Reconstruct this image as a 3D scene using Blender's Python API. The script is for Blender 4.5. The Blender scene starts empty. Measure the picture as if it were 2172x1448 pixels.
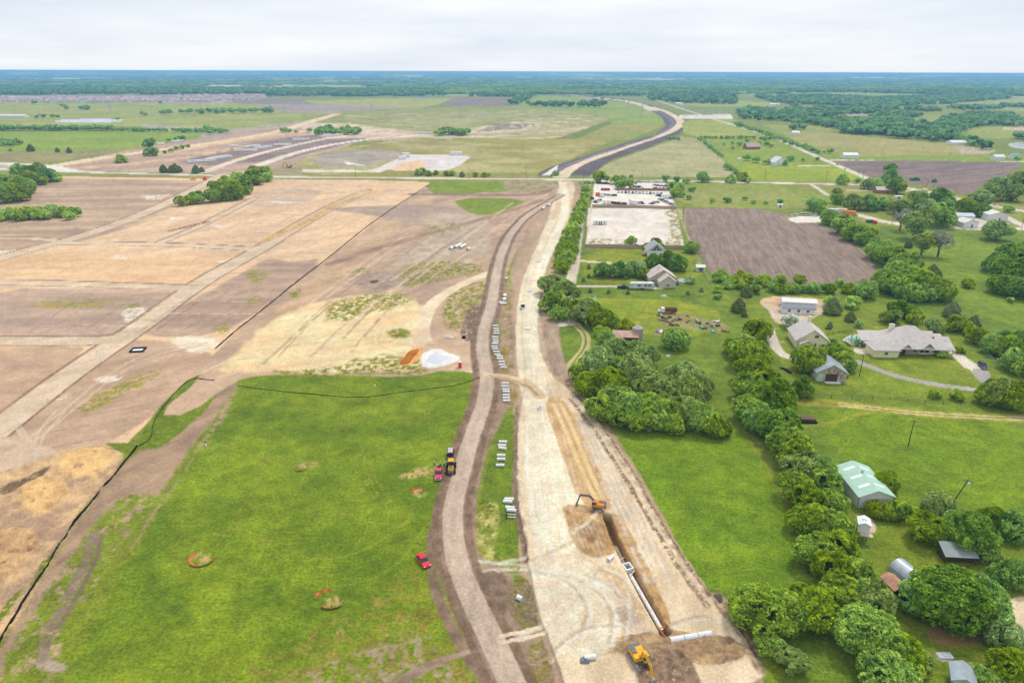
import bpy, math, random
import numpy as np
from mathutils import Vector, Matrix
SC = bpy.context.scene
R_ = math.radians
# ------------------------------------------------------------------ camera
W0, H0, F0 = 2172.0, 1448.0, 1448.0
CAMH = 100.0
PITCH = math.atan(572.0/1448.0); ROLL = R_(0.18)
cd = bpy.data.cameras.new('camera'); cam = bpy.data.objects.new('camera', cd)
SC.collection.objects.link(cam); SC.camera = cam
cd.sensor_width = 36.0; cd.lens = 36.0*F0/W0; cd.clip_start = 0.5; cd.clip_end = 200000.0
MROT = Matrix.Rotation(math.pi/2-PITCH, 4, 'X') @ Matrix.Rotation(ROLL, 4, 'Z')
cam.matrix_world = Matrix.Translation((0, 0, CAMH)) @ MROT
# ------------------------------------------------------------------ world: pale overcast sky
SUN_EL, SUN_AZ = R_(58), R_(215)
wd = bpy.data.worlds.new('World'); SC.world = wd; wd.use_nodes = True
nt = wd.node_tree; nt.nodes.clear()
def N(t, k, **kw):
    n = t.nodes.new(k)
    for a, b in kw.items():
        if a.startswith('i_'):
            key = a[2:]; key = int(key) if key.isdigit() else key.replace('_', ' ')
            n.inputs[key].default_value = b
        else: setattr(n, a, b)
    return n
L = lambda t, a, b: t.links.new(a, b)
sky = N(nt, 'ShaderNodeTexSky', sky_type='NISHITA', sun_disc=False, sun_elevation=SUN_EL, sun_rotation=SUN_AZ)
bg1 = N(nt, 'ShaderNodeBackground', i_Strength=0.08); L(nt, sky.outputs[0], bg1.inputs[0])
tc = N(nt, 'ShaderNodeTexCoord')
mp = N(nt, 'ShaderNodeMapping', i_Scale=(1.1, 1.1, 9.0)); L(nt, tc.outputs['Generated'], mp.inputs[0])
nz = N(nt, 'ShaderNodeTexNoise', i_Scale=2.2, i_Detail=6.0, i_Roughness=0.55); L(nt, mp.outputs[0], nz.inputs['Vector'])
cr = N(nt, 'ShaderNodeValToRGB'); cr.color_ramp.elements[0].position = .34; cr.color_ramp.elements[1].position = .66
cr.color_ramp.elements[0].color = (.575, .625, .70, 1); cr.color_ramp.elements[1].color = (.75, .765, .785, 1)
L(nt, nz.outputs[0], cr.inputs[0])
bg2 = N(nt, 'ShaderNodeBackground', i_Strength=0.93); L(nt, cr.outputs[0], bg2.inputs[0])
mx = N(nt, 'ShaderNodeMixShader', i_0=0.93); L(nt, bg1.outputs[0], mx.inputs[1]); L(nt, bg2.outputs[0], mx.inputs[2])
wo = N(nt, 'ShaderNodeOutputWorld'); L(nt, mx.outputs[0], wo.inputs[0])
# ------------------------------------------------------------------ sun through thin overcast
sl = bpy.data.lights.new('sun', 'SUN'); sl.energy = 1.5; sl.angle = R_(12); sl.color = (1, .96, .9)
so = bpy.data.objects.new('sun', sl); SC.collection.objects.link(so)
so.rotation_euler = (R_(90)-SUN_EL, 0, math.pi-SUN_AZ+math.pi)
so.location = (0, 0, 300)
SC.view_settings.view_transform = 'Standard'; SC.view_settings.look = 'None'
SC.view_settings.exposure = 0.55; SC.view_settings.gamma = 1.0
SC.cycles.volume_bounces = 1; SC.cycles.max_bounces = 6; SC.cycles.diffuse_bounces = 3
# ------------------------------------------------------------------ mapping of the photograph's ground plan
def ray(px, py):
    v = Vector(((px-W0/2)/F0, -(py-H0/2)/F0, -1.0))
    return MROT.to_3x3() @ v
def G(px, py, z=0.0):
    d = ray(px, py); t = (z-CAMH)/d.z
    return Vector((d.x*t, d.y*t, z))
def pscale(x, y, z=0):            # pixels (photo) per metre at a place
    p = MROT.to_3x3().transposed() @ Vector((x, y, z-CAMH)); return F0/-p.z
def s2l(c):
    c = np.asarray(c, float)/255.0
    return np.where(c <= .04045, c/12.92, ((c+.055)/1.055)**2.4)
GAIN = 1.30                       # light falling on open ground at this exposure
def alb(c, near=True):
    l = s2l(c)/GAIN
    if c[1] > c[0]*1.02 and c[1] > c[2]*1.25: l = l*(np.array((1.30, .95, .40)) if near else np.array((1.22, .94, .62)))
    else: l = l*np.array((1.38, 1.29, 1.16))
    return np.minimum(l, np.array((.72, .69, .64)))
# ------------------------------------------------------------------ noise
def _h(ix, iy, s):
    n = (ix.astype(np.int64)*374761393 + iy.astype(np.int64)*668265263 + s*1442695041) & 0xffffffff
    n = ((n ^ (n >> 13))*1274126177) & 0xffffffff
    return ((n ^ (n >> 16)) & 0xffff).astype(np.float32)/65535.0
def vn(x, y, s=0):
    ix = np.floor(x); iy = np.floor(y); fx = (x-ix).astype(np.float32); fy = (y-iy).astype(np.float32)
    fx = fx*fx*(3-2*fx); fy = fy*fy*(3-2*fy)
    a = _h(ix, iy, s); b = _h(ix+1, iy, s); c = _h(ix, iy+1, s); d = _h(ix+1, iy+1, s)
    return a+(b-a)*fx+(c-a)*fy+(a-b-c+d)*fx*fy
def fbm(x, y, o=4, s=0):
    t = 0; a = .5; w = 0
    for i in range(o):
        t = t+a*vn(x, y, s+i*7); w += a; a *= .55; x = x*2.03+3.1; y = y*2.03+1.7
    return t/w
# ------------------------------------------------------------------ ground grid
cols = np.concatenate([np.arange(-1500, -150, 60), np.arange(-150, -4, 10), np.arange(-4, 2176, 2.1), np.arange(2176, 2330, 10), np.arange(2330, 3700, 60)])
ks = np.concatenate([np.arange(3.7, 1300, 2.0), np.arange(1300, 1500, 8), np.arange(1500, 3600, 60)])
CP, SP = math.cos(PITCH), math.sin(PITCH)
# k = pixel rows below the true horizon
pyv = ks + 152.0
b = (pyv-H0/2)/F0
Yr = CAMH*(CP-b*SP)/(SP+b*CP)*1.0
Yr = CAMH*(CP - b*SP)/(SP + b*CP)
Zc = Yr*CP + CAMH*SP
GX = ((cols[None, :]-W0/2)/F0)*Zc[:, None]
GY = np.repeat(Yr[:, None], len(cols), 1)
GX = GX.astype(np.float32); GY = GY.astype(np.float32)
NR, NC = GX.shape
X = GX.ravel(); Y = GY.ravel(); ZC = np.repeat(Zc[:, None], NC, 1).ravel().astype(np.float32)
PXM = F0/ZC                                   # pixels per metre
COL = np.zeros((X.size, 3), np.float32); PAR = np.zeros((X.size, 4), np.float32)
CLS = np.zeros(X.size, np.int8); ZZ = np.zeros(X.size, np.float32)
CN = ['ground', 'dirt_road', 'road', 'gravel_lot', 'road_bed', 'driveway', 'pond', 'plowed_field', 'grass', 'woodland_floor', 'building_lots']
CI = {n: i for i, n in enumerate(CN)}
KIND = {'g': (1, 0, 0, 0), 'd': (0, 1, 0, 0), 'r': (0, 0, 1, 0), 'w': (0, 0, 0, 1), 'a': (0, 0, 0, 0), 't': (0, .8, .3, 0)}
w1x = fbm(X*PXM/30, Y*PXM/12, 4, 3)-.5; w1y = fbm(X*PXM/30+50, Y*PXM/12+9, 4, 11)-.5
w2x = fbm(X*PXM/7, Y*PXM/3, 3, 31)-.5; w2y = fbm(X*PXM/7+50, Y*PXM/3+9, 3, 37)-.5
def chaikin(p, n, closed):
    p = np.asarray(p, float)
    for _ in range(n):
        q = np.roll(p, -1, 0) if closed else p[1:]; a = p if closed else p[:-1]
        r = np.empty((2*len(a), p.shape[1])); r[0::2] = .75*a+.25*q; r[1::2] = .25*a+.75*q
        if not closed: r = np.vstack([p[:1], r, p[-1:]])
        p = r
    return p
def item(pts, A, B=None, cls=None, kind='g', soft=2.0, warp=3.0, ns=12.0, ang=0, st=1.0, al=1.0, width=None, dz=0.0, rz=0.0, rs=3.0, sm=1, brk=0.0, sh=(.3, .7)):
    closed = width is None
    if closed and sm == 1 and max(p[1] for p in pts) < 440 and kind != 'w': sm = 0
    if not isinstance(ang, (int, float)): a_, b_ = G(*ang[0]), G(*ang[1]); ang = math.atan2(b_.y-a_.y, b_.x-a_.x)
    P = np.array([list(G(p[0], max(p[1], 153.0+6))[:2]) for p in pts])
    wv = None
    if not closed:
        ws = np.array([p[2] if len(p) > 2 else width for p in pts], float)
        Q = chaikin(np.column_stack([P, ws]), sm+1 if sm else 0, False); P = Q[:, :2]; wv = Q[:, 2]
    elif sm: P = chaikin(P, sm, True)
    mar = 6.0/ (PXM.min() if False else 1)
    lo = P.min(0); hi = P.max(0)
    pad = (warp+soft+4)*2
    m0 = 20+ (0 if closed else wv.max())
    dist = np.hypot(lo[1], 1)
    padm = pad*hi[1]/F0*1.1+ (0 if closed else wv.max())
    idx = np.nonzero((X > lo[0]-padm) & (X < hi[0]+padm) & (Y > lo[1]-padm-2) & (Y < hi[1]+padm+2))[0]
    if idx.size == 0: return
    x = X[idx]; y = Y[idx]; pm = PXM[idx]
    x = x+(w1x[idx]*2+w2x[idx])*warp/pm; y = y+(w1y[idx]*2+w2y[idx])*warp/pm
    best = np.full(x.shape, 1e12, np.float32); bw = np.zeros_like(best); ins = np.zeros(x.shape, bool)
    n = len(P)
    for i in range(n if closed else n-1):
        ax, ay = P[i]; bx, by = P[(i+1) % n]
        dx, dy = bx-ax, by-ay; l2 = dx*dx+dy*dy+1e-9
        t = np.clip(((x-ax)*dx+(y-ay)*dy)/l2, 0, 1)
        d = (x-ax-t*dx)**2+(y-ay-t*dy)**2
        if closed:
            np.minimum(best, d, out=best)
            if ay != by:
                c = ((ay > y) != (by > y)) & (x < dx*(y-ay)/dy+ax); ins ^= c
        else:
            w = (wv[i]+(wv[i+1]-wv[i])*t)/2; k = np.sqrt(d)-w
            u = k < best; best = np.where(u, k, best)
    sd = np.where(ins, -np.sqrt(best), np.sqrt(best)) if closed else best
    sd = sd*pm                                  # px
    m = np.clip(.5-sd/(2*soft), 0, 1); m = m*m*(3-2*m)
    if brk:
        q = fbm(X[idx]/ns*2.3+7, Y[idx]/ns*2.3, 4, 71); m = m*np.clip((q-brk)*6+.5, 0, 1)
    m = m*al
    nr = hi[1] < 420; A = alb(A, nr); B = alb(B, nr) if B is not None else A*.86
    ca, sa = math.cos(ang), math.sin(ang)
    xr = (X[idx]*ca+Y[idx]*sa)/(ns*st); yr = (-X[idx]*sa+Y[idx]*ca)/ns
    f = fbm(xr, yr, 5, 5+int(ns)); f = np.clip((f-sh[0])/(sh[1]-sh[0]), 0, 1)
    c = A[None]*(1-f[:, None])+B[None]*f[:, None]
    COL[idx] = COL[idx]*(1-m[:, None])+c*m[:, None]
    kk = np.array(KIND[kind], np.float32)
    PAR[idx] = PAR[idx]*(1-m[:, None])+kk[None]*m[:, None]
    if cls is not None:
        CLS[idx[m > .5]] = CI[cls]
    if dz or rz:
        z = dz*m
        if rz: z = z+m*rz*(fbm(X[idx]/rs, Y[idx]/rs, 4, 91)-.35)
        ZZ[idx] += z
# ------------------------------------------------------------------ land cover (photo plan coordinates -> ground)
GR1, GR2 = (112, 150, 52), (88, 128, 38)      # near meadow
MW1, MW2 = (140, 165, 75), (118, 150, 58)     # mown lawn
BR1, BR2 = (172, 150, 134), (142, 122, 110)   # brown worked clay
TN1, TN2 = (214, 184, 150), (194, 166, 138)   # tan graded lots
CA1, CA2 = (222, 210, 190), (190, 176, 156)   # white caliche
HR1, HR2 = (186, 168, 154), (170, 153, 140)   # haul road
f0 = fbm(X/900, Y/900, 4, 1)[:, None]
COL[:] = alb((132, 156, 88))*(1-f0)+alb((108, 140, 72))*f0
PAR[:] = (1, 0, 0, 0); CLS[:] = CI['ground']
# far country: fields and woodland mosaic beyond 3.5 km
fy = np.clip((Y-3300)/500, 0, 1)
fw = fbm(X/700, Y/1500, 4, 21)
fc = (np.floor(X/650+vn(X/4000, Y/2500, 3)*3)*7+np.floor(Y/1500+vn(X/3000, Y/4000, 8)*2)*13)
fr = _h(fc, fc*0, 5)
wood = np.clip((fbm(X/900, Y/420, 4, 21)-.40)*14, 0, 1)
cf = np.where(fr[:, None] > .6, alb((190, 196, 140))[None], alb((150, 186, 112))[None])
cf = np.where(fr[:, None] > .82, alb((226, 208, 176))[None], cf)
cf = cf*(1-wood[:, None])+alb((70, 104, 60))[None]*wood[:, None]
COL[:] = COL*(1-fy[:, None])+cf*fy[:, None]
I = item
# ---- far and middle distance, left
I([(-60,216),(560,214),(640,222),(720,232),(700,240),(640,258),(480,276),(300,268),(-60,268)], (164,180,112), (140,166,84), soft=1.5, ns=60, cls='grass')
I([(-60,204),(60,203),(400,206),(560,206),(560,209),(470,218),(-60,218)], (188,172,160), (150,135,120), kind='d', soft=1, ns=25, cls='building_lots')
I([(455,203),(560,204),(552,207),(440,210)], (165,185,120), soft=1)
I([(470,218),(560,209),(650,210),(645,222),(560,222)], (128,112,102), (140,125,112), kind='t', soft=1, ns=40, cls='plowed_field')
I([(545,223),(640,222),(900,222),(900,228),(820,238),(640,240),(560,234)], (158,142,136), (140,126,120), kind='t', soft=1, ns=60, st=4, cls='plowed_field')
I([(650,214),(880,208),(960,208),(930,222),(890,229),(660,220)], (168,184,104), (150,172,92), soft=1, ns=60)
I([(930,222),(965,208),(1082,209),(1075,225),(940,224)], (122,108,98), (136,120,108), kind='t', soft=1, cls='plowed_field')
I([(640,240),(900,228),(1050,226),(1290,230),(1290,300),(900,300),(640,270)], (150,166,100), (136,158,80), soft=2, ns=50)
I([(1080,225),(1145,205),(1290,208),(1330,216),(1390,232),(1412,248),(1405,268),(1330,298),(1215,292),(1285,262),(1290,240)], (146,176,88), (128,164,62), soft=1.5, ns=50)
I([(300,262),(480,276),(640,258),(720,240),(640,262),(500,300),(300,300)], (164,158,140), (146,142,122), soft=2, ns=30)
I([(125,254),(200,252),(268,254),(240,260),(160,261),(110,259)], (205,212,220), kind='w', soft=1, warp=2, cls='pond')
I([(-60,281),(300,277),(430,281),(420,292),(300,312),(170,322),(-60,321)], (140,176,64), (124,164,50), soft=1.5, ns=50, cls='grass')
I([(-60,321),(170,322),(300,312),(420,292),(400,300),(200,330),(110,346),(-60,350)], (152,162,112), (138,142,108), soft=2, ns=20)
I([(-60,350),(100,350),(100,356),(-60,358)], (178,170,150), soft=1)
# ---- left construction area beyond the main road
I([(100,352),(200,333),(330,308),(470,285),(640,262),(760,262),(1000,262),(1010,275),(880,295),(760,300),(690,330),(610,352),(560,370),(380,367),(120,362)], (186,160,140), (158,138,124), kind='d', soft=2, ns=25, st=5, ang=.9, rz=.5, rs=8)
I([(380,345),(500,310),(620,290),(760,280),(820,290),(720,310),(600,340),(440,352)], (150,132,124), (122,106,100), kind='d', soft=3, ns=15)
I([(640,262),(780,262),(930,264),(1010,275),(930,290),(700,295),(640,280)], (214,194,170), (180,160,142), kind='d', soft=2, ns=20)
I([(110,353),(230,333),(340,318),(480,300),(590,280),(660,258),(718,241)], (222,200,168), (205,176,140), kind='d', width=24, soft=1, cls='dirt_road')
I([(320,330),(480,302),(620,282),(700,270)], (216,184,142), (190,156,120), kind='d', width=22, soft=3)
I([(130,358),(280,350),(420,330),(520,310)], (210,178,142), (180,150,124), kind='d', width=26, soft=3, brk=.4)
I([(430,366),(500,340),(600,313),(690,294),(760,284),(800,275)], (216,200,184), kind='d', width=12, soft=1, cls='dirt_road')
I([(548,352),(580,340),(640,320),(720,304),(820,290),(960,288)], (214,204,192), kind='d', width=14, soft=1, cls='dirt_road')
I([(700,232),(730,241),(640,240)], (160,150,120), soft=2)
I([(730,243),(1200,232),(1210,240),(1290,250),(1280,265),(1100,300),(980,298),(880,280),(740,262)], (160,160,112), (140,154,90), soft=3, ns=25)
I([(1000,290),(1080,262),(1130,252),(1230,250),(1270,262),(1200,290),(1090,300)], (206,190,162), (150,158,100), kind='d', soft=4, ns=20, st=6, ang=.35, brk=.38)
I([(880,290),(1000,272),(1100,258),(1150,262),(1100,280),(1010,300)], (210,194,168), (156,150,118), kind='d', soft=4, ns=20, st=6, ang=.35, brk=.36)
I([(1050,262),(1140,262),(1100,275),(1010,280)], (140,126,110), (122,112,96), kind='d', soft=3, brk=.4)
I([(860,296),(1010,302),(1060,305)], (205,190,160), kind='d', width=8, soft=1)
I([(1070,300),(1150,300),(1200,288),(1290,256),(1300,262),(1220,296),(1130,312)], (104,134,62), (120,146,70), soft=2)
I([(600,362),(660,330),(740,312),(850,295),(960,298),(1140,312),(1290,302),(1180,350),(1130,370),(720,374)], (164,162,108), (146,150,88), soft=2, ns=40)
I([(1290,302),(1405,268),(1300,262),(1220,296),(960,292),(960,300),(1140,312)], (158,166,100), (140,158,78), soft=3, ns=40)
I([(655,340),(700,322),(790,318),(860,322),(830,338),(770,354),(690,354)], (168,158,148), (146,138,126), soft=2, ns=20, kind='d')
I([(640,348),(735,350),(730,342),(775,351)], (222,218,212), kind='d', soft=1)
I([(640,345),(720,318),(850,312),(870,320),(800,350),(775,352)], (128,152,70), soft=2, al=.0)
I([(640,360),(780,361),(800,357),(838,338),(868,328),(880,333),(838,352),(808,366),(640,366)], (208,202,198), kind='r', soft=1, cls='gravel_lot')
I([(820,360),(870,328),(968,328),(998,332),(975,350),(945,363),(905,364)], (206,204,206), (192,186,186), kind='r', soft=1, cls='gravel_lot')
I([(838,355),(860,343),(900,341),(905,350),(880,362),(830,362)], (226,190,160), (216,176,140), kind='d', soft=2)
I([(560,358),(640,352),(640,372),(1140,372),(1140,378),(560,374)], (170,160,148), (146,150,104), kind='d', soft=2, ns=20, st=4)
I([(740,366),(1140,366),(1140,374),(740,374)], (134,156,74), (150,158,96), soft=2, brk=.35)
# ---- highway under construction, far leg
I([(1137,374),(1160,359),(1230,335),(1320,306),(1390,285),(1412,268),(1405,250),(1380,233),(1340,220),(1280,211),(1200,204),(1165,198),(1170,194),(1250,203),(1330,211),(1400,228),(1440,246),(1458,265),(1445,284),(1380,312),(1300,338),(1250,374)], (100,88,92), (82,74,78), kind='t', soft=1.2, ns=20, cls='road_bed', dz=.8)
I([(1190,376),(1215,352),(1255,338),(1310,318),(1390,292),(1436,274),(1446,262),(1436,250),(1410,236),(1385,228)], (214,198,170), (198,184,160), kind='d', width=17, soft=1.2, cls='dirt_road')
I([(1168,372),(1215,346),(1300,318),(1380,293),(1424,272),(1428,258),(1405,242),(1380,232)], (124,114,124), (108,98,106), kind='d', width=9, soft=1)
I([(1390,236),(1355,220),(1310,212),(1250,207)], (212,196,168), kind='d', width=30, soft=1.2, cls='dirt_road')
I([(1255,209),(1210,202),(1185,196),(1200,188),(1160,186)], (160,148,146), kind='d', width=55, soft=1, al=.8)
I([(1147,374),(1168,362),(1186,351),(1180,372)], (206,208,214), kind='r', soft=.8)
I([(1140,187),(1200,185),(1205,193),(1140,196)], (200,180,160), kind='d', soft=1.5, brk=.4)
# ---- right middle distance
I([(1250,376),(1290,346),(1380,314),(1446,290),(1492,296),(1530,332),(1562,376)], (166,162,120), (146,148,100), soft=1.5, ns=40)
I([(1446,262),(1470,253),(1555,253),(1632,287),(1620,296),(1480,290),(1452,284)], (160,182,98), (142,168,78), soft=1.5, ns=50)
I([(1440,243),(1550,243),(1556,252),(1440,252)], (212,206,200), kind='r', soft=1, cls='gravel_lot')
I([(1492,297),(1632,296),(1660,300),(1740,336),(1850,382),(1850,390),(1600,388),(1530,332)], (140,172,66), (124,158,52), soft=1.5, ns=40, cls='grass')
I([(1556,350),(1780,354),(1850,384),(1600,386)], (150,182,56), (134,168,46), soft=1.5, ns=40)
I([(1656,283),(1777,283),(1912,297),(2013,302),(2114,322),(2070,332),(1821,332),(1730,319)], (164,172,122), (142,162,92), soft=2, ns=50, cls='grass')
I([(2030,312),(2114,318),(2090,330),(2040,328)], (176,164,146), soft=3, brk=.35)
I([(1619,265),(1764,267),(1764,283),(1656,283)], (148,172,92), soft=1.5)
I([(1730,320),(1821,332),(2180,326),(2180,342),(1764,340)], (136,170,70), soft=1.2)
I([(1905,243),(1996,243),(1992,262),(1955,270),(1905,262)], (146,172,92), soft=2)
I([(2053,270),(2180,264),(2180,294),(2100,294),(2050,286)], (150,176,96), soft=2)
I([(2130,270),(2180,268),(2180,276),(2130,276)], (196,180,156), soft=1.5, brk=.3)
I([(2134,304),(2180,302),(2180,316),(2150,314)], (196,206,214), kind='w', soft=1, cls='pond')
I([(2046,207),(2180,204),(2180,236),(2060,232),(2000,222)], (156,180,116), (142,168,96), soft=1.5)
I([(1524,185),(1790,187),(2053,184),(2050,192),(1524,192)], (152,186,112), soft=1)
I([(1575,198),(1900,198),(1905,202),(1575,202)], (152,184,116), soft=1)
I([(1790,236),(1850,238),(1845,245),(1800,246)], (180,168,150), soft=1)
I([(1440,213),(1640,216),(1640,229),(1440,224)], (160,184,102), (146,176,90), soft=1.5)
I([(1270,196),(1460,198),(1460,204),(1300,203)], (168,158,150), soft=1, al=.8)
I([(940,191),(1110,191),(1110,202),(940,204)], (150,180,112), soft=1)
I([(1764,340),(2154,344),(2168,352),(2124,379),(2073,400),(2050,414),(1993,398),(1929,389),(1851,381),(1807,359)], (134,116,112), (112,96,94), kind='t', soft=1.5, ns=6, st=8, ang=.5, cls='plowed_field', rz=.3, rs=3)
I([(1690,388),(1850,392),(2050,416),(2172,436),(2200,560),(1860,480),(1700,420)], (142,160,84), (124,148,66), soft=2, ns=20)
# ---- main east-west road and others
I([(-60,362),(130,366),(400,372),(560,374),(1200,382),(1640,388),(1870,392),(1940,402),(2010,416),(2040,424),(2250,452)], (150,158,100), width=26, soft=1.5, al=.8)
I([(-60,357),(130,364),(400,371),(560,375),(900,378),(1200,381),(1400,383),(1640,388),(1780,391),(1870,392),(1940,401),(2010,416),(2050,428),(2200,452)], (206,204,194), (194,190,182), kind='a', width=9, soft=.8, warp=.5, sm=2, cls='road')
I([(1368,204),(1440,229),(1540,261),(1652,295),(1730,331),(1841,379),(1872,392)], (208,202,190), kind='a', width=8, soft=.8, warp=.3, cls='road')
I([(-60,347),(60,349),(110,355),(160,364)], (222,218,212), kind='a', width=16, soft=1, cls='road')
I([(1764,340),(1900,341),(2200,343)], (212,208,180), kind='d', width=5, soft=.8, cls='driveway')
I([(1656,351),(1760,352)], (206,204,180), kind='d', width=3, soft=.8, cls='driveway')
I([(1720,390),(1755,414)], (200,196,180), kind='d', width=4, soft=.8, cls='driveway')
I([(1800,404),(1925,405),(1966,401)], (206,196,176), kind='d', width=5, soft=1, cls='driveway')
I([(1250,379),(1420,379),(1450,440),(1560,442),(1700,440),(1830,470),(1880,480),(1700,392),(1440,388)], (136,166,70), (122,152,70), soft=3, ns=15)
I([(1420,392),(1650,392),(1740,440),(1600,444),(1440,436)], (134,164,66), (146,164,104), soft=3, ns=12, sh=(.35, .6))
# ---- right side green country
RG = [(1180,690),(1220,600),(1235,520),(1250,440),(1440,440),(1640,442),(1740,470),(1860,480),(2040,484),(2300,500),(2700,640),(2700,1700),(1700,1600),(1600,1400),(1480,1240),(1400,1060),(1290,900),(1200,800)]
I(RG, (116,152,54), (98,136,44), soft=2, warp=6, ns=14, cls='grass', rz=.35, rs=2.2)
I([(1450,500),(1500,600),(1560,640),(1640,620),(1860,620),(2180,820),(2180,860),(1700,850),(1640,740),(1540,640)], (118,152,66), (104,140,56), soft=6, ns=10)
I([(1700,850),(2200,880),(2200,1120),(1860,1060),(1780,960)], (112,156,42), (96,140,34), soft=8, ns=12, cls='grass', rz=.4, rs=2)
I([(1860,480),(2100,500),(2180,620),(2180,700),(2060,660),(1960,560)], (120,158,52), (104,146,44), soft=5, ns=16)
I([(1300,900),(1560,880),(1660,1040),(1700,1240),(1560,1260),(1470,1230),(1380,1080)], (110,156,44), (94,140,38), soft=4, ns=9, cls='grass', rz=.4, rs=2)
I([(1560,880),(1620,960),(1720,1150),(1780,1290)], (140,158,98), width=3.5, soft=5, al=.5)
I([(1860,1100),(2200,1130),(2200,1480),(1960,1480),(1900,1300),(1840,1200)], (118,152,56), (106,140,50), soft=6, ns=8)
I([(1700,740),(2060,760),(2120,830),(1980,850),(1720,800),(1640,760)], (122,156,60), (110,148,54), soft=5, ns=9)
I([(1230,526),(1480,530),(1500,600),(1240,606)], (132,160,62), (118,148,54), soft=2, ns=8, cls='grass')
I([(1180,630),(1520,640),(1540,720),(1260,700)], (118,156,52), (136,164,70), soft=3, ns=9)
# caliche yard and car lot
I([(1241,526),(1249,442),(1434,442),(1452,526)], (218,210,204), (200,192,186), kind='r', soft=1.5, ns=10, sm=0, cls='gravel_lot')
I([(1405,440),(1440,440),(1458,522),(1400,524),(1430,490)], (150,160,96), soft=4, brk=.5, ns=4)
I([(1250,505),(1340,508),(1330,522),(1246,520)], (150,160,96), soft=4, brk=.5, ns=4)
I([(1254,440),(1262,384),(1410,384),(1434,440)], (232,224,214), (212,202,192), kind='r', soft=1.5, ns=6, sm=0, cls='gravel_lot')
I([(1434,440),(1448,444),(1472,520),(1494,570),(1478,560),(1456,500)], (140,158,84), (170,166,120), soft=3, brk=.35, ns=5)
# plowed field right
I([(1446,446),(1460,441),(1600,442),(1655,452),(1750,478),(1830,530),(1866,580),(1840,600),(1700,604),(1550,584),(1512,582),(1500,568),(1462,500)], (144,128,118), (124,108,100), kind='t', soft=1.5, warp=2, ns=1.0, st=16, ang=((1500,450),(1545,575)), sm=0, cls='plowed_field', rz=.4, rs=1.5, sh=(.35,.62))
# ---- lane, drives
I([(1248,385),(1240,420),(1231,470),(1222,530),(1211,600)], (200,194,184), kind='d', width=5.5, soft=1.5, cls='driveway')
I([(1244,402),(1233,460),(1225,512)], (176,174,182), kind='a', width=4, soft=1, cls='driveway')
I([(1225,512),(1214,570),(1210,610),(1213,632),(1206,665),(1190,690)], (206,196,180), kind='d', width=4.5, soft=1.5, cls='driveway')
I([(1206,660),(1222,690),(1246,712),(1240,745),(1212,770),(1204,790)], (186,176,130), kind='d', width=3.4, soft=1.5, warp=1)
I([(1222,690),(1242,708),(1243,735),(1222,762),(1206,785)], (112,150,56), width=.9, soft=1, warp=1)
I([(1180,688),(1206,670),(1222,690),(1200,692)], (206,198,186), kind='d', soft=2, cls='driveway')
I([(1222,552),(1260,556),(1340,560)], (214,206,184), kind='d', width=3.4, soft=1, cls='driveway')
I([(1212,606),(1300,608),(1400,612)], (204,196,176), kind='d', width=3.6, soft=1, cls='driveway')
I([(1390,668),(1440,664),(1500,676),(1545,690),(1540,708),(1480,700),(1400,690),(1388,700),(1380,712),(1420,712)], (150,142,96), (120,112,84), kind='d', soft=4, ns=3, brk=.4)
I([(1605,640),(1640,628),(1740,632),(1752,650),(1740,672),(1660,690),(1640,680),(1628,655)], (196,182,162), (176,164,148), kind='r', soft=2, ns=5, cls='gravel_lot')
I([(1608,636),(1650,627),(1740,632),(1750,645),(1700,650),(1630,652)], (204,178,142), (178,150,124), kind='d', soft=2, ns=3)
I([(1632,692),(1640,730),(1658,752),(1680,760)], (206,200,188), kind='a', width=4, soft=1, cls='driveway')
I([(1816,766),(1850,780),(1900,798),(1980,816),(2080,828),(2180,836)], (168,164,160), kind='a', width=3.6, soft=1, cls='driveway')
I([(2005,738),(2030,748),(2052,760),(2080,778),(2100,800),(2100,815),(2080,810),(2060,785),(2040,778)], (214,208,194), kind='a', soft=1, cls='driveway')
I([(2052,781),(2098,782),(2104,812),(2084,816)], (160,158,156), kind='a', soft=1, cls='driveway')
I([(1790,712),(1840,708),(1845,735),(1800,732)], (214,190,160), (205,180,150), kind='r', soft=1, cls='driveway')
I([(1810,738),(1848,738),(1850,752),(1812,750)], (214,208,194), kind='r', soft=1, cls='driveway')
I([(1700,852),(1800,858),(1900,872),(2040,884),(2200,888)], (150,164,84), width=6, soft=3, al=.8)
I([(1780,855),(1900,870),(2040,881),(2200,885)], (196,186,140), kind='d', width=.9, soft=1, warp=1)
I([(1780,860),(1900,876),(2040,887),(2200,891)], (196,186,140), kind='d', width=.9, soft=1, warp=1)
I([(1690,905),(1760,900),(1820,878),(1900,870)], (146,166,92), width=1.6, soft=2, warp=1, al=.7)
I([(1818,1095),(1846,1092),(1862,1128),(1835,1130)], (206,192,172), kind='r', soft=1.5, cls='driveway')
I([(2135,1268),(2200,1262),(2200,1380),(2150,1350),(2120,1300)], (214,200,178), (200,180,150), kind='r', soft=3, cls='driveway')
I([(1960,1320),(2040,1325),(2110,1345),(2040,1375),(1975,1365)], (150,118,86), (132,108,70), kind='d', soft=7, ns=3, al=.9)
I([(1985,1382),(2020,1380),(2025,1402),(1990,1404)], (170,160,140), (120,110,100), kind='d', soft=4, ns=1.5)
I([(1560,1330),(1640,1330),(1680,1440),(1560,1480)], (128,160,70), (110,150,44), soft=6, ns=4)
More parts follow.
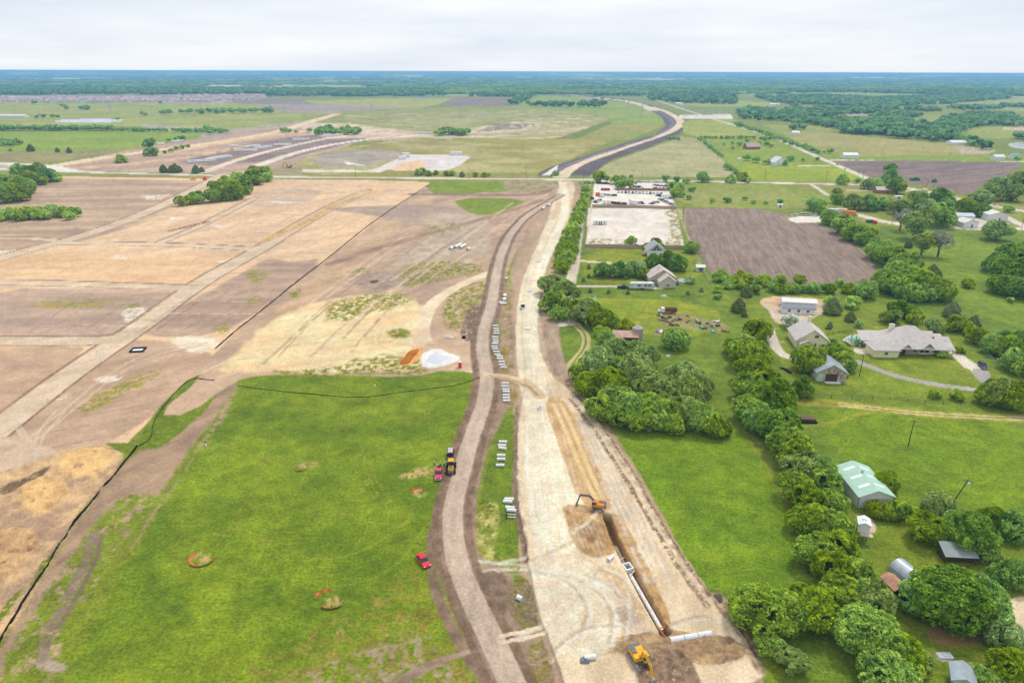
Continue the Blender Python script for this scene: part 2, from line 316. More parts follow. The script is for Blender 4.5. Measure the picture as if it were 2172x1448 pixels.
# right-hand yards
I([(1670,460),(1750,458),(1756,470),(1700,474),(1676,470)], (216,210,200), kind='r', soft=1.5, cls='gravel_lot')
I([(1800,452),(1830,458),(1870,470),(1920,477),(2040,484),(2180,486)], (208,200,186), kind='d', width=9, soft=1.5, cls='dirt_road')
I([(2020,468),(2060,462),(2120,462),(2150,480),(2060,488),(2030,484)], (196,190,184), kind='r', soft=1.5, cls='gravel_lot')
I([(2118,452),(2150,470),(2200,490)], (206,202,194), kind='a', width=7, soft=1, cls='road')
I([(1430,940-3),(1430,940)], (0,0,0), width=0, al=0)
# ---- left subdivision: graded lots
I([(-200,372),(150,374),(400,378),(600,380),(900,384),(915,392),(860,425),(700,545),(560,655),(460,740),(430,800),(330,880),(210,1000),(60,1240),(-200,1500),(-900,1500),(-900,700)], TN1, (198,170,140), kind='d', soft=2, ns=18, st=4, ang=.2, cls='building_lots')
I([(-900,380),(420,378),(440,400),(360,440),(240,500),(0,540),(-900,560)], (186,162,138), (160,138,120), kind='d', soft=6, ns=12, st=5, ang=.1)
I([(600,385),(700,386),(880,396),(760,470),(640,545),(430,560),(200,520),(380,440)], (216,188,156), (198,170,142), kind='d', soft=6, ns=14, st=6, ang=.9)
I([(560,400),(690,402),(640,440),(500,440)], (176,158,146), (196,172,146), kind='d', soft=6, ns=6, st=5)
I([(120,534),(500,546),(460,590),(330,604),(-60,590),(-60,560)], (214,182,146), (200,168,132), kind='d', soft=5, ns=8, st=6)
I([(-60,612),(360,612),(370,640),(250,700),(230,716),(-60,712)], (184,160,142), (158,138,124), kind='d', soft=3, ns=8, st=5)
I([(440,620),(600,530),(700,545),(560,655),(460,712),(300,716),(330,680)], (178,154,136), (154,132,118), kind='d', soft=6, ns=8, st=5)
I([(520,520),(760,440),(800,460),(700,545),(600,560)], (212,184,152), (194,168,140), kind='d', soft=6, ns=8, st=5, ang=.9)
I([(-60,735),(150,736),(190,738),(60,840),(-60,900)], (202,172,140), (164,140,122), kind='d', soft=5, ns=9, st=4)
I([(300,716),(460,740),(440,800),(330,880),(210,950),(60,1000),(-60,1060),(30,900),(220,740)], (186,160,138), (168,142,120), kind='d', soft=5, ns=8, st=4, ang=.8)
for ps, a in [(((60,640),(240,630),(250,650),(80,655)), .5), (((260,648),(310,640),(290,656),(262,658)), .45), (((150,860),(340,775),(345,795),(240,850),(180,880)), .5), (((520,575),(570,570),(560,600),(530,600)), .5), (((520,635),(550,625),(555,645),(530,650)), .45), (((450,690),(490,680),(480,710),(455,706)), .5), (((600,620),(645,600),(640,615),(612,640)), .4), (((520,700),(560,672),(555,690),(528,710)), .42)]:
    I(ps, (128,152,62), (156,160,90), soft=6, ns=3, st=3, ang=.3, brk=a)
for ps in [((-60,532),(60,530),(40,545),(-60,552)), ((238,541),(285,536),(270,550),(240,550)), ((465,553),(500,550),(490,562),(470,562)), ((300,415),(360,412),(340,424),(310,424)), ((560,425),(640,428),(600,432)), ((255,655),(320,650),(305,680),(270,690)), ((200,800),(270,795),(240,812),(205,810)), ((110,845),(150,835),(130,850),(112,850)), ((340,460),(400,460),(380,468)), ((440,475),(500,478),(470,484)), ((370,712),(440,712),(470,720),(440,748),(395,745),(365,728))]:
    I(ps, (222,212,202), (206,192,178), kind='r', soft=5, warp=4, ns=3, brk=.42)
I([(360,716),(450,714),(456,722),(440,742),(400,742),(372,728)], (226,212,190), (206,190,166), kind='r', soft=4, ns=3, st=3)
# subdivision streets with dark banks
ST = [([(-300,1120),(-100,985),(20,890),(150,790),(300,690),(420,600),(540,535),(620,485),(700,440),(780,405)], 10.5),
      ([(-300,640),(0,545),(180,500),(300,455),(360,428),(420,398),(470,370)], 11), ([(130,515),(300,517),(420,521),(540,528)], 8),
      ([(-300,598),(0,598),(200,603),(400,610)], 8), ([(-300,724),(0,722),(180,724),(240,718)], 9), ([(330,518),(420,482),(540,420)], 6), ([(-100,508),(40,504),(130,510)], 6)]
for p, w in ST: I(p, (150,124,100), (128,106,88), kind='d', width=w+2.6, soft=1.2, warp=1.2, brk=.25, ns=5)
for p, w in ST: I(p, (204,186,164), (190,172,150), kind='d', width=w, soft=1.2, warp=.8, ns=4, st=8, ang=.7, cls='dirt_road', dz=-.25)
I([(560,510),(640,475),(720,430),(800,404)], (206,168,104), (184,146,92), kind='d', width=6, soft=3, ns=4, brk=.3)
I([(500,408),(640,412),(760,408),(800,404)], (196,162,112), kind='d', width=5, soft=2, brk=.42)
I([(360,490),(400,480),(440,470)], (128,96,66), kind='d', width=4, soft=2, brk=.35, ns=4)
for j in range(22):
    a = j/21; x0 = -60+j*40
    I([(640-a*560, 400+a*190),(700-a*560,398+a*190)], (160,138,116), kind='d', width=.7, soft=1.5, al=.0)
for (ax_, ay_, bx_, by_, dx_, dy_, n_, c_) in [(215,520,430,400,42,0,9,(176,146,116)),(440,470,610,392,32,0,8,(190,160,130)),(90,560,150,536,48,1,10,(184,148,110)),(60,705,170,630,38,0,8,(140,116,100)),(300,700,430,615,30,0,6,(134,112,98)),(600,540,760,450,26,-2,5,(186,154,120))]:
    for j in range(n_): I([(ax_+dx_*j, ay_+dy_*j), (bx_+dx_*j, by_+dy_*j)], c_, kind='d', width=.9, soft=2, warp=1.5, al=.45, brk=.42, ns=6)
for j in range(7): I([(340+j*20, 640+j*11), (560-j*6, 600+j*14)], (136,114,100), kind='d', width=.8, soft=1.5, warp=2, al=.5, brk=.4, ns=5)
I([(10,925),(60,930),(130,960),(100,990),(20,1000),(-60,990),(-60,930)], (196,172,150), (180,158,140), kind='d', soft=5, ns=4)
for p in [[(0,985),(50,940),(110,890),(230,790),(330,740),(440,725)], [(0,930),(60,945),(130,975),(160,1000)], [(30,900),(70,960),(40,1010)], [(60,1000),(70,930),(120,870)]]:
    I(p, (200,180,160), kind='d', width=1.0, soft=1.5, al=.7); I([(q[0]+14, q[1]+5) for q in p], (204,184,164), kind='d', width=.9, soft=1.5, al=.6)
# spoil heaps bottom left
I([(-200,1010),(20,1000),(110,965),(200,945),(250,950),(262,980),(222,1040),(160,1118),(84,1240),(8,1362),(-200,1560)], (200,170,130), (164,138,114), kind='d', soft=5, warp=7, ns=5, rz=2.6, rs=5, brk=.1, sh=(.38,.6))
I([(150,955),(240,950),(246,985),(190,1030),(110,1000)], (220,184,130), (202,164,112), kind='d', soft=9, warp=10, ns=3, dz=.3, rz=1.2, rs=2.5, brk=.3)
I([(40,1030),(110,1010),(150,1040),(110,1090),(40,1090)], (216,180,126), (196,160,110), kind='d', soft=9, warp=10, ns=3, dz=.3, rz=1.2, rs=2.5, brk=.36)
I([(-60,1150),(60,1120),(90,1160),(20,1230),(-60,1260)], (208,172,124), (170,138,104), kind='d', soft=6, ns=3, dz=.6, rz=1.2, rs=2.5, brk=.3)
I([(0,1030),(60,1010),(110,985),(100,1005),(40,1040),(0,1060)], (124,100,76), (100,82,62), kind='d', soft=5, ns=3, brk=.3)
I([(170,1100),(200,1060),(206,1042),(160,1100),(120,1180),(70,1250),(60,1240)], (116,146,54), (100,130,44), soft=5, warp=8, ns=2, brk=.35)
I([(0,1330),(60,1240),(30,1260),(-20,1320)], (116,146,54), soft=5, brk=.35, ns=2)
I([(210,938),(285,940),(300,955),(260,965),(240,950)], (112,142,50), (96,126,42), soft=3)
# ---- central meadow
I([(60,1500),(130,1330),(240,1190),(330,1090),(400,970),(500,826),(512,806),(560,794),(700,795),(870,800),(960,782),(1024,792),(1012,830),(985,900),(960,960),(930,1080),(915,1140),(925,1230),(930,1300),(1000,1480),(700,1560)], (118,156,48), (92,132,36), soft=4, warp=8, ns=10, cls='grass', rz=.35, rs=2.0, sh=(.3,.68))
I([(-60,1480),(0,1380),(90,1230),(200,1060),(290,955),(400,880),(500,800),(500,826),(380,985),(300,1100),(200,1230),(120,1400),(90,1500)], (166,142,118), (138,116,98), kind='d', soft=6, warp=6, ns=4, st=5, ang=1.0, rz=.5, rs=2)
I([(-40,1480),(100,1250),(220,1080),(300,1040),(350,1060),(280,1180),(190,1330),(140,1480)], (118,150,60), (108,138,56), soft=9, warp=12, ns=4, brk=.36, st=3, ang=1.0)
I([(405,985),(470,870),(505,805),(495,860),(420,960),(330,1090),(260,1190),(330,1080)], (164,142,112), kind='d', soft=7, warp=8, brk=.4, ns=3)
I([(200,1130),(180,1200),(120,1310),(95,1360),(90,1400),(120,1420)], (116,102,86), (140,124,108), kind='d', width=2.0, soft=4, brk=.33, ns=3)
I([(215,1140),(200,1200),(140,1310),(120,1340)], (120,104,88), kind='d', width=1.0, soft=3, brk=.3, ns=3)
I([(60,1410),(110,1400),(150,1415),(120,1430)], (160,146,132), kind='d', soft=5, brk=.35, ns=2)
I([(296,940),(310,900),(345,855),(405,798),(460,792),(470,800),(464,836),(432,876),(385,918),(335,952),(286,955)], (108,144,46), (90,124,36), soft=3, warp=4, ns=4, cls='grass', rz=.5, rs=2)
I([(750,1300),(900,1180),(990,1330),(1060,1480),(420,1500),(500,1420)], (138,146,92), (112,138,56), soft=20, warp=14, ns=3, brk=.52)
I([(600,1440),(760,1380),(900,1330),(1000,1480),(560,1500)], (160,146,124), (130,136,84), kind='d', soft=16, warp=12, ns=2.5, brk=.52)
for c in [(436,944,14,8), (655,987,26,9), (430,1185,26,13), (704,1274,24,12), (888,1046,20,12), (725,1338,14,6), (900,1000,40,14), (870,1010,30,8)]:
    x, y, a, b2 = c; a *= .8; b2 *= .8
    I([(x-a,y),(x-a*.6,y-b2),(x+a*.6,y-b2),(x+a,y),(x+a*.5,y+b2),(x-a*.6,y+b2)], (186,158,110), (150,146,80), kind='d', soft=7, warp=9, ns=1.6, brk=.46)
for p in [[(770,950),(776,1000),(800,1050),(830,1085)], [(782,950),(790,1000),(815,1050),(845,1080)], [(560,1000),(500,1100),(460,1160)], [(430,930),(520,960),(600,985)], [(470,1130),(520,1120),(560,1150),(640,1210)], [(620,1230),(720,1250),(840,1210),(900,1120)], [(600,1180),(740,1190),(860,1110)], [(330,1180),(420,1130),(520,1140)], [(450,950),(700,900),(930,880)], [(650,1000),(600,1110),(540,1200)]]:
    I(p, (150,170,82), width=.55, soft=2, al=.34, warp=2)
# ---- sandy clearing and clay north of the meadow
I([(460,740),(560,655),(700,545),(860,425),(915,392),(1080,384),(1190,384),(1180,430),(1100,520),(1060,620),(1040,780),(960,782),(870,800),(700,795),(560,794),(500,806),(400,880),(330,880),(430,800)], (186,160,136), (160,138,122), kind='d', soft=3, warp=3, ns=10, st=4, ang=1.0, cls='ground')
I([(560,680),(700,560),(900,405),(950,400),(860,470),(740,580),(620,690),(520,760)], (168,142,116), (190,164,136), kind='d', soft=8, ns=6, st=10, ang=.95)
I([(480,770),(560,690),(640,650),(720,630),(860,620),(905,660),(900,720),(1000,760),(900,785),(700,790),(560,790),(450,790)], (234,208,166), (212,184,144), kind='d', soft=10, warp=12, ns=6, st=4, ang=.4, rz=.5, rs=4)
I([(660,440),(760,440),(900,430),(1040,455),(1000,500),(960,520),(880,470)], (170,152,138), (154,136,124), kind='d', soft=8, ns=6)
I([(880,455),(980,450),(1050,470),(1030,560),(900,560),(800,570),(830,530),(940,500)], (182,166,148), (164,148,132), kind='d', soft=8, ns=5)
I([(900,395),(940,385),(1080,384),(1120,405),(1000,410),(920,412)], (128,162,52), (112,148,42), soft=4, ns=10, cls='grass')
I([(958,420),(1125,420),(1070,450),(1020,458),(985,448)], (124,160,48), (112,146,42), soft=3, ns=8, cls='grass')
I([(1060,384),(1180,384),(1150,410),(1080,408)], (160,148,124), (130,140,84), soft=5, ns=5)
I([(880,412),(1000,413),(1130,415),(1180,400)], (148,124,108), (130,108,96), kind='d', width=12, soft=4)
I([(700,560),(820,520),(930,490),(1040,460),(1150,425)], (138,114,100), (158,134,116), kind='d', width=7, soft=4, ns=3, st=6, ang=.8)
I([(720,590),(800,570),(960,585),(900,600),(780,620)], (140,122,112), (168,152,140), kind='d', soft=6, ns=3, brk=.3)
for ps, a in [(((840,575),(920,555),(1030,555),(1030,580),(960,590),(880,612),(850,600)), .43), (((690,650),(760,625),(860,620),(880,640),(800,660),(700,690)), .42), (((960,610),(1030,590),(1040,620),(1010,690),(940,710),(930,650)), .45), (((810,700),(870,698),(872,715),(830,722)), .3), (((540,790),(700,780),(760,765),(820,745),(960,790),(700,800)), .45), (((840,570),(900,550),(1000,560),(940,575)), .45), (((740,575),(790,565),(780,578),(745,582)), .35), (((610,625),(640,608),(645,622),(620,636)), .35), (((1035,820),(1020,840),(960,850)), .5), (((900,480),(1000,470),(960,500),(880,505)), .55)]:
    I(ps, (108,138,54), (138,150,84), soft=9, warp=16, ns=3.0, brk=a+.03)
for p, w in [([(1040,578),(985,600),(930,630),(905,660),(895,700),(905,750),(960,775),(1030,790)], 6), ([(905,650),(890,700),(880,760)], 4)]:
    I(p, (222,202,176), (204,182,156), kind='d', width=w, soft=2.5, cls='dirt_road')
I([(880,740),(960,700),(1020,690),(1050,780),(960,790),(900,780)], (196,172,146), (180,156,132), kind='d', soft=7, ns=4)
I([(1015,690),(1030,650),(1045,590),(1050,600),(1040,660),(1020,720),(990,730)], (104,86,74), (128,108,94), kind='d', soft=3, ns=2, brk=.3)
for p in [[(430,790),(520,745),(640,720),(780,715),(880,730)], [(460,800),(600,770),(760,750),(900,760)], [(800,700),(790,725),(840,745),(880,740)], [(540,750),(700,700),(840,690)]]:
    I(p, (232,212,176), width=1.0, soft=2, kind='d', al=.5); I([(q[0]+8, q[1]+6) for q in p], (196,168,128), width=.9, soft=2, kind='d', al=.5)
random_ = __import__('random').Random(3)
for j in range(26):
    t = random_.random(); o = t*150; a0 = random_.random()*.5; a1 = a0+.25+random_.random()*.4
    P0 = (470+o*1.9, 790-o*.1); P1 = (1010+o*.9, 385+o*.35); q = lambda u: (P0[0]+(P1[0]-P0[0])*u+18*math.sin(u*3+j), P0[1]+(P1[1]-P0[1])*u**.8)
    I([q(a0+(a1-a0)*k/4) for k in range(5)], [(150,126,106),(212,190,164),(176,150,126)][j % 3], kind='d', width=.8+random_.random(), soft=2.2, warp=3, al=.6, brk=.38, ns=6)
for j in range(34):
    y = 384+(j/33)**1.3*330; x0 = (y-384)*-1.45+600+random_.uniform(-60, 40); x1 = 905-(y-390)*1.28; w = random_.random()
    if x1-x0 > 60: a = x0+(x1-x0)*w*.5; b3 = a+(x1-x0)*(.3+.4*random_.random()); I([(a, y), ((a+b3)/2, y+2), (b3, y+3)], [(160,132,108),(222,198,168)][j % 2], kind='d', width=.9+140/(y-300), soft=1.6, warp=1.5, al=.5, brk=.42, ns=8)
for j in range(12):
    y = 385+j*9; I([(60+random_.uniform(-60, 60), y), (250, y+2), (400-j*8, y+1)], [(150,128,114),(208,186,164)][j % 2], kind='d', width=2, soft=1.6, warp=1.5, al=.5, brk=.42, ns=8)
for j in range(14):
    y = 745+j*16; I([(330-j*20+random_.uniform(-30, 30), y+10), (440-j*14, y-18)], [(146,122,104),(206,182,158)][j % 2], kind='d', width=1, soft=2.5, warp=3, al=.5, brk=.42, ns=5)
I([(890,776),(893,750),(925,738),(950,748),(978,762),(948,775),(915,782)], (236,236,238), (222,222,224), kind='r', soft=3, warp=6, ns=2)
I([(845,772),(862,748),(884,736),(898,736),(894,762),(866,776)], (222,168,100), (206,150,84), kind='d', soft=4, warp=5, ns=2)
I([(1000,640),(1030,655),(1010,720),(985,725),(975,705)], (100,82,72), (132,110,96), kind='d', soft=5, warp=6, ns=2, brk=.36)
# ---- the strip between haul road and road bed
I([(1150,430),(1190,385),(1235,385),(1222,470),(1200,560),(1175,620),(1180,700),(1200,790),(1260,860),(1330,960),(1400,1080),(1480,1240),(1560,1330),(1620,1430),(1640,1560),(1180,1560),(1190,1480),(1120,1260),(1100,1180),(1090,1060),(1085,950),(1090,850),(1078,700),(1075,600),(1110,500)], (176,152,130), (156,134,116), kind='d', soft=3, warp=3, ns=5, st=6, ang=1.45, cls='ground')
I([(1070,880),(1030,960),(1010,1060),(1010,1130),(1040,1180),(1110,1250),(1190,1480),(1100,1500),(1000,1260),(960,1150),(985,1000),(1030,850),(1060,780),(1055,600),(1080,600),(1095,800)], (130,110,94), (152,132,114), kind='d', soft=3, ns=3, rz=.5, rs=1.5)
I([(1078,590),(1090,600),(1085,690),(1080,720),(1095,800),(1100,860),(1068,870),(1060,760),(1062,690),(1065,640)], (134,138,84), (160,140,120), soft=3, warp=2, ns=3, brk=.35)
I([(1075,880),(1098,880),(1096,960),(1092,1060),(1100,1100),(1102,1150),(1088,1180),(1040,1180),(1016,1140),(1015,1070),(1035,980),(1060,900)], (104,142,52), (92,128,48), soft=3, warp=3, ns=3, rz=.4, rs=1.2, cls='grass')
I([(1010,1080),(1050,1060),(1060,1100),(1045,1180),(1060,1195),(1020,1190),(1005,1130)], (176,172,110), (124,150,60), soft=6, warp=6, ns=2, brk=.38)
I([(1080,1230),(1130,1225),(1150,1330),(1130,1350),(1075,1300)], (112,122,76), (122,110,92), soft=4, warp=4, ns=2, rz=.5, rs=1)
I([(1110,1370),(1165,1360),(1180,1480),(1130,1480)], (124,132,80), (140,124,104), soft=4, ns=2)
# white caliche road bed
I([(1190,385),(1222,385),(1212,450),(1180,520),(1150,600),(1140,680),(1150,760),(1170,800),(1210,830),(1270,890),(1330,975),(1380,1065),(1440,1170),(1500,1255),(1570,1330),(1640,1480),(1210,1500),(1180,1400),(1140,1300),(1118,1180),(1100,1080),(1092,960),(1105,860),(1115,800),(1105,700),(1110,620),(1135,540),(1160,470)], (212,196,170), (192,174,148), kind='r', soft=3, warp=3, ns=5, st=5, ang=1.45, cls='road_bed', dz=.7, sh=(.35,.65))
I([(1215,830),(1270,895),(1330,980),(1385,1075),(1450,1180),(1510,1262),(1480,1260),(1400,1130),(1340,1020),(1270,920),(1210,850)], (206,192,168), (160,142,120), kind='r', soft=4, warp=5, ns=1.8, rz=.9, rs=.9, brk=.25)
I([(1100,870),(1098,960),(1108,1080),(1124,1180),(1116,1180),(1094,1060),(1088,960)], (214,204,186), (146,130,112), kind='r', soft=3, warp=4, ns=1.5, rz=.9, rs=.8, brk=.3)
I([(1190,385),(1205,430),(1180,500),(1150,560),(1130,640),(1125,720),(1135,800),(1150,880),(1180,980),(1215,1070)], (232,222,202), (216,202,178), kind='r', width=5.5, soft=2.5, ns=3, st=8, ang=1.5, cls='road_bed')
I([(1170,470),(1140,540),(1112,620),(1104,700),(1115,800),(1130,880)], (222,206,182), kind='r', width=5, soft=2.5, cls='road_bed')
I([(1110,880),(1160,880),(1200,1000),(1240,1080),(1230,1180),(1140,1180),(1112,1060)], (226,216,196), (208,196,174), kind='r', soft=6, ns=3)
I([(1155,600),(1175,620),(1185,700),(1200,790),(1185,800),(1165,790),(1150,690)], (142,122,108), (176,156,136), kind='d', soft=3, ns=3, st=4, ang=1.5, rz=.5, rs=1)
I([(1155,850),(1190,845),(1225,900),(1260,980),(1300,1070),(1290,1090),(1230,1075),(1200,990),(1165,900)], (196,162,112), (176,142,98), kind='d', soft=3, warp=3, ns=2, st=6, ang=1.35)
for dx in (0, 17): I([(1172+dx,860),(1205+dx,930),(1232+dx,1000),(1262+dx,1060)], (222,192,146), kind='d', width=1.3, soft=2, warp=1)
I([(1195,1075),(1240,1075),(1290,1090),(1300,1140),(1310,1180),(1250,1190),(1215,1160),(1200,1110)], (190,154,106), (150,120,84), kind='d', soft=3, warp=5, ns=2, rz=1.6, rs=1.5, cls='ground')
I([(1290,1090),(1320,1100),(1350,1160),(1400,1260),(1430,1340),(1400,1350),(1350,1240),(1310,1160)], (188,156,110), (158,128,90), kind='d', soft=3, warp=3, ns=1.5, rz=1.0, rs=1.2)
I([(1250,1210),(1310,1200),(1340,1260),(1380,1320),(1330,1300),(1290,1280)], (196,172,136), (178,152,118), kind='d', soft=6, ns=2, brk=.35)
I([(1250,1370),(1400,1340),(1440,1350),(1500,1350),(1560,1360),(1600,1400),(1500,1420),(1430,1400),(1400,1440),(1340,1400),(1300,1385),(1260,1400)], (178,152,116), (140,116,92), kind='d', soft=4, warp=6, ns=1.8, rz=1.6, rs=1.2, cls='ground')
I([(1380,1380),(1460,1390),(1480,1440),(1500,1490),(1380,1500),(1340,1450)], (150,128,106), (120,100,84), kind='d', soft=5, warp=6, ns=1.5, rz=1.2, rs=1.0, brk=.25)
I([(1500,1255),(1535,1262),(1560,1310),(1600,1360),(1630,1440),(1600,1430),(1570,1360),(1520,1300)], (132,112,96), (180,160,136), kind='d', soft=4, ns=1.5, rz=1, rs=1, brk=.25)
for p, w, a in [([(1210,850),(1265,925),(1325,1015),(1380,1110),(1440,1215),(1500,1290)], .8, .4), ([(1222,842),(1275,905),(1335,990),(1388,1085),(1448,1190),(1505,1268)], .7, .32)]:
    I(p, (112,94,76), (150,130,108), kind='d', width=w*1.6, soft=2, warp=4, ns=1.5, brk=a)
for j in range(9):
    o = -60+j*17
    o2 = -70+j*10; I([(1245+o2*.4,900),(1300+o2*.6,1000),(1362+o2*.7,1120),(1425+o2*.8,1250)], [(186,164,138),(244,236,220)][j % 2], kind='r', width=.9, soft=2.5, warp=4, al=.42, brk=.44, ns=4)
for j in range(5):
    o = j*9
    I([(1100+o,900),(1108+o,1000),(1122+o,1100),(1150+o,1200)], [(204,188,164),(246,238,226)][j % 2], kind='r', width=.8, soft=2.5, warp=2, al=.4, brk=.4, ns=4)
I([(1097,860),(1090,960),(1093,1060),(1108,1150),(1118,1190)], (110,92,78), (140,120,104), kind='d', width=1.2, soft=2.5, warp=4, ns=1.5, brk=.3)
for p in [[(1010,1190),(1080,1198),(1160,1200),(1240,1230),(1300,1290)], [(1060,1195),(1150,1175),(1230,1130),(1280,1080)], [(1000,1215),(1100,1205),(1200,1215),(1310,1260)], [(1150,1330),(1230,1250),(1270,1200)], [(1070,1355),(1160,1330),(1240,1290)], [(1240,1200),(1310,1215),(1340,1260),(1330,1330)], [(1180,1210),(1280,1240),(1320,1300)]]:
    I(p, (234,224,204), kind='r', width=1.1, soft=2.5, al=.55, warp=2, brk=.36, ns=3); I([(q[0]+6, q[1]+11) for q in p], (170,150,128), kind='r', width=.9, soft=2.5, al=.5, warp=2)
I([(1120,1180),(1250,1190),(1330,1300),(1300,1400),(1180,1400),(1140,1290)], (228,218,200), (200,186,164), kind='r', soft=10, ns=3, al=.7)
I([(1290,1290),(1350,1290),(1370,1330),(1310,1330)], (178,164,148), kind='r', soft=8, brk=.4, ns=2)
for j in range(16):
    o = j*9.5; I([(1112+o*.2,640+j),(1120+o*.35,800),(1108+o*.75,950),(1122+o,1120),(1150+o*1.4,1290)], [(198,180,156),(248,240,228),(210,192,168)][j % 3], kind='r', width=.6, soft=2.4, warp=3.5, al=.36, brk=.46, ns=5)
for p in [[(1230,1240),(1275,1260),(1300,1310),(1290,1370)], [(1240,1225),(1300,1245),(1330,1300),(1320,1360)], [(1120,1215),(1200,1230),(1250,1290),(1230,1350)], [(1160,1400),(1220,1340),(1300,1330),(1380,1345)], [(1400,1340),(1470,1310),(1530,1320)]]:
    I(p, (170,150,126), kind='r', width=.9, soft=2.5, warp=3, al=.6, brk=.34, ns=3); I([(q[0]+9,q[1]+3) for q in p], (246,238,224), kind='r', width=.8, soft=3, warp=4, al=.34)
# haul road
HP = [(1190,415),(1165,430),(1125,452),(1085,490),(1060,545),(1050,600),(1042,650),(1026,700),(1022,745),(1035,800),(1028,850),(1000,930),(980,1000),(963,1060),(958,1120),(968,1190),(1000,1270),(1040,1350),(1072,1420),(1110,1500)]
I([(p[0]-2, p[1]) for p in HP], (112,92,78), (146,124,108), kind='d', width=8.2, soft=3, warp=3, ns=3, rz=.3, rs=1, brk=.2)
I([(940,1060),(915,1120),(925,1220),(950,1290),(1010,1400),(1050,1480),(1010,1440),(940,1330),(905,1230),(905,1120)], (136,116,98), (112,94,80), kind='d', soft=4, ns=2, rz=.4, rs=1, brk=.2)
I([(1000,1220),(1060,1210),(1080,1240),(1080,1290),(1050,1340),(1020,1290)], (110,92,78), (136,116,100), kind='d', soft=5, ns=1.8, rz=.9, rs=1.2)
I([(780,1480),(850,1430),(940,1390),(1010,1372),(1020,1380),(940,1405),(870,1445),(830,1490)], (130,110,96), (164,146,128), kind='d', soft=3, ns=2, st=4, ang=.4)
I(HP, HR1, HR2, kind='d', width=4.9, soft=1.8, warp=1.6, ns=2.2, st=12, ang=1.5, sm=2, cls='dirt_road', dz=.15)
for o in (-7, 8): I([(p[0]+o*(p[1]-152)/700, p[1]) for p in HP], (196,178,162), kind='d', width=.8, soft=2.5, warp=.6, al=.35)
for o in (-27, 25): I([(p[0]+o*(p[1]-152)/700, p[1]) for p in HP], (104,84,70), (134,112,96), kind='d', width=1.6, soft=2, warp=2.5, ns=2, al=.85, brk=.22)
I([(1035,796),(1080,800),(1120,815),(1145,845)], (206,184,152), (186,164,136), kind='d', width=4, soft=2, cls='dirt_road')
I([(1040,798),(1080,803),(1118,820),(1140,842)], (132,112,92), kind='d', width=.9, soft=1.5, al=.7)
for o in (0, 14): I([(1060,1350+o),(1120,1338+o),(1180,1322+o)], (208,194,174), kind='d', width=.9, soft=1.5)
# ---- pad round sand piles, trench
def trench(pts, w, d):
    P = np.array([list(G(*p)[:2]) for p in pts]); 
    idx = np.nonzero((Y < 140) & (X > 0) & (X < 60))[0]; x = X[idx]; y = Y[idx]; best = np.full(x.shape, 1e9)
    for i in range(len(P)-1):
        a = P[i]; e = P[i+1]-a; t = np.clip(((x-a[0])*e[0]+(y-a[1])*e[1])/(e@e), 0, 1)
        best = np.minimum(best, np.hypot(x-a[0]-t*e[0], y-a[1]-t*e[1]))
    m = np.clip((w/2+.25-best)/.4, 0, 1); ZZ[idx] = ZZ[idx]*(1-m)+m*(-d)
    COL[idx] = COL[idx]*(1-m[:, None]*.999)+alb((128,104,76))*m[:, None]*.999
trench_w=1.5
TR = [(1287,1098),(1303,1145),(1331,1202),(1370,1275),(1412,1348)]
trench(TR, 1.7, 1.2); trench(TR[:2], 1.5, 2.2)
COL *= (1+(fbm(X/40, Y/40, 4, 61)-.5)*.20+(fbm(X/6, Y/6, 3, 63)-.5)*.26+(fbm(X*PXM/5, Y*PXM/2.2, 2, 67)-.5)*.16)[:, None]
ZZ += (fbm(X/60, Y/60, 3, 81)-.5)*.6*np.clip(1-Y/600, 0, 1)
# far rolling relief on the horizon
ZZ += np.clip((Y-9000)/12000, 0, 1)*np.clip((fbm(X/4200, Y/6500, 4, 83)-.3)*230, 0, 84)
ZG = ZZ.reshape(NR, NC)
# ---- build the ground as sheets that share their borders, one per land use
import functools
faces = np.empty(((NR-1)*(NC-1), 4), np.int64)
ii = (np.arange(NR-1)[:, None]*NC+np.arange(NC-1)[None, :]).ravel()
faces[:, 0] = ii+NC; faces[:, 1] = ii+NC+1; faces[:, 2] = ii+1; faces[:, 3] = ii
# rows go from far to near, so reverse for an upward normal
faces = faces[:, ::1]
CO = np.column_stack([X, Y, ZZ]).astype(np.float32)
def fast_mesh(name, co, fc, mat, cols=None, par=None, smooth=False):
    me = bpy.data.meshes.new(name); n = len(co); k = fc.shape[1]
    me.vertices.add(n); me.vertices.foreach_set('co', co.astype(np.float32).ravel())
    me.loops.add(fc.size); me.loops.foreach_set('vertex_index', fc.astype(np.int32).ravel())
    me.polygons.add(len(fc)); me.polygons.foreach_set('loop_start', (np.arange(len(fc))*k).astype(np.int32))
    me.polygons.foreach_set('use_smooth', np.full(len(fc), smooth))
    for nm, a in (('col', cols), ('par', par)):
        if a is None: continue
        at = me.color_attributes.new(nm, 'FLOAT_COLOR', 'POINT')
        q = np.ones((n, 4), np.float32); q[:, :a.shape[1]] = a; at.data.foreach_set('color', q.ravel())
    me.update(calc_edges=True); me.materials.append(mat)
    return me
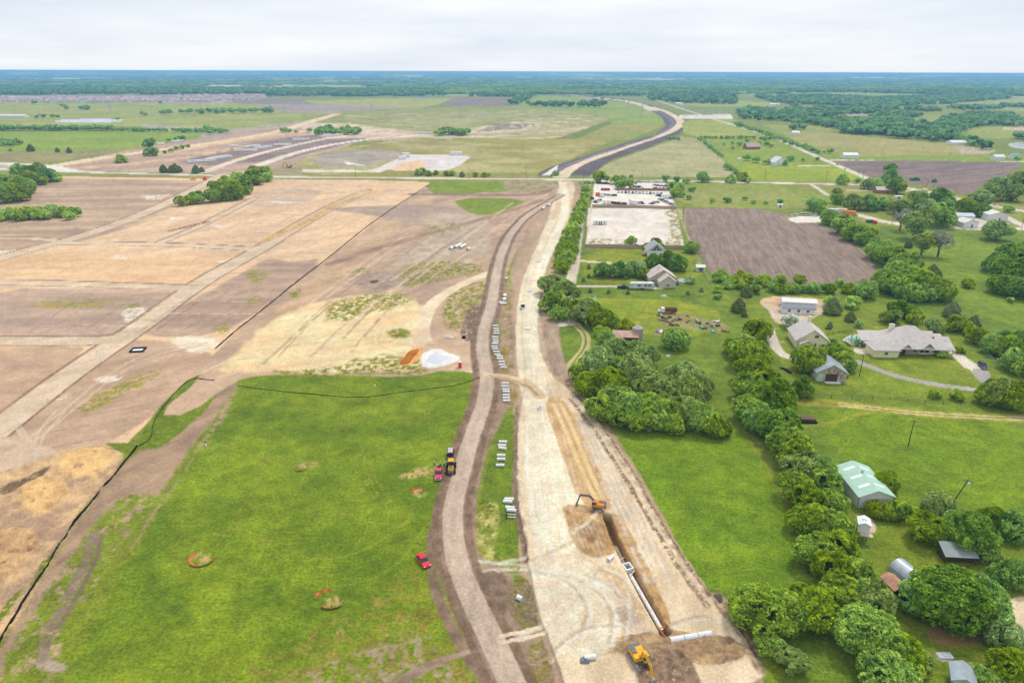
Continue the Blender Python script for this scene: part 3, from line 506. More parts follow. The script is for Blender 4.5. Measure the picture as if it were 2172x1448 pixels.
# ------------------------------------------------------------------ materials
def newmat(name):
    m = bpy.data.materials.new(name); m.use_nodes = True; t = m.node_tree; t.nodes.clear()
    o = N(t, 'ShaderNodeOutputMaterial'); p = N(t, 'ShaderNodeBsdfPrincipled'); L(t, p.outputs[0], o.inputs[0])
    p.inputs['Specular IOR Level'].default_value = .25
    return m, t, p
def mul(t, a, b, f=1.0, mode='MULTIPLY'):
    n = N(t, 'ShaderNodeMix', data_type='RGBA', blend_type=mode); n.inputs[0].default_value = f
    for k, v in ((6, a), (7, b)):
        if hasattr(v, 'links') or hasattr(v, 'is_linked'): L(t, v, n.inputs[k])
        else: n.inputs[k].default_value = v
    return n.outputs[2]
def math_(t, op, a, b=0.0):
    n = N(t, 'ShaderNodeMath', operation=op)
    for k, v in ((0, a), (1, b)):
        if hasattr(v, 'is_linked'): L(t, v, n.inputs[k])
        else: n.inputs[k].default_value = v
    return n.outputs[0]
def rng(t, v, a, b, c, d):
    n = N(t, 'ShaderNodeMapRange'); L(t, v, n.inputs[0])
    for k, x in zip((1, 2, 3, 4), (a, b, c, d)): n.inputs[k].default_value = x
    return n.outputs[0]
def ground_mat():
    m, t, p = newmat('ground')
    col = N(t, 'ShaderNodeVertexColor', layer_name='col'); par = N(t, 'ShaderNodeVertexColor', layer_name='par')
    sp = N(t, 'ShaderNodeSeparateColor'); L(t, par.outputs[0], sp.inputs[0])
    g, d, r = sp.outputs[0], sp.outputs[1], sp.outputs[2]
    ge = N(t, 'ShaderNodeNewGeometry'); pos = ge.outputs['Position']
    def noise(sc, det=5, rough=.6, dist=0.0, mapping=None):
        n = N(t, 'ShaderNodeTexNoise', i_Scale=sc, i_Detail=det, i_Roughness=rough, i_Distortion=dist)
        if mapping:
            mp = N(t, 'ShaderNodeMapping', i_Scale=mapping[0], i_Rotation=mapping[1]); L(t, pos, mp.inputs[0]); L(t, mp.outputs[0], n.inputs['Vector'])
        else: L(t, pos, n.inputs['Vector'])
        return n.outputs[0]
    nA = noise(.22, 6, .62, .6); nB = noise(1.6, 5, .7); nC = noise(7, 3, .7)
    nS = noise(.55, 5, .65, 1.5, ((1, 2.6, 1), (0, 0, .5)))
    # grass: mottled light and dark tufts
    ga = rng(t, nA, .34, .66, .78, 1.18); gb = rng(t, nB, .32, .68, .60, 1.42); gs = rng(t, nS, .3, .7, .8, 1.2)
    gm = math_(t, 'MULTIPLY', math_(t, 'MULTIPLY', ga, gb), gs)
    gcol = mul(t, col.outputs[0], gm)
    cc = N(t, 'ShaderNodeCombineColor'); L(t, gm, cc.inputs[0]); L(t, gm, cc.inputs[1]); L(t, gm, cc.inputs[2])
    gcol = mul(t, col.outputs[0], cc.outputs[0])
    dry = rng(t, noise(.09, 5, .6, 1.0), .5, .72, 0, .3)
    yel = mul(t, gcol, (1.6, 1.12, 1.4, 1)); mixy = N(t, 'ShaderNodeMix', data_type='RGBA'); L(t, dry, mixy.inputs[0]); L(t, gcol, mixy.inputs[6]); L(t, yel, mixy.inputs[7])
    gcol = mixy.outputs[2]
    # soil / gravel
    vo = N(t, 'ShaderNodeTexVoronoi', i_Scale=4.5); L(t, pos, vo.inputs['Vector'])
    sa = rng(t, nA, .33, .67, .92, 1.08); sb = rng(t, nB, .33, .67, .80, 1.16); sc_ = rng(t, nC, .33, .67, .78, 1.2)
    sm = math_(t, 'MULTIPLY', math_(t, 'MULTIPLY', sa, sb), sc_)
    c2 = N(t, 'ShaderNodeCombineColor'); [L(t, sm, c2.inputs[k]) for k in range(3)]
    scol = mul(t, col.outputs[0], c2.outputs[0])
    speck = rng(t, vo.outputs['Distance'], .06, .2, .84, 1.02)
    c3 = N(t, 'ShaderNodeCombineColor'); [L(t, speck, c3.inputs[k]) for k in range(3)]
    rm = N(t, 'ShaderNodeMix', data_type='RGBA'); L(t, r, rm.inputs[0]); L(t, scol, rm.inputs[6]); L(t, mul(t, scol, c3.outputs[0]), rm.inputs[7])
    fin = N(t, 'ShaderNodeMix', data_type='RGBA'); L(t, g, fin.inputs[0]); L(t, rm.outputs[2], fin.inputs[6]); L(t, gcol, fin.inputs[7])
    L(t, fin.outputs[2], p.inputs['Base Color'])
    w = par.outputs['Alpha']
    L(t, rng(t, w, .3, .7, .95, .12), p.inputs['Roughness'])
    hh = math_(t, 'ADD', math_(t, 'MULTIPLY', nB, .5), math_(t, 'MULTIPLY', nA, 1.0)); hh = math_(t, 'ADD', hh, math_(t, 'MULTIPLY', nC, .2))
    bp = N(t, 'ShaderNodeBump', i_Distance=.5); L(t, hh, bp.inputs['Height'])
    L(t, math_(t, 'ADD', math_(t, 'MULTIPLY', g, .45), math_(t, 'MULTIPLY', math_(t, 'SUBTRACT', 1.0, g), .28)), bp.inputs['Strength'])
    L(t, bp.outputs[0], p.inputs['Normal'])
    return m
MG = ground_mat()
def setp(o, label=None, cat=None, group=None, kind=None):
    if label: o['label'] = label
    if cat: o['category'] = cat
    if group: o['group'] = group
    if kind: o['kind'] = kind
def build_ground():
    fcl = CLS[faces[:, 0]]
    for i, nm in enumerate(CN):
        F = faces[fcl == i]
        if len(F) == 0: continue
        u, inv = np.unique(F, return_inverse=True)
        me = fast_mesh(nm, CO[u], inv.reshape(F.shape), MG, COL[u], PAR[u], True)
        o = bpy.data.objects.new(nm, me); SC.collection.objects.link(o); setp(o, kind='structure')
    # wide skirt behind and beside the camera
    s = 60000.0; yb = float(Yr[-1]); xs = float(GX[-1, -1])
build_ground()
def gz(x, y):
    j = int(np.clip(np.searchsorted(-Yr, -y)-1, 0, NR-2)); s = (x/(y*CP+CAMH*SP))*F0+W0/2
    i = int(np.clip(np.searchsorted(cols, s)-1, 0, NC-2))
    return float(min(ZG[j, i], ZG[j+1, i+1]))
# ------------------------------------------------------------------ generic builders
random.seed(4); RS = np.random.RandomState(7)
def link(o): SC.collection.objects.link(o); return o
def simple(name, c, rough=.7, var=.18, sc=1.5, bump=0.0, metal=0.0, spec=.25, lin=False, stripes=None):
    m, t, p = newmat(name); col = tuple(c) if lin else tuple(np.minimum(s2l(c), .8)); col = (*map(float, col), 1)
    tcn = N(t, 'ShaderNodeTexCoord'); n = N(t, 'ShaderNodeTexNoise', i_Scale=sc, i_Detail=5.0); L(t, tcn.outputs['Object'], n.inputs['Vector'])
    f = rng(t, n.outputs[0], .3, .7, 1-var, 1+var*.6); cc = N(t, 'ShaderNodeCombineColor'); [L(t, f, cc.inputs[k]) for k in range(3)]
    base = mul(t, col, cc.outputs[0])
    if stripes:
        w = N(t, 'ShaderNodeTexWave', i_Scale=stripes[0], bands_direction=stripes[1]); L(t, tcn.outputs['Object'], w.inputs['Vector'])
        g = rng(t, w.outputs[0], 0, 1, stripes[2], 1.0); c2 = N(t, 'ShaderNodeCombineColor'); [L(t, g, c2.inputs[k]) for k in range(3)]
        base = mul(t, base, c2.outputs[0])
    L(t, base, p.inputs['Base Color']); p.inputs['Roughness'].default_value = rough; p.inputs['Metallic'].default_value = metal
    p.inputs['Specular IOR Level'].default_value = spec
    if bump:
        b_ = N(t, 'ShaderNodeBump', i_Strength=bump, i_Distance=.1); L(t, n.outputs[0], b_.inputs['Height']); L(t, b_.outputs[0], p.inputs['Normal'])
    return m
class MB:
    def __init__(s): s.v = []; s.f = []; s.m = []; s.mi = 0
    def add(s, vs, fs, M=None):
        k = len(s.v)
        for q in vs:
            q = Vector(q); s.v.append(tuple(M @ q) if M is not None else tuple(q))
        for f in fs: s.f.append(tuple(i+k for i in f)); s.m.append(s.mi)
        return s
    def box(s, c, d, M=None, taper=1.0, rz=0):
        x, y, z = c; a, b_, h = d[0]/2, d[1]/2, d[2]/2; t = taper
        vs = [(-a,-b_,-h),(a,-b_,-h),(a,b_,-h),(-a,b_,-h),(-a*t,-b_*t,h),(a*t,-b_*t,h),(a*t,b_*t,h),(-a*t,b_*t,h)]
        cr_, sr = math.cos(rz), math.sin(rz)
        vs = [(x+p[0]*cr_-p[1]*sr, y+p[0]*sr+p[1]*cr_, z+p[2]) for p in vs]
        return s.add(vs, [(3,2,1,0),(4,5,6,7),(0,1,5,4),(1,2,6,5),(2,3,7,6),(3,0,4,7)], M)
    def bar(s, a, b_, r, n=6, r2=None, cap=True):
        a = Vector(a); b_ = Vector(b_); d = (b_-a); r2 = r if r2 is None else r2
        q = d.to_track_quat('Z', 'Y').to_matrix(); vs = []
        for p, rr in ((a, r), (b_, r2)):
            for i in range(n):
                t = 2*math.pi*(i+.5)/n; vs.append(tuple(p+q @ Vector((rr*math.cos(t), rr*math.sin(t), 0))))
        fs = [(i, (i+1) % n, n+(i+1) % n, n+i) for i in range(n)]
        if cap: fs += [tuple(range(n-1, -1, -1)), tuple(range(n, 2*n))]
        return s.add(vs, fs)
    def prism(s, prof, y0, y1, ax='Y'):            # profile in x,z extruded along y
        n = len(prof); f = (lambda p, y: (p[0], y, p[1])) if ax == 'Y' else (lambda p, y: (y, p[0], p[1]))
        vs = [f(p, y0) for p in prof]+[f(p, y1) for p in prof]
        fs = [(i, (i+1) % n, n+(i+1) % n, n+i) for i in range(n)]+[tuple(range(n-1, -1, -1)), tuple(range(n, 2*n))]
        return s.add(vs, fs)
    def quad(s, *p): return s.add(p, [tuple(range(len(p)))])
    def tube(s, a, b_, r, ri, n=14):
        a = Vector(a); b_ = Vector(b_); q = (b_-a).to_track_quat('Z', 'Y').to_matrix(); vs = []
        for p, rr in ((a, r), (b_, r), (b_, ri), (a, ri)):
            for i in range(n):
                t = 2*math.pi*i/n; vs.append(tuple(p+q @ Vector((rr*math.cos(t), rr*math.sin(t), 0))))
        fs = []
        for k in range(4):
            k2 = (k+1) % 4
            for i in range(n): fs.append((k*n+i, k*n+(i+1) % n, k2*n+(i+1) % n, k2*n+i))
        return s.add(vs, fs)
    def build(s, name, mat, parent=None, smooth=False):
        me = bpy.data.meshes.new(name); me.from_pydata(s.v, [], s.f)
        mats = mat if isinstance(mat, (list, tuple)) else [mat]
        for m in mats: me.materials.append(m)
        if len(mats) > 1: me.polygons.foreach_set('material_index', s.m)
        if smooth: me.polygons.foreach_set('use_smooth', [True]*len(me.polygons))
        import bmesh as _b
        bm = _b.new(); bm.from_mesh(me); _b.ops.recalc_face_normals(bm, faces=bm.faces); bm.to_mesh(me); bm.free()
        o = link(bpy.data.objects.new(name, me)); o.parent = parent
        return o
def empty(name, loc, rz=0, label=None, cat=None, group=None):
    o = link(bpy.data.objects.new(name, None)); o.location = loc; o.rotation_euler = (0, 0, rz); o.empty_display_size = .5
    setp(o, label, cat, group); return o
def on(px, py, dz=0):
    p = G(px, py); z = gz(p.x, p.y); p = G(px, py, z); return Vector((p.x, p.y, gz(p.x, p.y)+dz))
def dup(root, loc=None, rz=None, sc=None, label=None, group=None, mat=None):
    r = root.copy(); link(r)
    if loc is not None: r.location = loc
    if rz is not None: r.rotation_euler = (0, 0, rz)
    if sc is not None: r.scale = sc if hasattr(sc, '__len__') else (sc, sc, sc)
    if label: r['label'] = label
    if group: r['group'] = group
    for ch in list(root.children):
        c = ch.copy(); link(c); c.parent = r
        for g in ch.children:
            d = g.copy(); link(d); d.parent = c
    return r
ORD = 'first second third fourth fifth sixth seventh eighth ninth tenth eleventh twelfth thirteenth fourteenth fifteenth sixteenth seventeenth eighteenth nineteenth twentieth'.split()
def ordw(n):
    if n < 20: return ORD[n]
    n += 1; s = {1: 'st', 2: 'nd', 3: 'rd'}.get(n % 10 if n % 100 not in (11, 12, 13) else 0, 'th'); return f'{n}{s}'
# ------------------------------------------------------------------ trees
def leaf_mat(name, c1, c2, c3):
    m, t, p = newmat(name); va = N(t, 'ShaderNodeVertexColor', layer_name='col'); oi = N(t, 'ShaderNodeObjectInfo')
    sp = N(t, 'ShaderNodeSeparateColor'); L(t, va.outputs[0], sp.inputs[0])
    r = N(t, 'ShaderNodeValToRGB'); e = r.color_ramp.elements; e[0].position = 0; e[1].position = 1
    e[0].color = (*map(float, c1), 1); e[1].color = (*map(float, c3), 1); k = e.new(.5); k.color = (*map(float, c2), 1); L(t, sp.outputs[0], r.inputs[0])
    hs = N(t, 'ShaderNodeHueSaturation'); L(t, r.outputs[0], hs.inputs['Color'])
    L(t, rng(t, oi.outputs['Random'], 0, 1, .485, .512), hs.inputs['Hue']); L(t, rng(t, oi.outputs['Random'], 0, 1, 1.0, 1.5), hs.inputs['Value'])
    L(t, rng(t, oi.outputs['Random'], 0, 1, 1.08, .82), hs.inputs['Saturation'])
    L(t, hs.outputs[0], p.inputs['Base Color']); p.inputs['Roughness'].default_value = .75; p.inputs['Specular IOR Level'].default_value = .08
    tr = N(t, 'ShaderNodeBsdfTranslucent'); L(t, hs.outputs[0], tr.inputs[0]); ms = N(t, 'ShaderNodeMixShader', i_0=.32)
    o = [n for n in t.nodes if n.type == 'OUTPUT_MATERIAL'][0]; L(t, p.outputs[0], ms.inputs[1]); L(t, tr.outputs[0], ms.inputs[2]); L(t, ms.outputs[0], o.inputs[0])
    return m
LM = {'elm': leaf_mat('leaf_elm', (.034, .078, .004), (.225, .365, .012), (.56, .69, .035)),
      'oak': leaf_mat('leaf_oak', (.030, .070, .006), (.155, .300, .016), (.42, .60, .055)),
      'far': leaf_mat('leaf_far', (.020, .065, .018), (.095, .215, .045), (.28, .44, .10)),
      'pale': leaf_mat('leaf_pale', (.07, .13, .02), (.25, .355, .06), (.52, .62, .16)),
      'cedar': leaf_mat('leaf_cedar', (.09, .125, .035), (.19, .25, .07), (.32, .38, .12)),
      'bare': leaf_mat('leaf_bare', (.20, .20, .15), (.28, .28, .21), (.38, .38, .30)),
      'white': leaf_mat('blossom', (.16, .22, .10), (.40, .45, .34), (.8, .82, .78))}
BARK = simple('bark', (118, 100, 84), .9, .3, 6, .4)
def crown_mesh(name, n, size, seed, lobes=14, squash=.8, cone=False, gap=.0, round_=False):
    rs = np.random.RandomState(seed)
    if cone:
        h = rs.rand(n)**1.1; ang = rs.rand(n)*6.283; rad = np.minimum(1, 3*h+.6)*(1-h**1.5)**.75*.92*(.75+.3*rs.rand(n)); rad *= 1+.12*np.sin(ang*5+h*9)
        ctr = np.column_stack([rad*np.cos(ang), rad*np.sin(ang), h*2.0-1.0]); out = np.column_stack([np.cos(ang), np.sin(ang), .5+0*ang])
        tone = rs.rand(n)*.6+.2; lob = rs.randint(0, 9, n); tone += (rs.rand(9)[lob]-.5)*.3
    else:
        L_ = []
        for i in range(lobes):
            d = rs.normal(size=3); d /= np.linalg.norm(d); d[2] = abs(d[2])*1.0-.35 if rs.rand() < .8 else d[2]
            rr = .26+.24*rs.rand(); k = (1-rr)*(.80+.42*rs.rand()) if not round_ else (1-rr)*.8
            L_.append((d*k*np.array([1, 1, squash]), rr))
        L_.append((np.array([0, 0, .0]), .54)); lob = rs.randint(0, len(L_), n)
        C = np.array([a for a, _ in L_]); Rr = np.array([b_ for _, b_ in L_]); ton = rs.rand(len(L_))
        d = rs.normal(size=(n, 3)); d /= np.linalg.norm(d, axis=1)[:, None]; d[:, 2] = np.where(rs.rand(n) < .6, np.abs(d[:, 2]), d[:, 2])
        sh = .74+.36*rs.rand(n)**1.2 + .10*np.sin(d[:, 0]*9+lob)*np.sin(d[:, 1]*8+lob*2)
        fq = 3.2 if n > 3000 else 2.2; bmp = (vn(d[:, 0]*fq+lob*5+20, d[:, 1]*fq+d[:, 2]*fq*.6+seed, 7)+vn(d[:, 2]*fq*1.3+40, d[:, 0]*fq*.7-d[:, 1]*fq+lob*3, 9))/2
        sh = .66+.46*bmp+.12*rs.rand(n)
        ctr = C[lob]+d*(Rr[lob]*sh)[:, None]
        # drop leaves buried inside other lobes
        dist = np.linalg.norm(ctr[:, None, :]-C[None], axis=2)/Rr[None]; keep = dist.min(1) > .70
        ctr, d, lob, sh, bmp = ctr[keep], d[keep], lob[keep], sh[keep], bmp[keep]; n = len(ctr); out = d; tone = (-.10 if n > 9000 else .06)+.30*rs.rand(n)+.26*ton[lob]+1.05*(bmp-.25)  # tone follows clump height: pale new tips, shade of the gaps painted in
        if gap: k = vn(ctr[:, 0]*4+seed, ctr[:, 1]*4+ctr[:, 2]*3, seed) > gap; ctr, out, tone = ctr[k], out[k], tone[k]; n = len(ctr)
    nr = out+rs.normal(size=(n, 3))*.75; nr /= np.linalg.norm(nr, axis=1)[:, None]
    a = np.cross(nr, rs.normal(size=(n, 3))); a /= np.linalg.norm(a, axis=1)[:, None]; b_ = np.cross(nr, a)
    s = size*(.6+.8*rs.rand(n))[:, None]; c = .5+.4*rs.rand(n)[:, None]
    co = np.stack([ctr-a*s, ctr-b_*s*c, ctr+a*s, ctr+b_*s*c*.9], 1).reshape(-1, 3)
    fc = np.arange(4*n).reshape(n, 4); cl = np.repeat(np.clip(tone, 0, 1), 4)[:, None]*np.ones((1, 3))
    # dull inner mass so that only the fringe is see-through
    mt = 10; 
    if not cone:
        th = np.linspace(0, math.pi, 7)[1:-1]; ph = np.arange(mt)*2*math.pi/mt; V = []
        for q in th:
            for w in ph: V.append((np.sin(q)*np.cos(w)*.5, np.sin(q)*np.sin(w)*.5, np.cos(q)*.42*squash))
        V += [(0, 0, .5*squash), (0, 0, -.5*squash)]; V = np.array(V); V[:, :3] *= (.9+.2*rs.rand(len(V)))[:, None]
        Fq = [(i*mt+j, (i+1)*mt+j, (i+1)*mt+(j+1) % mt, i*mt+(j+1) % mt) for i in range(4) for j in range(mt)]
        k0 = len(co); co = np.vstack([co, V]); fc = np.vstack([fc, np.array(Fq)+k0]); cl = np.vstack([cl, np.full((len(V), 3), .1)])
    return co, fc, cl
CR = {}; NM = {}
def mk(kind, lod, n, size, nv, **kw):
    for i in range(nv):
        k2 = dict(kw)
        if 'lobes' in k2: k2['lobes'] = int(k2['lobes']*(.6, 1.1, .8, 1.3, .9, 1.0)[i % 6]); k2['squash'] = k2['squash']*(1.12, .88, 1.0, .95, 1.2, .82)[i % 6]
        co, fc, cl = crown_mesh(kind, n, size, hash_(kind)+i*13+lod, **k2)
        me = fast_mesh(kind+'_crown', co, fc, LM[kind], cl); CR.setdefault((kind, lod), []).append(me); NM[(kind, lod, i)] = (co, fc, cl)
def hash_(s): return sum(ord(c) for c in s)
for k, gp in (('elm', 0), ('oak', 0), ('pale', .32)):
    mk(k, 0, 30000, .040, 6, lobes=30, gap=max(gp, .2), squash=.95); mk(k, 1, 6500, .072, 5, lobes=18, gap=gp, squash=.9); mk(k, 2, 700, .17, 3, lobes=9, squash=.85)
mk('cedar', 0, 9000, .05, 2, cone=True); mk('cedar', 1, 3500, .08, 2, cone=True); mk('cedar', 2, 300, .24, 2, cone=True)
mk('bare', 0, 3000, .05, 1, gap=.35); mk('bare', 1, 1500, .07, 2, gap=.4); mk('white', 1, 3000, .08, 1)
CR[('bare', 2)] = CR[('bare', 1)]; CR[('white', 0)] = CR[('white', 2)] = CR[('white', 1)]
def trunk_mesh(seed, cone=False):
    rs = random.Random(seed); b_ = MB(); b_.bar((0, 0, -1.6), (.02, .01, -.9), .085, 8, .065); b_.bar((.02, .01, -.9), (0, 0, 0), .065, 7, .04)
    for i in range(0 if cone else 6):
        a = i*1.05+rs.random()*.6; z = -.85+.1*i; e = (math.cos(a)*.55, math.sin(a)*.55, z+.75+.2*rs.random()); mdl = (math.cos(a)*.25, math.sin(a)*.25, z+.3)
        b_.bar((0.01, 0, z), mdl, .04, 5, .028); b_.bar(mdl, e, .028, 5, .012)
    o = b_.build('trunk', BARK); me = o.data; bpy.data.objects.remove(o); return me
TM = [trunk_mesh(i) for i in range(4)]; TMC = trunk_mesh(9, True)
TQ = []
def tree(cx, cy, r, kind='elm', label=None, group=None, name=None, tall=1.0, cat='tree', hc=None): TQ.append((cx, cy, r, kind, label, group, name, tall, cat, hc))
def plant(cx, cy, r, kind, label, group, name, tall, cat, hc):
    z = 3.0
    for _ in range(3):
        p = G(cx, cy, z); R = r/pscale(p.x, p.y, z)
        z = (R*(.74 if hc is None else hc))*tall if kind != 'cedar' else R*1.0
    lod = 0 if r > 17 else (1 if r > 5.5 else 2)
    g = gz(p.x, p.y); v = random.choice(CR[(kind, lod)])
    if name is None: name = {'cedar': 'cedar_tree', 'bare': 'bare_tree', 'white': 'flowering_tree'}.get(kind, 'tree')
    if r < 4.5:
        o = link(bpy.data.objects.new(name, v)); o.location = p
    else:
        o = empty(name, p); c = link(bpy.data.objects.new('crown', v)); c.parent = o
        tk = link(bpy.data.objects.new('trunk', TMC if kind == 'cedar' else random.choice(TM))); tk.parent = o
    # the trunk reaches from the crown's middle down to the ground
    sz = R*(1.0 if kind == 'cedar' else (.92+.16*random.random())*tall)
    kk = 1.12 if kind == 'cedar' else (1.08 if r > 30 else 1.2)
    o.scale = (R*kk, R*kk, sz*.92 if kind == 'cedar' else sz*(1 if r > 30 else 1.15))
    if r >= 4.5: tk.scale = (1, 1, max(.4, (p.z-g)/1.55/o.scale[2]))
    o.location = p; o.rotation_euler = (0, 0, random.random()*6.28)
    setp(o, label, cat, group); return o
def grove(lst, desc, where, group, kind='elm', key=lambda q: q[0], side='from the left', name=None, cat='tree', **kw):
    lst = sorted(lst, key=key)
    for i, q in enumerate(lst):
        k = q[3] if len(q) > 3 else kind
        d = {'cedar': 'dark conical cedar', 'pale': 'pale feathery green tree', 'bare': 'almost leafless grey tree', 'oak': 'dark green round tree'}.get(k, desc) if len(q) > 3 else desc
        tree(q[0], q[1], q[2], k, f'{d}, {ordw(i)} {side} {where}'.strip(), group, name, cat=cat, **kw)
BK = lambda q: -q[1]
grove([(1606,700,32),(1580,735,32),(1557,735,22),(1593,752,40),(1598,785,38),(1629,810,36),(1593,822,36),(1650,845,42,'oak'),(1588,866,35),(1611,888,36,'oak'),(1650,900,42,'oak'),(1672,942,44),(1690,962,40),(1697,990,40,'pale'),(1744,992,28),(1755,1025,38),(1690,1032,40),(1713,1060,40),(1765,1062,28),(1715,1102,42),(1762,1112,44),(1776,1162,46),(1730,1172,44),(1768,1208,48),(1807,1215,42),(1776,1252,46),(1720,1290,56),(1611,1288,60),(1668,1300,50),(1835,1335,62),(1872,1370,58),(1912,1388,52),(1888,1432,56),(1856,1272,40,'pale'),(1830,1250,34),(1945,1404,30,'pale')],
      'leafy green tree', 'in the long hedgerow', 'trees of the hedgerow along the right meadow', key=BK, side='from the near end')
grove([(1284,719,20),(1268,771,42,'pale'),(1315,742,34,'pale'),(1361,752,34,'pale'),(1346,784,42,'pale'),(1299,812,42),(1253,812,34),(1366,812,44,'pale'),(1396,832,42,'pale'),(1304,838,34),(1449,800,42,'pale'),(1476,812,34,'pale'),(1457,834,42,'pale'),(1276,866,36),(1304,874,34),(1335,868,38),(1372,862,40),(1395,888,32),(1358,890,32),(1418,872,38),(1452,872,42,'pale'),(1482,884,36),(1503,898,28),(1521,904,26),(1428,900,24),(1232,790,26),(1326,782,30)],
      'leafy green tree', 'in the grove south of the rusty barn', 'trees of the grove beside the road bed')
tree(1433, 719, 26, 'elm', 'single round green bush on the lawn south of the junk heap', cat='tree')
grove([(1175,604,32,'pale'),(1200,618,28,'pale'),(1177,641,27),(1187,664,19)], 'leafy green tree', 'where the gravel lane forks', 'trees at the fork of the lane')
grove([(1247,661,30,'pale'),(1269,673,27),(1229,653,22),(1289,676,20),(1326,693,17),(1277,703,16),(1216,648,14)], 'leafy green tree', 'between the lane fork and the rusty barn', 'trees behind the rusty barn')
tree(2014, 1268, 76, 'oak', 'broad glossy dark green tree spreading east of the round metal hut', cat='tree')
tree(1968, 1270, 50, 'oak', 'left shoulder of dark foliage beside the round metal hut', cat='tree')
tree(2072, 1276, 60, 'oak', 'dark green tree nearest the pale gravel drive at bottom right', cat='tree')
grove([(1969,1122,38),(2060,1130,50,'oak'),(2035,1112,30,'oak'),(2105,1101,26,'oak'),(1988,1068,28,'pale'),(1877,1024,26),(1860,1080,20),(1905,1082,24),(1882,1084,20),(1930,1085,16),(2151,1119,30,'oak'),(2148,1218,34,'oak'),(2120,1215,20,'oak'),(2095,1172,24),(2010,1095,20,'pale')], 'leafy green tree', 'around the green roofed shed', 'garden trees near the green roofed shed')
grove([(2127,1344,36,'pale'),(2148,1412,42),(2071,1428,24),(2100,1440,22),(2030,1400-130,20,'pale'),(1681,1400,34,'pale'),(1632,1368,28),(1655,1378,20,'pale')], 'bright green bush', 'along the bottom right edge', 'bushes along the bottom right')
# hedge beside the narrow lane
hp = [(1247,388,8.8),(1243,402,10.0),(1240,416,10.0),(1236,430,11.2),(1230,443,12.5),(1226,457,12.5),(1222,470,13.8),(1216,483,15.0),(1211,497,16.2),(1206,511,17.5),(1201,525,18.8),(1198,540,18.8),(1196,553,18.8),(1204,545,16.2),(1190,566,16.2),(1210,528,15.0)]
grove(hp, 'bushy green hedge tree', 'in the hedge along the narrow lane', 'hedge trees along the narrow lane', key=BK, side='from the near end')
grove([(1375,522,10,'oak'),(1391,514,11,'oak'),(1402,521,9),(1468,525,15,'oak'),(1338,512,12,'pale'),(1279,574,18,'oak'),(1316,574,20,'oak'),(1349,570,20,'pale'),(1366,580,14,'oak'),(1389,556,18,'oak'),(1416,554,20,'oak'),(1438,560,19,'oak'),(1466,594,10,'pale'),(1456,590,6)], 'round green garden tree', 'around the two grey roofed houses', 'garden trees around the two houses')
for i, (x, y, r) in enumerate([(1249,565,4.6),(1249,585,4.6),(1238,593,4.6),(1252,616,4.6),(1291,618,4.6),(1332,620,4.6),(1488,614,5),(1459,621,4.6)]):
    tree(x, y, r, 'cedar', f'small dark clipped conifer, {ordw(i)} along the lawn strip by the long drive', 'small conifers by the long drive', cat='shrub')
grove([(1528,586,15),(1560,596,14),(1570,584,12),(1587,591,12),(1617,594,14),(1585,616,13,'cedar'),(1525,614,10),(1523,628,9),(1622,596,14),(1656,593,12),(1695,593,13),(1684,611,14,'oak'),(1655,613,13,'oak'),(1640,610,12,'oak'),(1710,612,12,'oak'),(1729,611,14,'oak'),(1757,612,14,'oak'),(1783,600,10),(1802,613,13),(1604,614,12,'oak'),(1544,604,11),(1572,606,11)], 'bushy green tree', 'in the hedge below the ploughed field', 'hedge along the near edge of the ploughed field')
tree(1568, 646, 16, 'cedar', 'dark cedar standing alone between the junk yard and the gravel pad'); tree(1579, 665, 7, 'cedar', 'small dark cedar just below the lone cedar')
grove([(1839,616,22),(1811,642,16),(1768,647,19,'cedar'),(1760,640,13),(1805,670,12,'cedar'),(1821,687,10,'pale'),(1768,721,8),(1822,726,9),(1761,687,6,'cedar'),(1677,682,18,'white'),(1718,762,36),(1774,754,32),(1796,772,20),(1788,793,10),(1745,758,22),(1704,824,22,'oak'),(1907,656,22,'oak'),(1892,672,19,'pale'),(1943,672,17),(1928,660,18,'oak'),(1980,692,18,'pale'),(2022,655,18,'cedar'),(1983,835,12),(2028,837,14),(2036,741,10),(1998,750,10)], 'green garden tree', 'around the ranch house', 'garden trees around the ranch house')
grove([(2028,687,20),(2048,690,16,'oak'),(2067,681,15,'cedar'),(2062,704,14),(2078,716,20),(2092,722,18),(2110,732,24),(2138,740,26),(2130,722,20,'oak'),(2152,765,26),(2166,720,20,'oak'),(2172,780,22)], 'bushy green tree', 'in the hedge past the ranch drive', 'hedge trees right of the ranch house')
grove([(2120,832,36,'pale'),(2152,842,35),(2100,840,24)], 'wide green bush', 'where the ranch track meets the right edge', 'bushes at the end of the ranch track')
grove([(1762,462,20),(1790,478,24),(1813,493,24),(1835,507,18),(1848,492,14),(1868,532,26),(1893,546,28),(1921,560,28),(1903,580,25),(1884,598,30),(1926,582,28),(1955,602,36),(1992,616,28),(1912,620,16,'oak'),(1977,582,24,'cedar'),(1940,620,24),(1972,622,22)], 'leafy green tree', 'in the belt along the ploughed field', 'tree belt right of the ploughed field', key=BK, side='from the near end')
grove([(2150,580,42,'oak'),(2168,540,42,'oak'),(2130,604,26,'oak'),(2118,560,24,'oak'),(2172,610,30,'oak')], 'dark green tree', 'in the far right grove', 'grove at the right edge')
tree(2053, 602, 12, 'elm', 'small round bush on the open slope below the right grove', cat='tree'); tree(2143, 636, 8, 'oak', 'low dark bush on the open slope near the right edge')
tree(2117, 490, 26, 'pale', 'soft grey green tree right of the white garage'); tree(1960, 512, 22, 'pale', 'spreading thin pasture tree left of the forked bare tree', hc=1.5); tree(1997, 510, 24, 'bare', 'grey forked tree with hardly any leaves in the pasture', hc=1.5)
tree(1945, 472, 28, 'pale', 'broad pasture tree with visible trunk below the white lane', hc=1.3); tree(1914, 462, 20, 'bare', 'greyish thin tree just left of the white lane pole', hc=1.4)
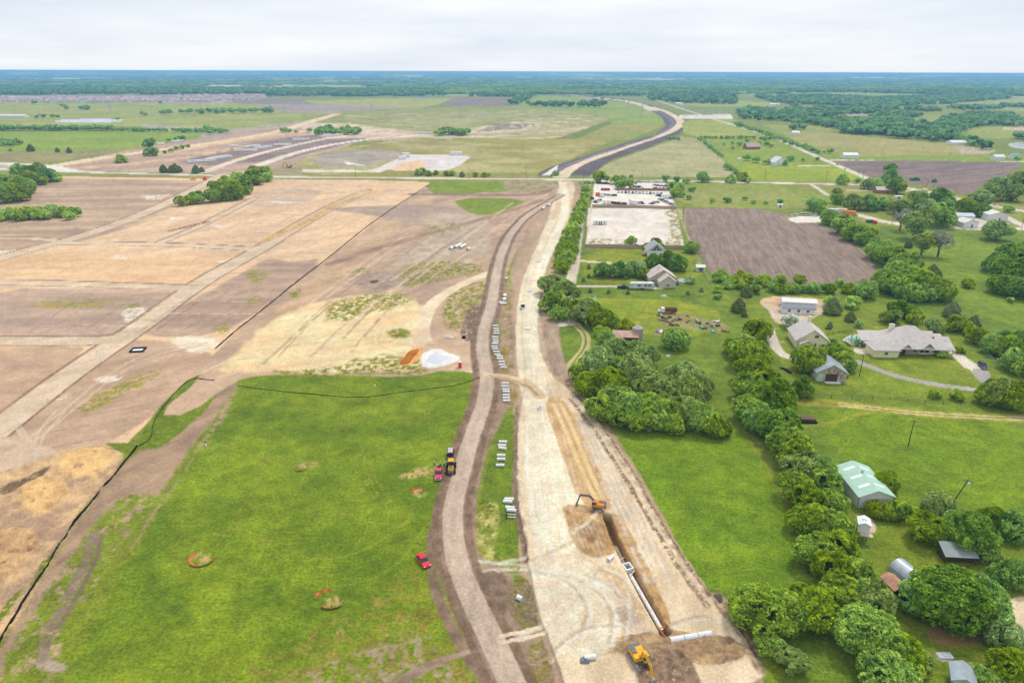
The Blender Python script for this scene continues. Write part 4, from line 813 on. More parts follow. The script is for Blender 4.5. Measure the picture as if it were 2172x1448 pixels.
tree(1928, 517, 9, 'cedar', 'small dark bush in the pasture below the white lane', cat='shrub')
grove([(1730,433,17,'oak'),(1738,445,12,'oak'),(1777,423,13,'oak'),(1814,430,20,'pale'),(1844,433,18,'oak'),(1875,433,16,'oak'),(1912,440,20,'pale'),(1996,460,28),(1966,443,22,'pale'),(1996,420,20,'oak'),(2013,430,14,'oak'),(1945,420,18),(2050,440,20),(2078,446,18,'oak'),(2117,395,22,'pale'),(2148,410,22,'pale'),(2164,386,26,'pale'),(2080,420,20,'pale'),(2100,412,18,'pale'),(2141,443,10),(1888,384,20,'oak'),(1902,397,18),(1888,356,12,'oak'),(1787,381,13),(1844,391,14,'pale'),(1860,392,14),(1820,384,8,'oak'),(1776,407,10,'pale')], 'green tree', 'around the white lane farmyard', 'trees around the farm buildings')
grove([(1544,423,9),(1656,427,9),(1468,400,8),(1490,376,13,'oak'),(1504,381,8,'oak'),(1551,380,10),(1575,376,11),(1412,377,9),(1437,379,9),(1425,390,9),(1440,398,11),(1432,410,10),(1448,412,8),(1418,400,6),(1460,418,7,'pale'),(1455,384,8),(1600,428,6,'pale'),(1580,420,6,'pale'),(1510,425,7,'pale'),(1624,430,5,'pale')], 'scrubby green tree', 'in scrub right of the car lot', 'scrub trees right of the car lot')
grove([(1274,375,16),(1308,383,11,'oak'),(1320,378,9,'oak'),(1336,391,12,'pale'),(1316,392,11,'oak'),(1337,374,5,'oak')], 'green tree', 'shading the back corner of the car lot', 'trees in the car lot')
grove([(887,366,8),(897,363,9),(909,368,7),(925,367,6),(948,368,7),(959,367,7),(980,369,6,'cedar'),(1009,370,6),(1026,371,6),(1036,370,5),(1179,368,7,'oak'),(1170,372,4)], 'roadside bush', 'along the far verge of the main road', 'bushes along the main road', cat='shrub')
def rowt(p0, p1, n, r, kind, desc, where, grp, jit=2, **kw):
    L_ = []
    for i in range(n):
        t = i/(n-1); L_.append((p0[0]+(p1[0]-p0[0])*t+random.uniform(-jit, jit), p0[1]+(p1[1]-p0[1])*t+random.uniform(-.4, .4)*jit/2, r*random.uniform(.75, 1.2)))
    grove(L_, desc, where, grp, kind=kind, **kw)
rowt((1484,294),(1530,331),12,5,'oak','dark clipped tree','in the hedge left of the far houses','straight hedge left of the far houses')
rowt((1486,291),(1600,291),14,4.6,'oak','dark hedge tree','in the hedge behind the two far houses','hedge behind the far houses')
rowt((1612,293),(1652,292),5,6,'oak','green tree','near the farm road bend','trees near the farm road bend')
rowt((1540,350),(1586,381),9,8,'elm','bushy tree','in the slanting hedge beside the bright paddock','slanting hedge by the bright paddock')
rowt((1562,262),(1738,322),26,7,'oak','green roadside tree','in the long row along the farm road','row of trees along the farm road',jit=3)
grove([(1555,303,5),(1570,305,7),(1587,298,6),(1555,314,5),(1610,303,5),(1625,305,7),(1637,309,6),(1535,306,4)], 'round green tree', 'around the brown brick far house', 'trees around the brown far house', kind='oak')
grove([(1585,334,9),(1603,338,9),(1626,343,8),(1666,346,7),(1678,336,8),(1704,339,5),(1734,337,6)], 'round green tree', 'around the white gabled far house', 'trees around the white far house', kind='oak')
grove([(1763,320,8),(1747,322,4),(1421,293,4.6),(1430,293,4.6),(1440,294,4.6),(2158,337,7)], 'small dark tree', 'in the open fields at right', 'lone field trees on the right', kind='oak')
# left side
grove([(44,362,17,'oak'),(74,365,20,'oak'),(97,372,18,'oak'),(121,376,12),(17,389,24),(47,395,22),(34,411,22),(8,412,24),(60,380,18),(86,382,13,'oak')], 'green tree', 'in the wood at the left edge', 'wood at the left edge')
grove([(20,453,16),(4,458,14),(38,458,14),(56,452,16),(77,453,15),(95,456,13),(111,447,16,'pale'),(134,450,14),(158,450,13,'oak'),(146,458,11)], 'green tree', 'in the low left copse', 'low copse on the left')
grove([(383,427,13,'pale'),(400,424,13),(417,420,16,'oak'),(447,416,17,'oak'),(470,413,18),(497,406,23),(517,396,20),(504,380,15),(534,376,18),(558,369,16),(538,360,11,'pale'),(453,393,12,'oak'),(477,386,14),(486,398,14,'oak'),(520,383,14,'oak'),(545,382,14,'oak'),(566,376,12)], 'green tree', 'in the copse above the graded lots', 'copse in the graded lots')
grove([(318,304,13,'oak'),(309,308,8,'oak'),(322,322,12,'oak'),(311,325,9,'oak'),(256,337,10),(265,340,7),(250,342,6),(346,357,9,'cedar'),(371,356,10,'cedar'),(363,358,8,'cedar'),(380,358,7,'cedar'),(415,358,9,'cedar'),(428,359,6,'cedar'),(350,322,5),(362,319,6),(375,314,6),(388,311,6),(400,309,5)], 'green tree', 'on the far brown land', 'trees left standing on the construction land')
grove([(64,313,8,'cedar'),(146,318,6,'cedar'),(121,318,5,'cedar'),(22,318,4,'oak'),(10,301,10,'pale'),(30,300,10,'pale'),(20,306,8,'pale'),(42,302,6,'pale'),(358,296,5),(372,294,5),(383,291,7),(390,292,4.6)], 'small tree', 'in the bright green left field', 'trees in the bright left field')
grove([(655,276,7)]+[(676+i*7.2, 277+random.uniform(-3, 3), random.uniform(8, 11)) for i in range(12)]+[(606,276,8),(614,278,6),(598,276,6),(629,279,4.6)], 'dark green tree', 'in the round copse amid the bare ground', 'round copse amid bare ground', kind='oak')
grove([(927+i*7.2, 280+random.uniform(-3, 3), random.uniform(7.5, 10)) for i in range(10)], 'dark green tree', 'in the copse beyond the gravel pad', 'square copse beyond the gravel pad', kind='oak')
rowt((0,271),(235,271),34,7.5,'oak','green tree','in the long treeline below the left pond','treeline below the left pond',jit=3)
rowt((240,274),(480,277),30,5.5,'oak','green tree','in the thinner treeline right of the pond','thin treeline right of the left pond',jit=3)
grove([(437,272,9,'oak'),(452,275,8,'oak'),(466,276,7,'oak'),(444,280,8,'oak')], 'large tree', 'at the end of the left treeline', 'trees at the end of the left treeline')
grove([(74,217,7),(139,227,6),(132,223,5),(172,229,6),(184,228,7),(91,246,6),(78,248,5),(110,246,6),(122,247,5),(300,240,6),(309,242,6),(345,238,8),(358,237,8),(386,212,6),(340,217,4.6),(250,280-28,4.6)], 'dark tree', 'on the far left pastures', 'trees on the far left pastures', kind='oak')
rowt((388,236),(575,233),22,7,'oak','dark tree','in the far belt above the green strip','far belt above the left green strip',jit=4)
# ---- far woods: countless trees merged
def woods(name, polys, spacing, rmin, rmax, kinds, label, cat, dens=1.0):
    cs, fs, cl = [], [], []; k0 = 0
    for poly in polys:
        P = np.array([list(G(*q)[:2]) for q in poly]); lo = P.min(0); hi = P.max(0)
        nx = int((hi[0]-lo[0])/spacing)+1; ny = int((hi[1]-lo[1])/spacing)+1
        gx, gy = np.meshgrid(np.arange(nx), np.arange(ny)); pts = np.column_stack([gx.ravel(), gy.ravel()])*spacing+lo+RS.rand(nx*ny, 2)*spacing
        ins = np.zeros(len(pts), bool); n = len(P)
        for i in range(n):
            a, e = P[i], P[(i+1) % n]
            if a[1] != e[1]: ins ^= ((a[1] > pts[:, 1]) != (e[1] > pts[:, 1])) & (pts[:, 0] < (e[0]-a[0])*(pts[:, 1]-a[1])/(e[1]-a[1])+a[0])
        pts = pts[ins & (fbm(pts[:, 0]/90, pts[:, 1]/90, 3, 5) < dens)]
        for x, y in pts:
            kd = kinds[RS.randint(len(kinds))]; co, fc, c = NM[(kd, 3, 0 if RS.rand() < .5 else 1)]
            R = rmin+(rmax-rmin)*RS.rand(); a = RS.rand()*6.28; ca, sa = math.cos(a)*R, math.sin(a)*R
            q = np.column_stack([co[:, 0]*ca-co[:, 1]*sa+x, co[:, 0]*sa+co[:, 1]*ca+y, co[:, 2]*R*.9+R*.75])
            cs.append(q); fs.append(fc+k0); k0 += len(co); cl.append(np.clip(c+(RS.rand()-.5)*.6, 0, 1))
    co = np.vstack(cs); me = fast_mesh(name, co, np.vstack(fs), LM['far'], np.vstack(cl))
    o = link(bpy.data.objects.new(name, me)); setp(o, label, cat, None, 'stuff'); return o
for i in range(2):
    for kd in ('oak', 'elm', 'pale'):
        NM[(kd, 3, i)] = crown_mesh(kd, 62, .42, 50+i, lobes=6, squash=.8)
woods('woodland', [
  [(1556,240),(1590,232),(1650,238),(1700,232),(1640,218),(1600,206),(1750,203),(1860,210),(1990,205),(2140,203),(2140,210),(2000,222),(1900,226),(1905,238),(1960,248),(1905,258),(1980,268),(1994,256),(2060,246),(2130,240),(2180,262),(2180,272),(2080,268),(2010,290),(2060,305),(2110,312),(2100,320),(2030,306),(1910,296),(1800,286),(1770,276),(1720,264),(1620,262),(1570,252)],
  [(2150,290),(2180,288),(2180,298),(2150,298)], [(1610,262),(1700,264),(1650,268)], [(1640,276),(1700,272),(1900,282),(1900,292),(1800,288)], [(1900,234),(2180,224),(2180,230),(1900,240)]],
  13, 5, 9, ['oak', 'oak', 'elm', 'pale'], 'dense creekside woodland filling the far right beyond the farm road', 'woodland', .53)
woods('far_tree_belt', [
  [(-80,187),(560,190),(560,197),(480,203),(380,202),(200,200),(60,203),(-80,201)], [(560,190),(950,192),(945,199),(860,204),(770,205),(720,202),(560,206)],
  [(1000,201),(1092,202),(1092,206),(1000,206)], [(1077,223),(1095,224),(1142,200),(1130,197),(1110,203)], [(1113,223),(1180,223),(1284,221),(1284,230),(1200,227),(1113,226)],
  [(1360,191),(1640,193),(1900,194),(2150,192),(2150,197),(1900,198),(1640,197),(1380,197)], [(1380,197),(1560,199),(1560,212),(1440,210),(1380,203)], [(1190,188),(1345,189),(1345,194),(1200,194)], [(1370,207),(1440,209),(1560,216),(1560,222),(1440,219),(1380,214)],
  [(1960,199),(2172,200),(2172,204),(1960,203)], [(1260,201),(1370,203),(1370,205),(1260,204)], [(640,203),(950,202),(950,204),(640,206)]],
  19, 7, 12, ['oak', 'oak', 'elm'], 'long dark belts of trees across the far plain', 'woodland', .55)
def hills():      # countless distant tree clumps up to the horizon
    cs, fs, cl = [], [], []; k0 = 0
    for i in range(16000):
        k = 5.0+40*RS.rand()**1.2; y = F0*CAMH/(k*CP)*1.0; y = min(y, 26000)
        x = (RS.rand()*2640-240-1086)/F0*y*CP*1.02
        if fbm(np.array([x/900.]), np.array([y/420.]), 4, 21)[0] < .455: continue
        co, fc, c = NM[('oak', 3, i % 2)]; R = 10+RS.rand()*18*min(1, y/6000); Hh = 8+5*RS.rand()
        L_ = R*(1.5+3*RS.rand()); zz = gz(x, y)
        q = np.column_stack([co[:, 0]*L_+x, co[:, 1]*R*2+y, co[:, 2]*Hh*.8+Hh*.4+zz]); cs.append(q); fs.append(fc+k0); k0 += len(co); cl.append(np.clip(c+(RS.rand()-.5)*.6, 0, 1))
    me = fast_mesh('horizon_woods', np.vstack(cs), np.vstack(fs), LM['oak'], np.vstack(cl)); o = link(bpy.data.objects.new('horizon_woods', me)); setp(o, 'blue green woods and tree clumps along the horizon', 'woodland', None, 'stuff')
hills()
isT = lambda q: q[3] != 'cedar' and q[8] == 'tree' and q[3] not in ('bare', 'white')
big = sorted([q for q in TQ if isT(q)], key=lambda q: -q[2]); keepn = 292
for q in [q for q in TQ if not isT(q)]+big[:keepn]:
    w = (q[4] or '').split()
    plant(*q)
cs, fs, cl = [], [], []; k0 = 0
for (cx, cy, r, kind, *_r) in big[keepn:]:
    z = 3.0
    for _ in range(3): p = G(cx, cy, z); R = r/pscale(p.x, p.y, z); z = R*.74
    co, fc, c = NM[(kind, 2, random.randrange(3))]; a = random.random()*6.28; ca, sa = math.cos(a)*R*1.1, math.sin(a)*R*1.1
    cs.append(np.column_stack([co[:, 0]*ca-co[:, 1]*sa+p.x, co[:, 0]*sa+co[:, 1]*ca+p.y, co[:, 2]*R+p.z])); fs.append(fc+k0); k0 += len(co); cl.append(c)
o = link(bpy.data.objects.new('small_trees', fast_mesh('small_trees', np.vstack(cs), np.vstack(fs), LM['oak'], np.vstack(cl)))); setp(o, 'small hedgerow and pasture trees in the middle distance', 'trees', None, 'stuff')
# ------------------------------------------------------------------ haze
hz = MB().box((0, 19000, 49.0), (60000, 64000, 104.0)).build('haze', BARK); setp(hz, 'thin blue haze over the far plain', 'haze', None, 'stuff')
hm = bpy.data.materials.new('haze'); hm.use_nodes = True; t = hm.node_tree; t.nodes.clear()
pv = N(t, 'ShaderNodeVolumePrincipled'); pv.inputs['Color'].default_value = (.27, .57, .98, 1); pv.inputs['Density'].default_value = 1.25e-4; pv.inputs['Anisotropy'].default_value = .2
ho = N(t, 'ShaderNodeOutputMaterial'); L(t, pv.outputs[0], ho.inputs['Volume']); hz.data.materials.clear(); hz.data.materials.append(hm)

def plume(px, py, w, h, label):
    p = G(px, py); V = []; F = []
    for r in range(9):
        t = r/8; cx = w*.9*t*t; rr = 8+w*.35*t
        for i in range(12): a = i*math.pi/6; V.append((cx+rr*math.cos(a)*(1+.2*math.sin(3*a+r)), rr*.6*math.sin(a), 2+h*t))
    F = [(r*12+i, r*12+(i+1) % 12, (r+1)*12+(i+1) % 12, (r+1)*12+i) for r in range(8) for i in range(12)]+[tuple(range(11, -1, -1)), tuple(range(96, 108))]
    o = MB().add(V, F).build('smoke_plume', BARK); o.location = p; m = bpy.data.materials.new('smoke'); m.use_nodes = True; t = m.node_tree; t.nodes.clear()
    v = N(t, 'ShaderNodeVolumePrincipled'); v.inputs['Color'].default_value = (.9, .92, .95, 1); v.inputs['Density'].default_value = .009; q = N(t, 'ShaderNodeOutputMaterial'); L(t, v.outputs[0], q.inputs['Volume'])
    o.data.materials.clear(); o.data.materials.append(m); setp(o, label, 'smoke', None, 'stuff')
plume(1032, 186, -110, 62, 'thin white smoke plume rising from the far woods'); plume(860, 183, -80, 60, 'fainter white smoke over the far woods left of the plume')
# ------------------------------------------------------------------ object materials
M_ = {}
def mat(k, *a, **kw):
    if k not in M_: M_[k] = simple(k, *a, **kw)
    return M_[k]
CONC = mat('concrete', (230, 228, 224), .85, .28, 2.2); WHITE = mat('white_paint', (226, 226, 224), .5, .06, 1); CREAM = mat('cream_wall', (234, 222, 184), .8, .07, 2)
SHING = mat('shingle', (200, 191, 184), .9, .16, .8, stripes=(3.2, 'Z', .95)); SHING2 = mat('brown_shingle', (200, 188, 176), .9, .16, .8, stripes=(3.2, 'Z', .95)); SHG = mat('grey_shingle', (170, 170, 172), .9, .12, 2.5, stripes=(3.2, 'Z', .9))
GLASS = mat('window_glass', (44, 54, 62), .12, .05, 1, spec=.5); DARK = mat('black_rubber_and_shade', (28, 28, 28), .9, .2, 6); STONE = mat('stone_wall', (182, 158, 134), .9, .35, 3.5, .4)
GREENM = mat('green_metal', (172, 204, 184), .45, .08, .6, stripes=(2.2, 'Y', .93)); WMET = mat('white_metal', (218, 218, 212), .5, .06, 1, stripes=(2.5, 'X', .94)); SKYL = mat('skylight', (222, 230, 224), .4, .04, 1)
RUST = mat('rusty_metal', (168, 132, 116), .8, .4, .8, stripes=(3, 'X', .85)); GALV = mat('galvanised_metal', (176, 184, 190), .4, .25, .7, metal=.3, stripes=(3, 'Y', .9)); WOODD = mat('dark_wood', (84, 66, 50), .9, .3, 4)
WOOD = mat('plank_wood', (150, 124, 96), .9, .3, 3, stripes=(6, 'X', .8)); FENCEW = mat('fence_wood', (184, 158, 134), .9, .15, 2, stripes=(7, 'X', .86)); NAVY = mat('navy_paint', (38, 46, 66), .35, .05, 1)
YEL = mat('machine_yellow', (226, 168, 22), .5, .18, 1.5); ORG = mat('machine_orange', (206, 132, 40), .5, .18, 1.5); GREY = mat('machine_grey', (104, 106, 112), .5, .15, 2); STEEL = mat('worn_steel', (150, 146, 140), .5, .25, 3, metal=.4)
RED = mat('red_paint', (208, 36, 44), .3, .05, 1, spec=.5); MAG = mat('faded_red_paint', (196, 62, 84), .3, .08, 1, spec=.5); MAROON = mat('maroon_paint', (84, 36, 40), .35, .06, 1, spec=.5); RTRUCK = mat('rusty_red_paint', (140, 62, 48), .7, .3, 2)
SILT = mat('silt_fabric', (26, 26, 28), .9, .2, 2); ORN = mat('orange_netting', (206, 104, 66), .8, .25, 2); TEAL = mat('pool_water', (86, 196, 190), .1, .05, 1, spec=.5); BLUE = mat('blue_paint', (70, 104, 160), .4, .05, 1)
SAND = mat('orange_sand', (172, 106, 34), .95, .18, .8, .5); LIME = mat('white_crushed_stone', (198, 200, 206), .95, .1, .9, .5); SLATE = mat('dark_metal_roof', (104, 112, 126), .5, .1, 1, stripes=(2, 'X', .85)); BRICK = mat('brown_brick', (156, 112, 92), .9, .15, 4)
SKIN = mat('skin', (180, 130, 100), .6, .05, 5); HIVIS = mat('hi_vis_yellow', (220, 230, 50), .7, .05, 5); JEAN = mat('blue_denim', (60, 70, 96), .9, .1, 5); GRN = mat('green_paint', (52, 120, 70), .5, .1, 2); MARK = mat('mint_plastic', (150, 206, 180), .5, .05, 1)
HAIR = mat('hair', (40, 30, 24), .8, .1, 5); BWN = mat('bare_earth', (150, 120, 90), .95, .2, 1, .4); SILV = mat('silver_paint', (196, 198, 204), .3, .04, 1, spec=.5)
# ------------------------------------------------------------------ houses
def gable(b, w, d, h, rise, ov=.5, ax='Y', cx=0, cy=0, z0=0, th=.18):      # roof of two slopes, ridge along ax
    W, D = (w, d) if ax == 'Y' else (d, w)
    pr = [(-W/2-ov, h-.12), (0, h+rise), (W/2+ov, h-.12), (W/2+ov, h-.12+th), (0, h+rise+th), (-W/2-ov, h-.12+th)]
    f = (lambda p, y: (p[0]+cx, y+cy, p[1]+z0)) if ax == 'Y' else (lambda p, y: (y+cx, p[0]+cy, p[1]+z0))
    y0, y1 = -D/2-ov, D/2+ov; vs = [f(p, y0) for p in pr]+[f(p, y1) for p in pr]
    fs = [(i, (i+1) % 6, 6+(i+1) % 6, 6+i) for i in range(6)]+[(0, 1, 4, 5), (1, 2, 3, 4), (6, 7, 10, 11), (7, 8, 9, 10)]
    b.add(vs, fs); return b
def gwall(b, w, d, h, rise, ax='Y', cx=0, cy=0):
    W, D = (w, d) if ax == 'Y' else (d, w)
    pr = [(-W/2, 0), (W/2, 0), (W/2, h), (0, h+rise-.05), (-W/2, h)]
    f = (lambda p, y: (p[0]+cx, y+cy, p[1])) if ax == 'Y' else (lambda p, y: (y+cx, p[0]+cy, p[1]))
    vs = [f(p, -D/2) for p in pr]+[f(p, D/2) for p in pr]
    fs = [(i, (i+1) % 5, 5+(i+1) % 5, 5+i) for i in range(5)]+[tuple(range(4, -1, -1)), tuple(range(5, 10))]
    b.add(vs, fs); return b
def hip(b, w, d, h, rise, ov=.6, cx=0, cy=0, k=.5):
    W, D = w/2+ov, d/2+ov; r = max(0, W-D) if W > D else 0; q = max(0, D-W) if D > W else 0
    vs = [(-W,-D,h-.1),(W,-D,h-.1),(W,D,h-.1),(-W,D,h-.1),(-W,-D,h+.1),(W,-D,h+.1),(W,D,h+.1),(-W,D,h+.1),(-r-.01,-q-.01,h+rise),(r+.01,q+.01,h+rise)]
    if q: fs = [(4,5,8),(5,6,9,8),(6,7,9),(7,4,8,9)]
    else: fs = [(4,5,9,8),(5,6,9),(6,7,8,9),(7,4,8)]
    b.add([(x+cx, y+cy, z) for x, y, z in vs], fs+[(3,2,1,0),(0,1,5,4),(1,2,6,5),(2,3,7,6),(3,0,4,7)]); return b
def window(parent, x, y, z, w=1.2, h=1.3, ax='y', mat_=None):
    a = MB(); a.box((x, y, z), (w, .12, h) if ax == 'y' else (.12, w, h)); o = a.build('window', WHITE, parent)
    s = -.07 if ax == 'y' else .07
    for k in (-.25, .25):
        g = MB(); g.box((x+k*w, y-.07, z) if ax == 'y' else (x+.07, y+k*w, z), (w*.42, .03, h*.82) if ax == 'y' else (.03, w*.42, h*.82)); g.build('pane', GLASS, o)
    return o
def door(parent, x, y, w=1.0, h=2.1, m=None, ax='y', z=0, name='door'):
    return MB().box((x, y, z+h/2), (w, .1, h) if ax == 'y' else (.1, w, h)).build(name, m or WOODD, parent)
def simple_house(name, px, py, w, d, h, rise, wall, roof, label, rz=0, ax='Y', style='gable', cat='house', wins=2, dr=True, group=None, chim=False):
    e = empty(name, on(px, py), rz, label, cat, group); b = MB()
    if style == 'gable': gwall(b, w, d, h, rise, ax); b.build('wall', wall, e); r = gable(MB(), w, d, h, rise, ax=ax).build('roof', roof, e)
    else: b.box((0, 0, h/2), (w, d, h)).build('wall', wall, e); r = hip(MB(), w, d, h, rise).build('roof', roof, e)
    if chim: MB().box((w*.15, d*.1, h+rise*.8+.5), (.9, .9, 1.8)).box((w*.15, d*.1, h+rise*.8+1.45), (1.1, 1.1, .15)).build('chimney', BRICK, r)
    for i in range(wins): window(e, -w/2+w*(i+.7)/(wins+.4), -d/2-.04, h*.55)
    if dr: door(e, w*.08, -d/2-.03)
    return e
# ranch house
e = empty('ranch_house', on(1908, 742), R_(-2), 'large cream ranch house with grey hip roofs beside the turquoise pool', 'house')
b = MB(); b.box((3, 2, 1.6), (20, 13, 3.2)); b.box((12.5, 6, 1.6), (5, 9, 3.2)); b.build('wall', CREAM, e)
MB().box((-9.2, -4.4, 1.5), (8.6, 7.5, 3.0)).build('garage_wall', CREAM, e); MB().box((1.4, -4.65, 1.5), (7, .3, 2.9)).build('stone_front', STONE, e)
r = hip(MB(), 20, 16.5, 3.2, 6.4, cx=2.6, cy=1.4).build('roof', SHING, e); hip(MB(), 9, 7.5, 3.1, 3.0, cx=10.8, cy=-3.2).build('front_roof', SHING, e)
hip(MB(), 9, 8, 3.05, 3.0, cx=-9.2, cy=-4.4).build('garage_roof', SHING, e)
gable(MB(), 9, 10, 3.1, 2.1, ax='X', cx=-9.5, cy=7).build('patio_roof', SHING, e)
gable(MB(), 4.2, 4.5, 3.2, 2.2, cx=6.6, cy=-4.6).build('front_gable', SHING, e); gable(MB(), 3.2, 3.5, 3.2, 1.7, cx=-1.2, cy=-5.0).build('entry_gable', SHING, e)
for i, (x, y) in enumerate([(13.2, 9), (15.2, 6.4), (16.8, 3.6)]): gable(MB(), 4.6, 4.2, 3.1-.15*i, 1.5, ax='X', cx=x, cy=y).build('rear_wing_roof', SHING, e)
gable(MB(), 5, 7, 2.9, 1.7, ax='X', cx=13.6, cy=-3.6).build('porch_roof', SHING, e)
for x, y in [(-14, 3), (-14, 10.6), (-10, 3), (-5.6, 3), (-14, 6.8), (-4.2, -7), (16.4, -6.2), (13, -6.2), (-13.2, -7.8)]: MB().box((x, y, 1.5), (.4, .4, 3.0)).build('post', WHITE, e)
c = MB(); c.box((-2.4, 4.6, 6.6), (1.6, 1.4, 4.2)); c.build('chimney', CREAM, r); MB().box((-2.4, 4.6, 8.8), (1.9, 1.7, .25)).build('chimney_cap', SHING, r)
dm = gable(MB(), 3.2, 3.4, 5.0, 1.0, ov=.3, cx=-1.6, cy=-1.6).build('dormer', SHING, r); MB().box((-1.6, -1.6, 4.6), (3.0, 3.0, 1.1)).build('dormer_wall', CREAM, r)
window(e, -9.2, -8.2, 1.7); window(e, 6.8, -4.6, 1.6, 3.6, 1.9); window(e, 3, -4.86, 1.6, 1.4, 1.3); door(e, -1.2, -4.86, 1.6, 2.3); window(e, 11, -4.6, 1.6, 1.6, 1.4)
# yellow guest house
e = empty('guest_house', on(1712, 727), R_(-8), 'pale yellow two storey gabled house left of the turquoise pool', 'house')
gwall(MB(), 12, 13, 3.2, 4.6).build('wall', CREAM, e); r = gable(MB(), 12, 13, 3.2, 4.6, .6).build('roof', SHING, e)
gwall(MB(), 4.6, 2.4, 2.7, 1.3, cx=-2.6, cy=-7.5).build('porch_wall', CREAM, e); gable(MB(), 4.8, 2.8, 2.7, 1.3, .4, cx=-2.6, cy=-7.5).build('porch_roof', SHING, e)
MB().box((.8, 4.6, 8.6), (1.1, 1.1, 2.2)).build('chimney', CREAM, r); MB().box((-2.6, -8.75, 1.1), (2.4, .12, 2.1)).build('porch_shade', DARK, e)  # black panel on the porch front stands for the shade inside
for x, z in [(1.2, 5.2), (.9, 1.8), (4.0, 1.6)]: window(e, x, -6.55, z, 1.5 if z > 3 else 1.2, 1.4)
# barn of mixed boards
e = empty('old_barn', on(1751, 796), R_(-6), 'weathered silver barn with patched rusty boards on its gable end', 'barn')
gwall(MB(), 10, 11, 3.4, 3.0).build('wall', mat('patched_board', (196, 186, 172), .8, .45, .9, stripes=(5, 'X', .75)), e); gable(MB(), 10, 11, 3.4, 3.0, .5).build('roof', GALV, e)
MB().box((0, -5.54, 1.6), (4.0, .1, 2.9)).build('door', WOODD, e); MB().box((-3.9, -5.54, 1.4), (1.8, .08, 2.6)).build('panel', mat('pale_green', (176, 206, 188), .7, .1, 1), e)
for x, z in [(-1.2, 4.2), (.6, 4.3), (3.2, 2.2), (1.9, 3.6)]: MB().box((x, -5.55, z), (.7, .07, 1.5)).build('rusty_board', RUST, e)
MB().box((.4, -6.3, .1), (5, 1.6, .2)).build('sill', CONC, e)
# long white barns
e = simple_house('long_shed', 1690, 662, 13.5, 5, 2.6, 1.0, WHITE, SLATE, 'white shed with dark blue roof in front of the long white one', R_(-8), 'X', cat='shed', wins=3, dr=False)
e = simple_house('long_stable', 1692, 650, 14.5, 5, 2.8, 1.0, WHITE, WMET, 'long white roofed stable on the gravel pad', R_(-10), 'X', cat='stable', wins=5, dr=False)
# green roofed metal shop
e = empty('metal_workshop', on(1827, 1044), R_(0), 'white metal workshop with pale green roof and skylights', 'shed')
w, d = 8.6, 13.5; gwall(MB(), w, d, 3.3, 1.7).build('wall', WMET, e); r = gable(MB(), w, d, 3.3, 1.7, .35).build('roof', GREENM, e)
for y in (-3.6, .4, 4.4):
    for s in (-1, 1):
        q = MB(); n = 1.7/(w/2)
        q.add([(s*(.6), y-.55, 5.0-.6*n+.24), (s*3.3, y-.55, 5.0-3.3*n+.24), (s*3.3, y+.55, 5.0-3.3*n+.24), (s*.6, y+.55, 5.0-.6*n+.24), (s*.6, y-.55, 5.0-.6*n+.15), (s*3.3, y-.55, 5.0-3.3*n+.15), (s*3.3, y+.55, 5.0-3.3*n+.15), (s*.6, y+.55, 5.0-.6*n+.15)], [(0,1,2,3),(4,5,6,7),(0,1,5,4),(1,2,6,5),(2,3,7,6),(3,0,4,7)]); q.build('skylight', SKYL, r)
MB().box((-.2, -6.81, 1.45), (4.2, .1, 2.8)).build('door', mat('roller_door', (206, 202, 194), .6, .05, 1, stripes=(3, 'Z', .85)), e); MB().bar((0, 1.5, 5.1), (0, 1.5, 5.8), .3, 8).build('roof_vent', GREENM, r)
for s in (-1, 1): MB().box((s*w/2, -6.82, 1.6), (.18, .12, 3.2)).build('corner_trim', mat('blue_green_trim', (70, 120, 124), .6, .05, 1), e)
# elevated white hut on legs
e = empty('elevated_hut', on(1826, 1138), R_(-20), 'small white hut raised on dark posts by the concrete apron', 'hut')
gwall(MB(), 2.4, 2.8, 2.0, .6).build('cabin', WHITE, e).location.z = 2.2; gable(MB(), 2.4, 2.8, 2.0, .6, .25).build('roof', WHITE, e).location.z = 2.2
for x in (-1, 1):
    for y in (-1.2, 1.2): MB().bar((x, y, 0), (x*.95, y*.95, 2.3), .1, 6).build('post', WOODD, e)
MB().box((.6, -2.0, 2.15), (2.6, 1.4, .12)).build('deck', mat('pale_board', (206, 180, 168), .8, .1, 2), e); MB().box((-1.24, 0, 3.4), (.06, 1.2, .5)).build('window', GLASS, e); MB().box((0, 0, 5.0), (.9, .5, .25)).build('solar_panel', WHITE, e)
e = empty('lean_to_shed', on(2026, 1184), R_(-4), 'dark open shed under a plain grey metal roof', 'shed')
MB().box((0, .3, 1.0), (6.2, 3, 2)).build('wall', WOODD, e); MB().add([(-3.6,-2.2,1.9),(3.6,-2.2,1.9),(3.3,2,2.9),(-3.3,2,2.9),(-3.6,-2.2,2.05),(3.6,-2.2,2.05),(3.3,2,3.05),(-3.3,2,3.05)], [(3,2,1,0),(4,5,6,7),(0,1,5,4),(1,2,6,5),(2,3,7,6),(3,0,4,7)]).build('roof', mat('grey_metal', (134, 146, 142), .5, .1, 1, stripes=(3, 'X', .85)), e)
for x in (-3.2, 3.2): MB().bar((x, -2, 0), (x, -2, 1.95), .09, 6).build('post', WOODD, e)
e = empty('round_roof_hut', on(1925, 1222), R_(20), 'arched galvanised hut half under the big dark tree', 'hut')
pr = [(2.6*math.cos(a), 2.6*math.sin(a)*.95) for a in np.linspace(0, math.pi, 13)]; MB().prism(pr, -3, 3).build('shell', GALV, e); MB().box((0, -3.03, 1), (1.6, .06, 2)).build('door', DARK, e)
simple_house('rusty_shed', 1893, 1252, 2.6, 3.6, 2.0, .8, WOODD, mat('rust_roof', (190, 140, 116), .8, .3, 1), 'small rust brown shed beside the arched hut', R_(10), cat='shed', wins=0)
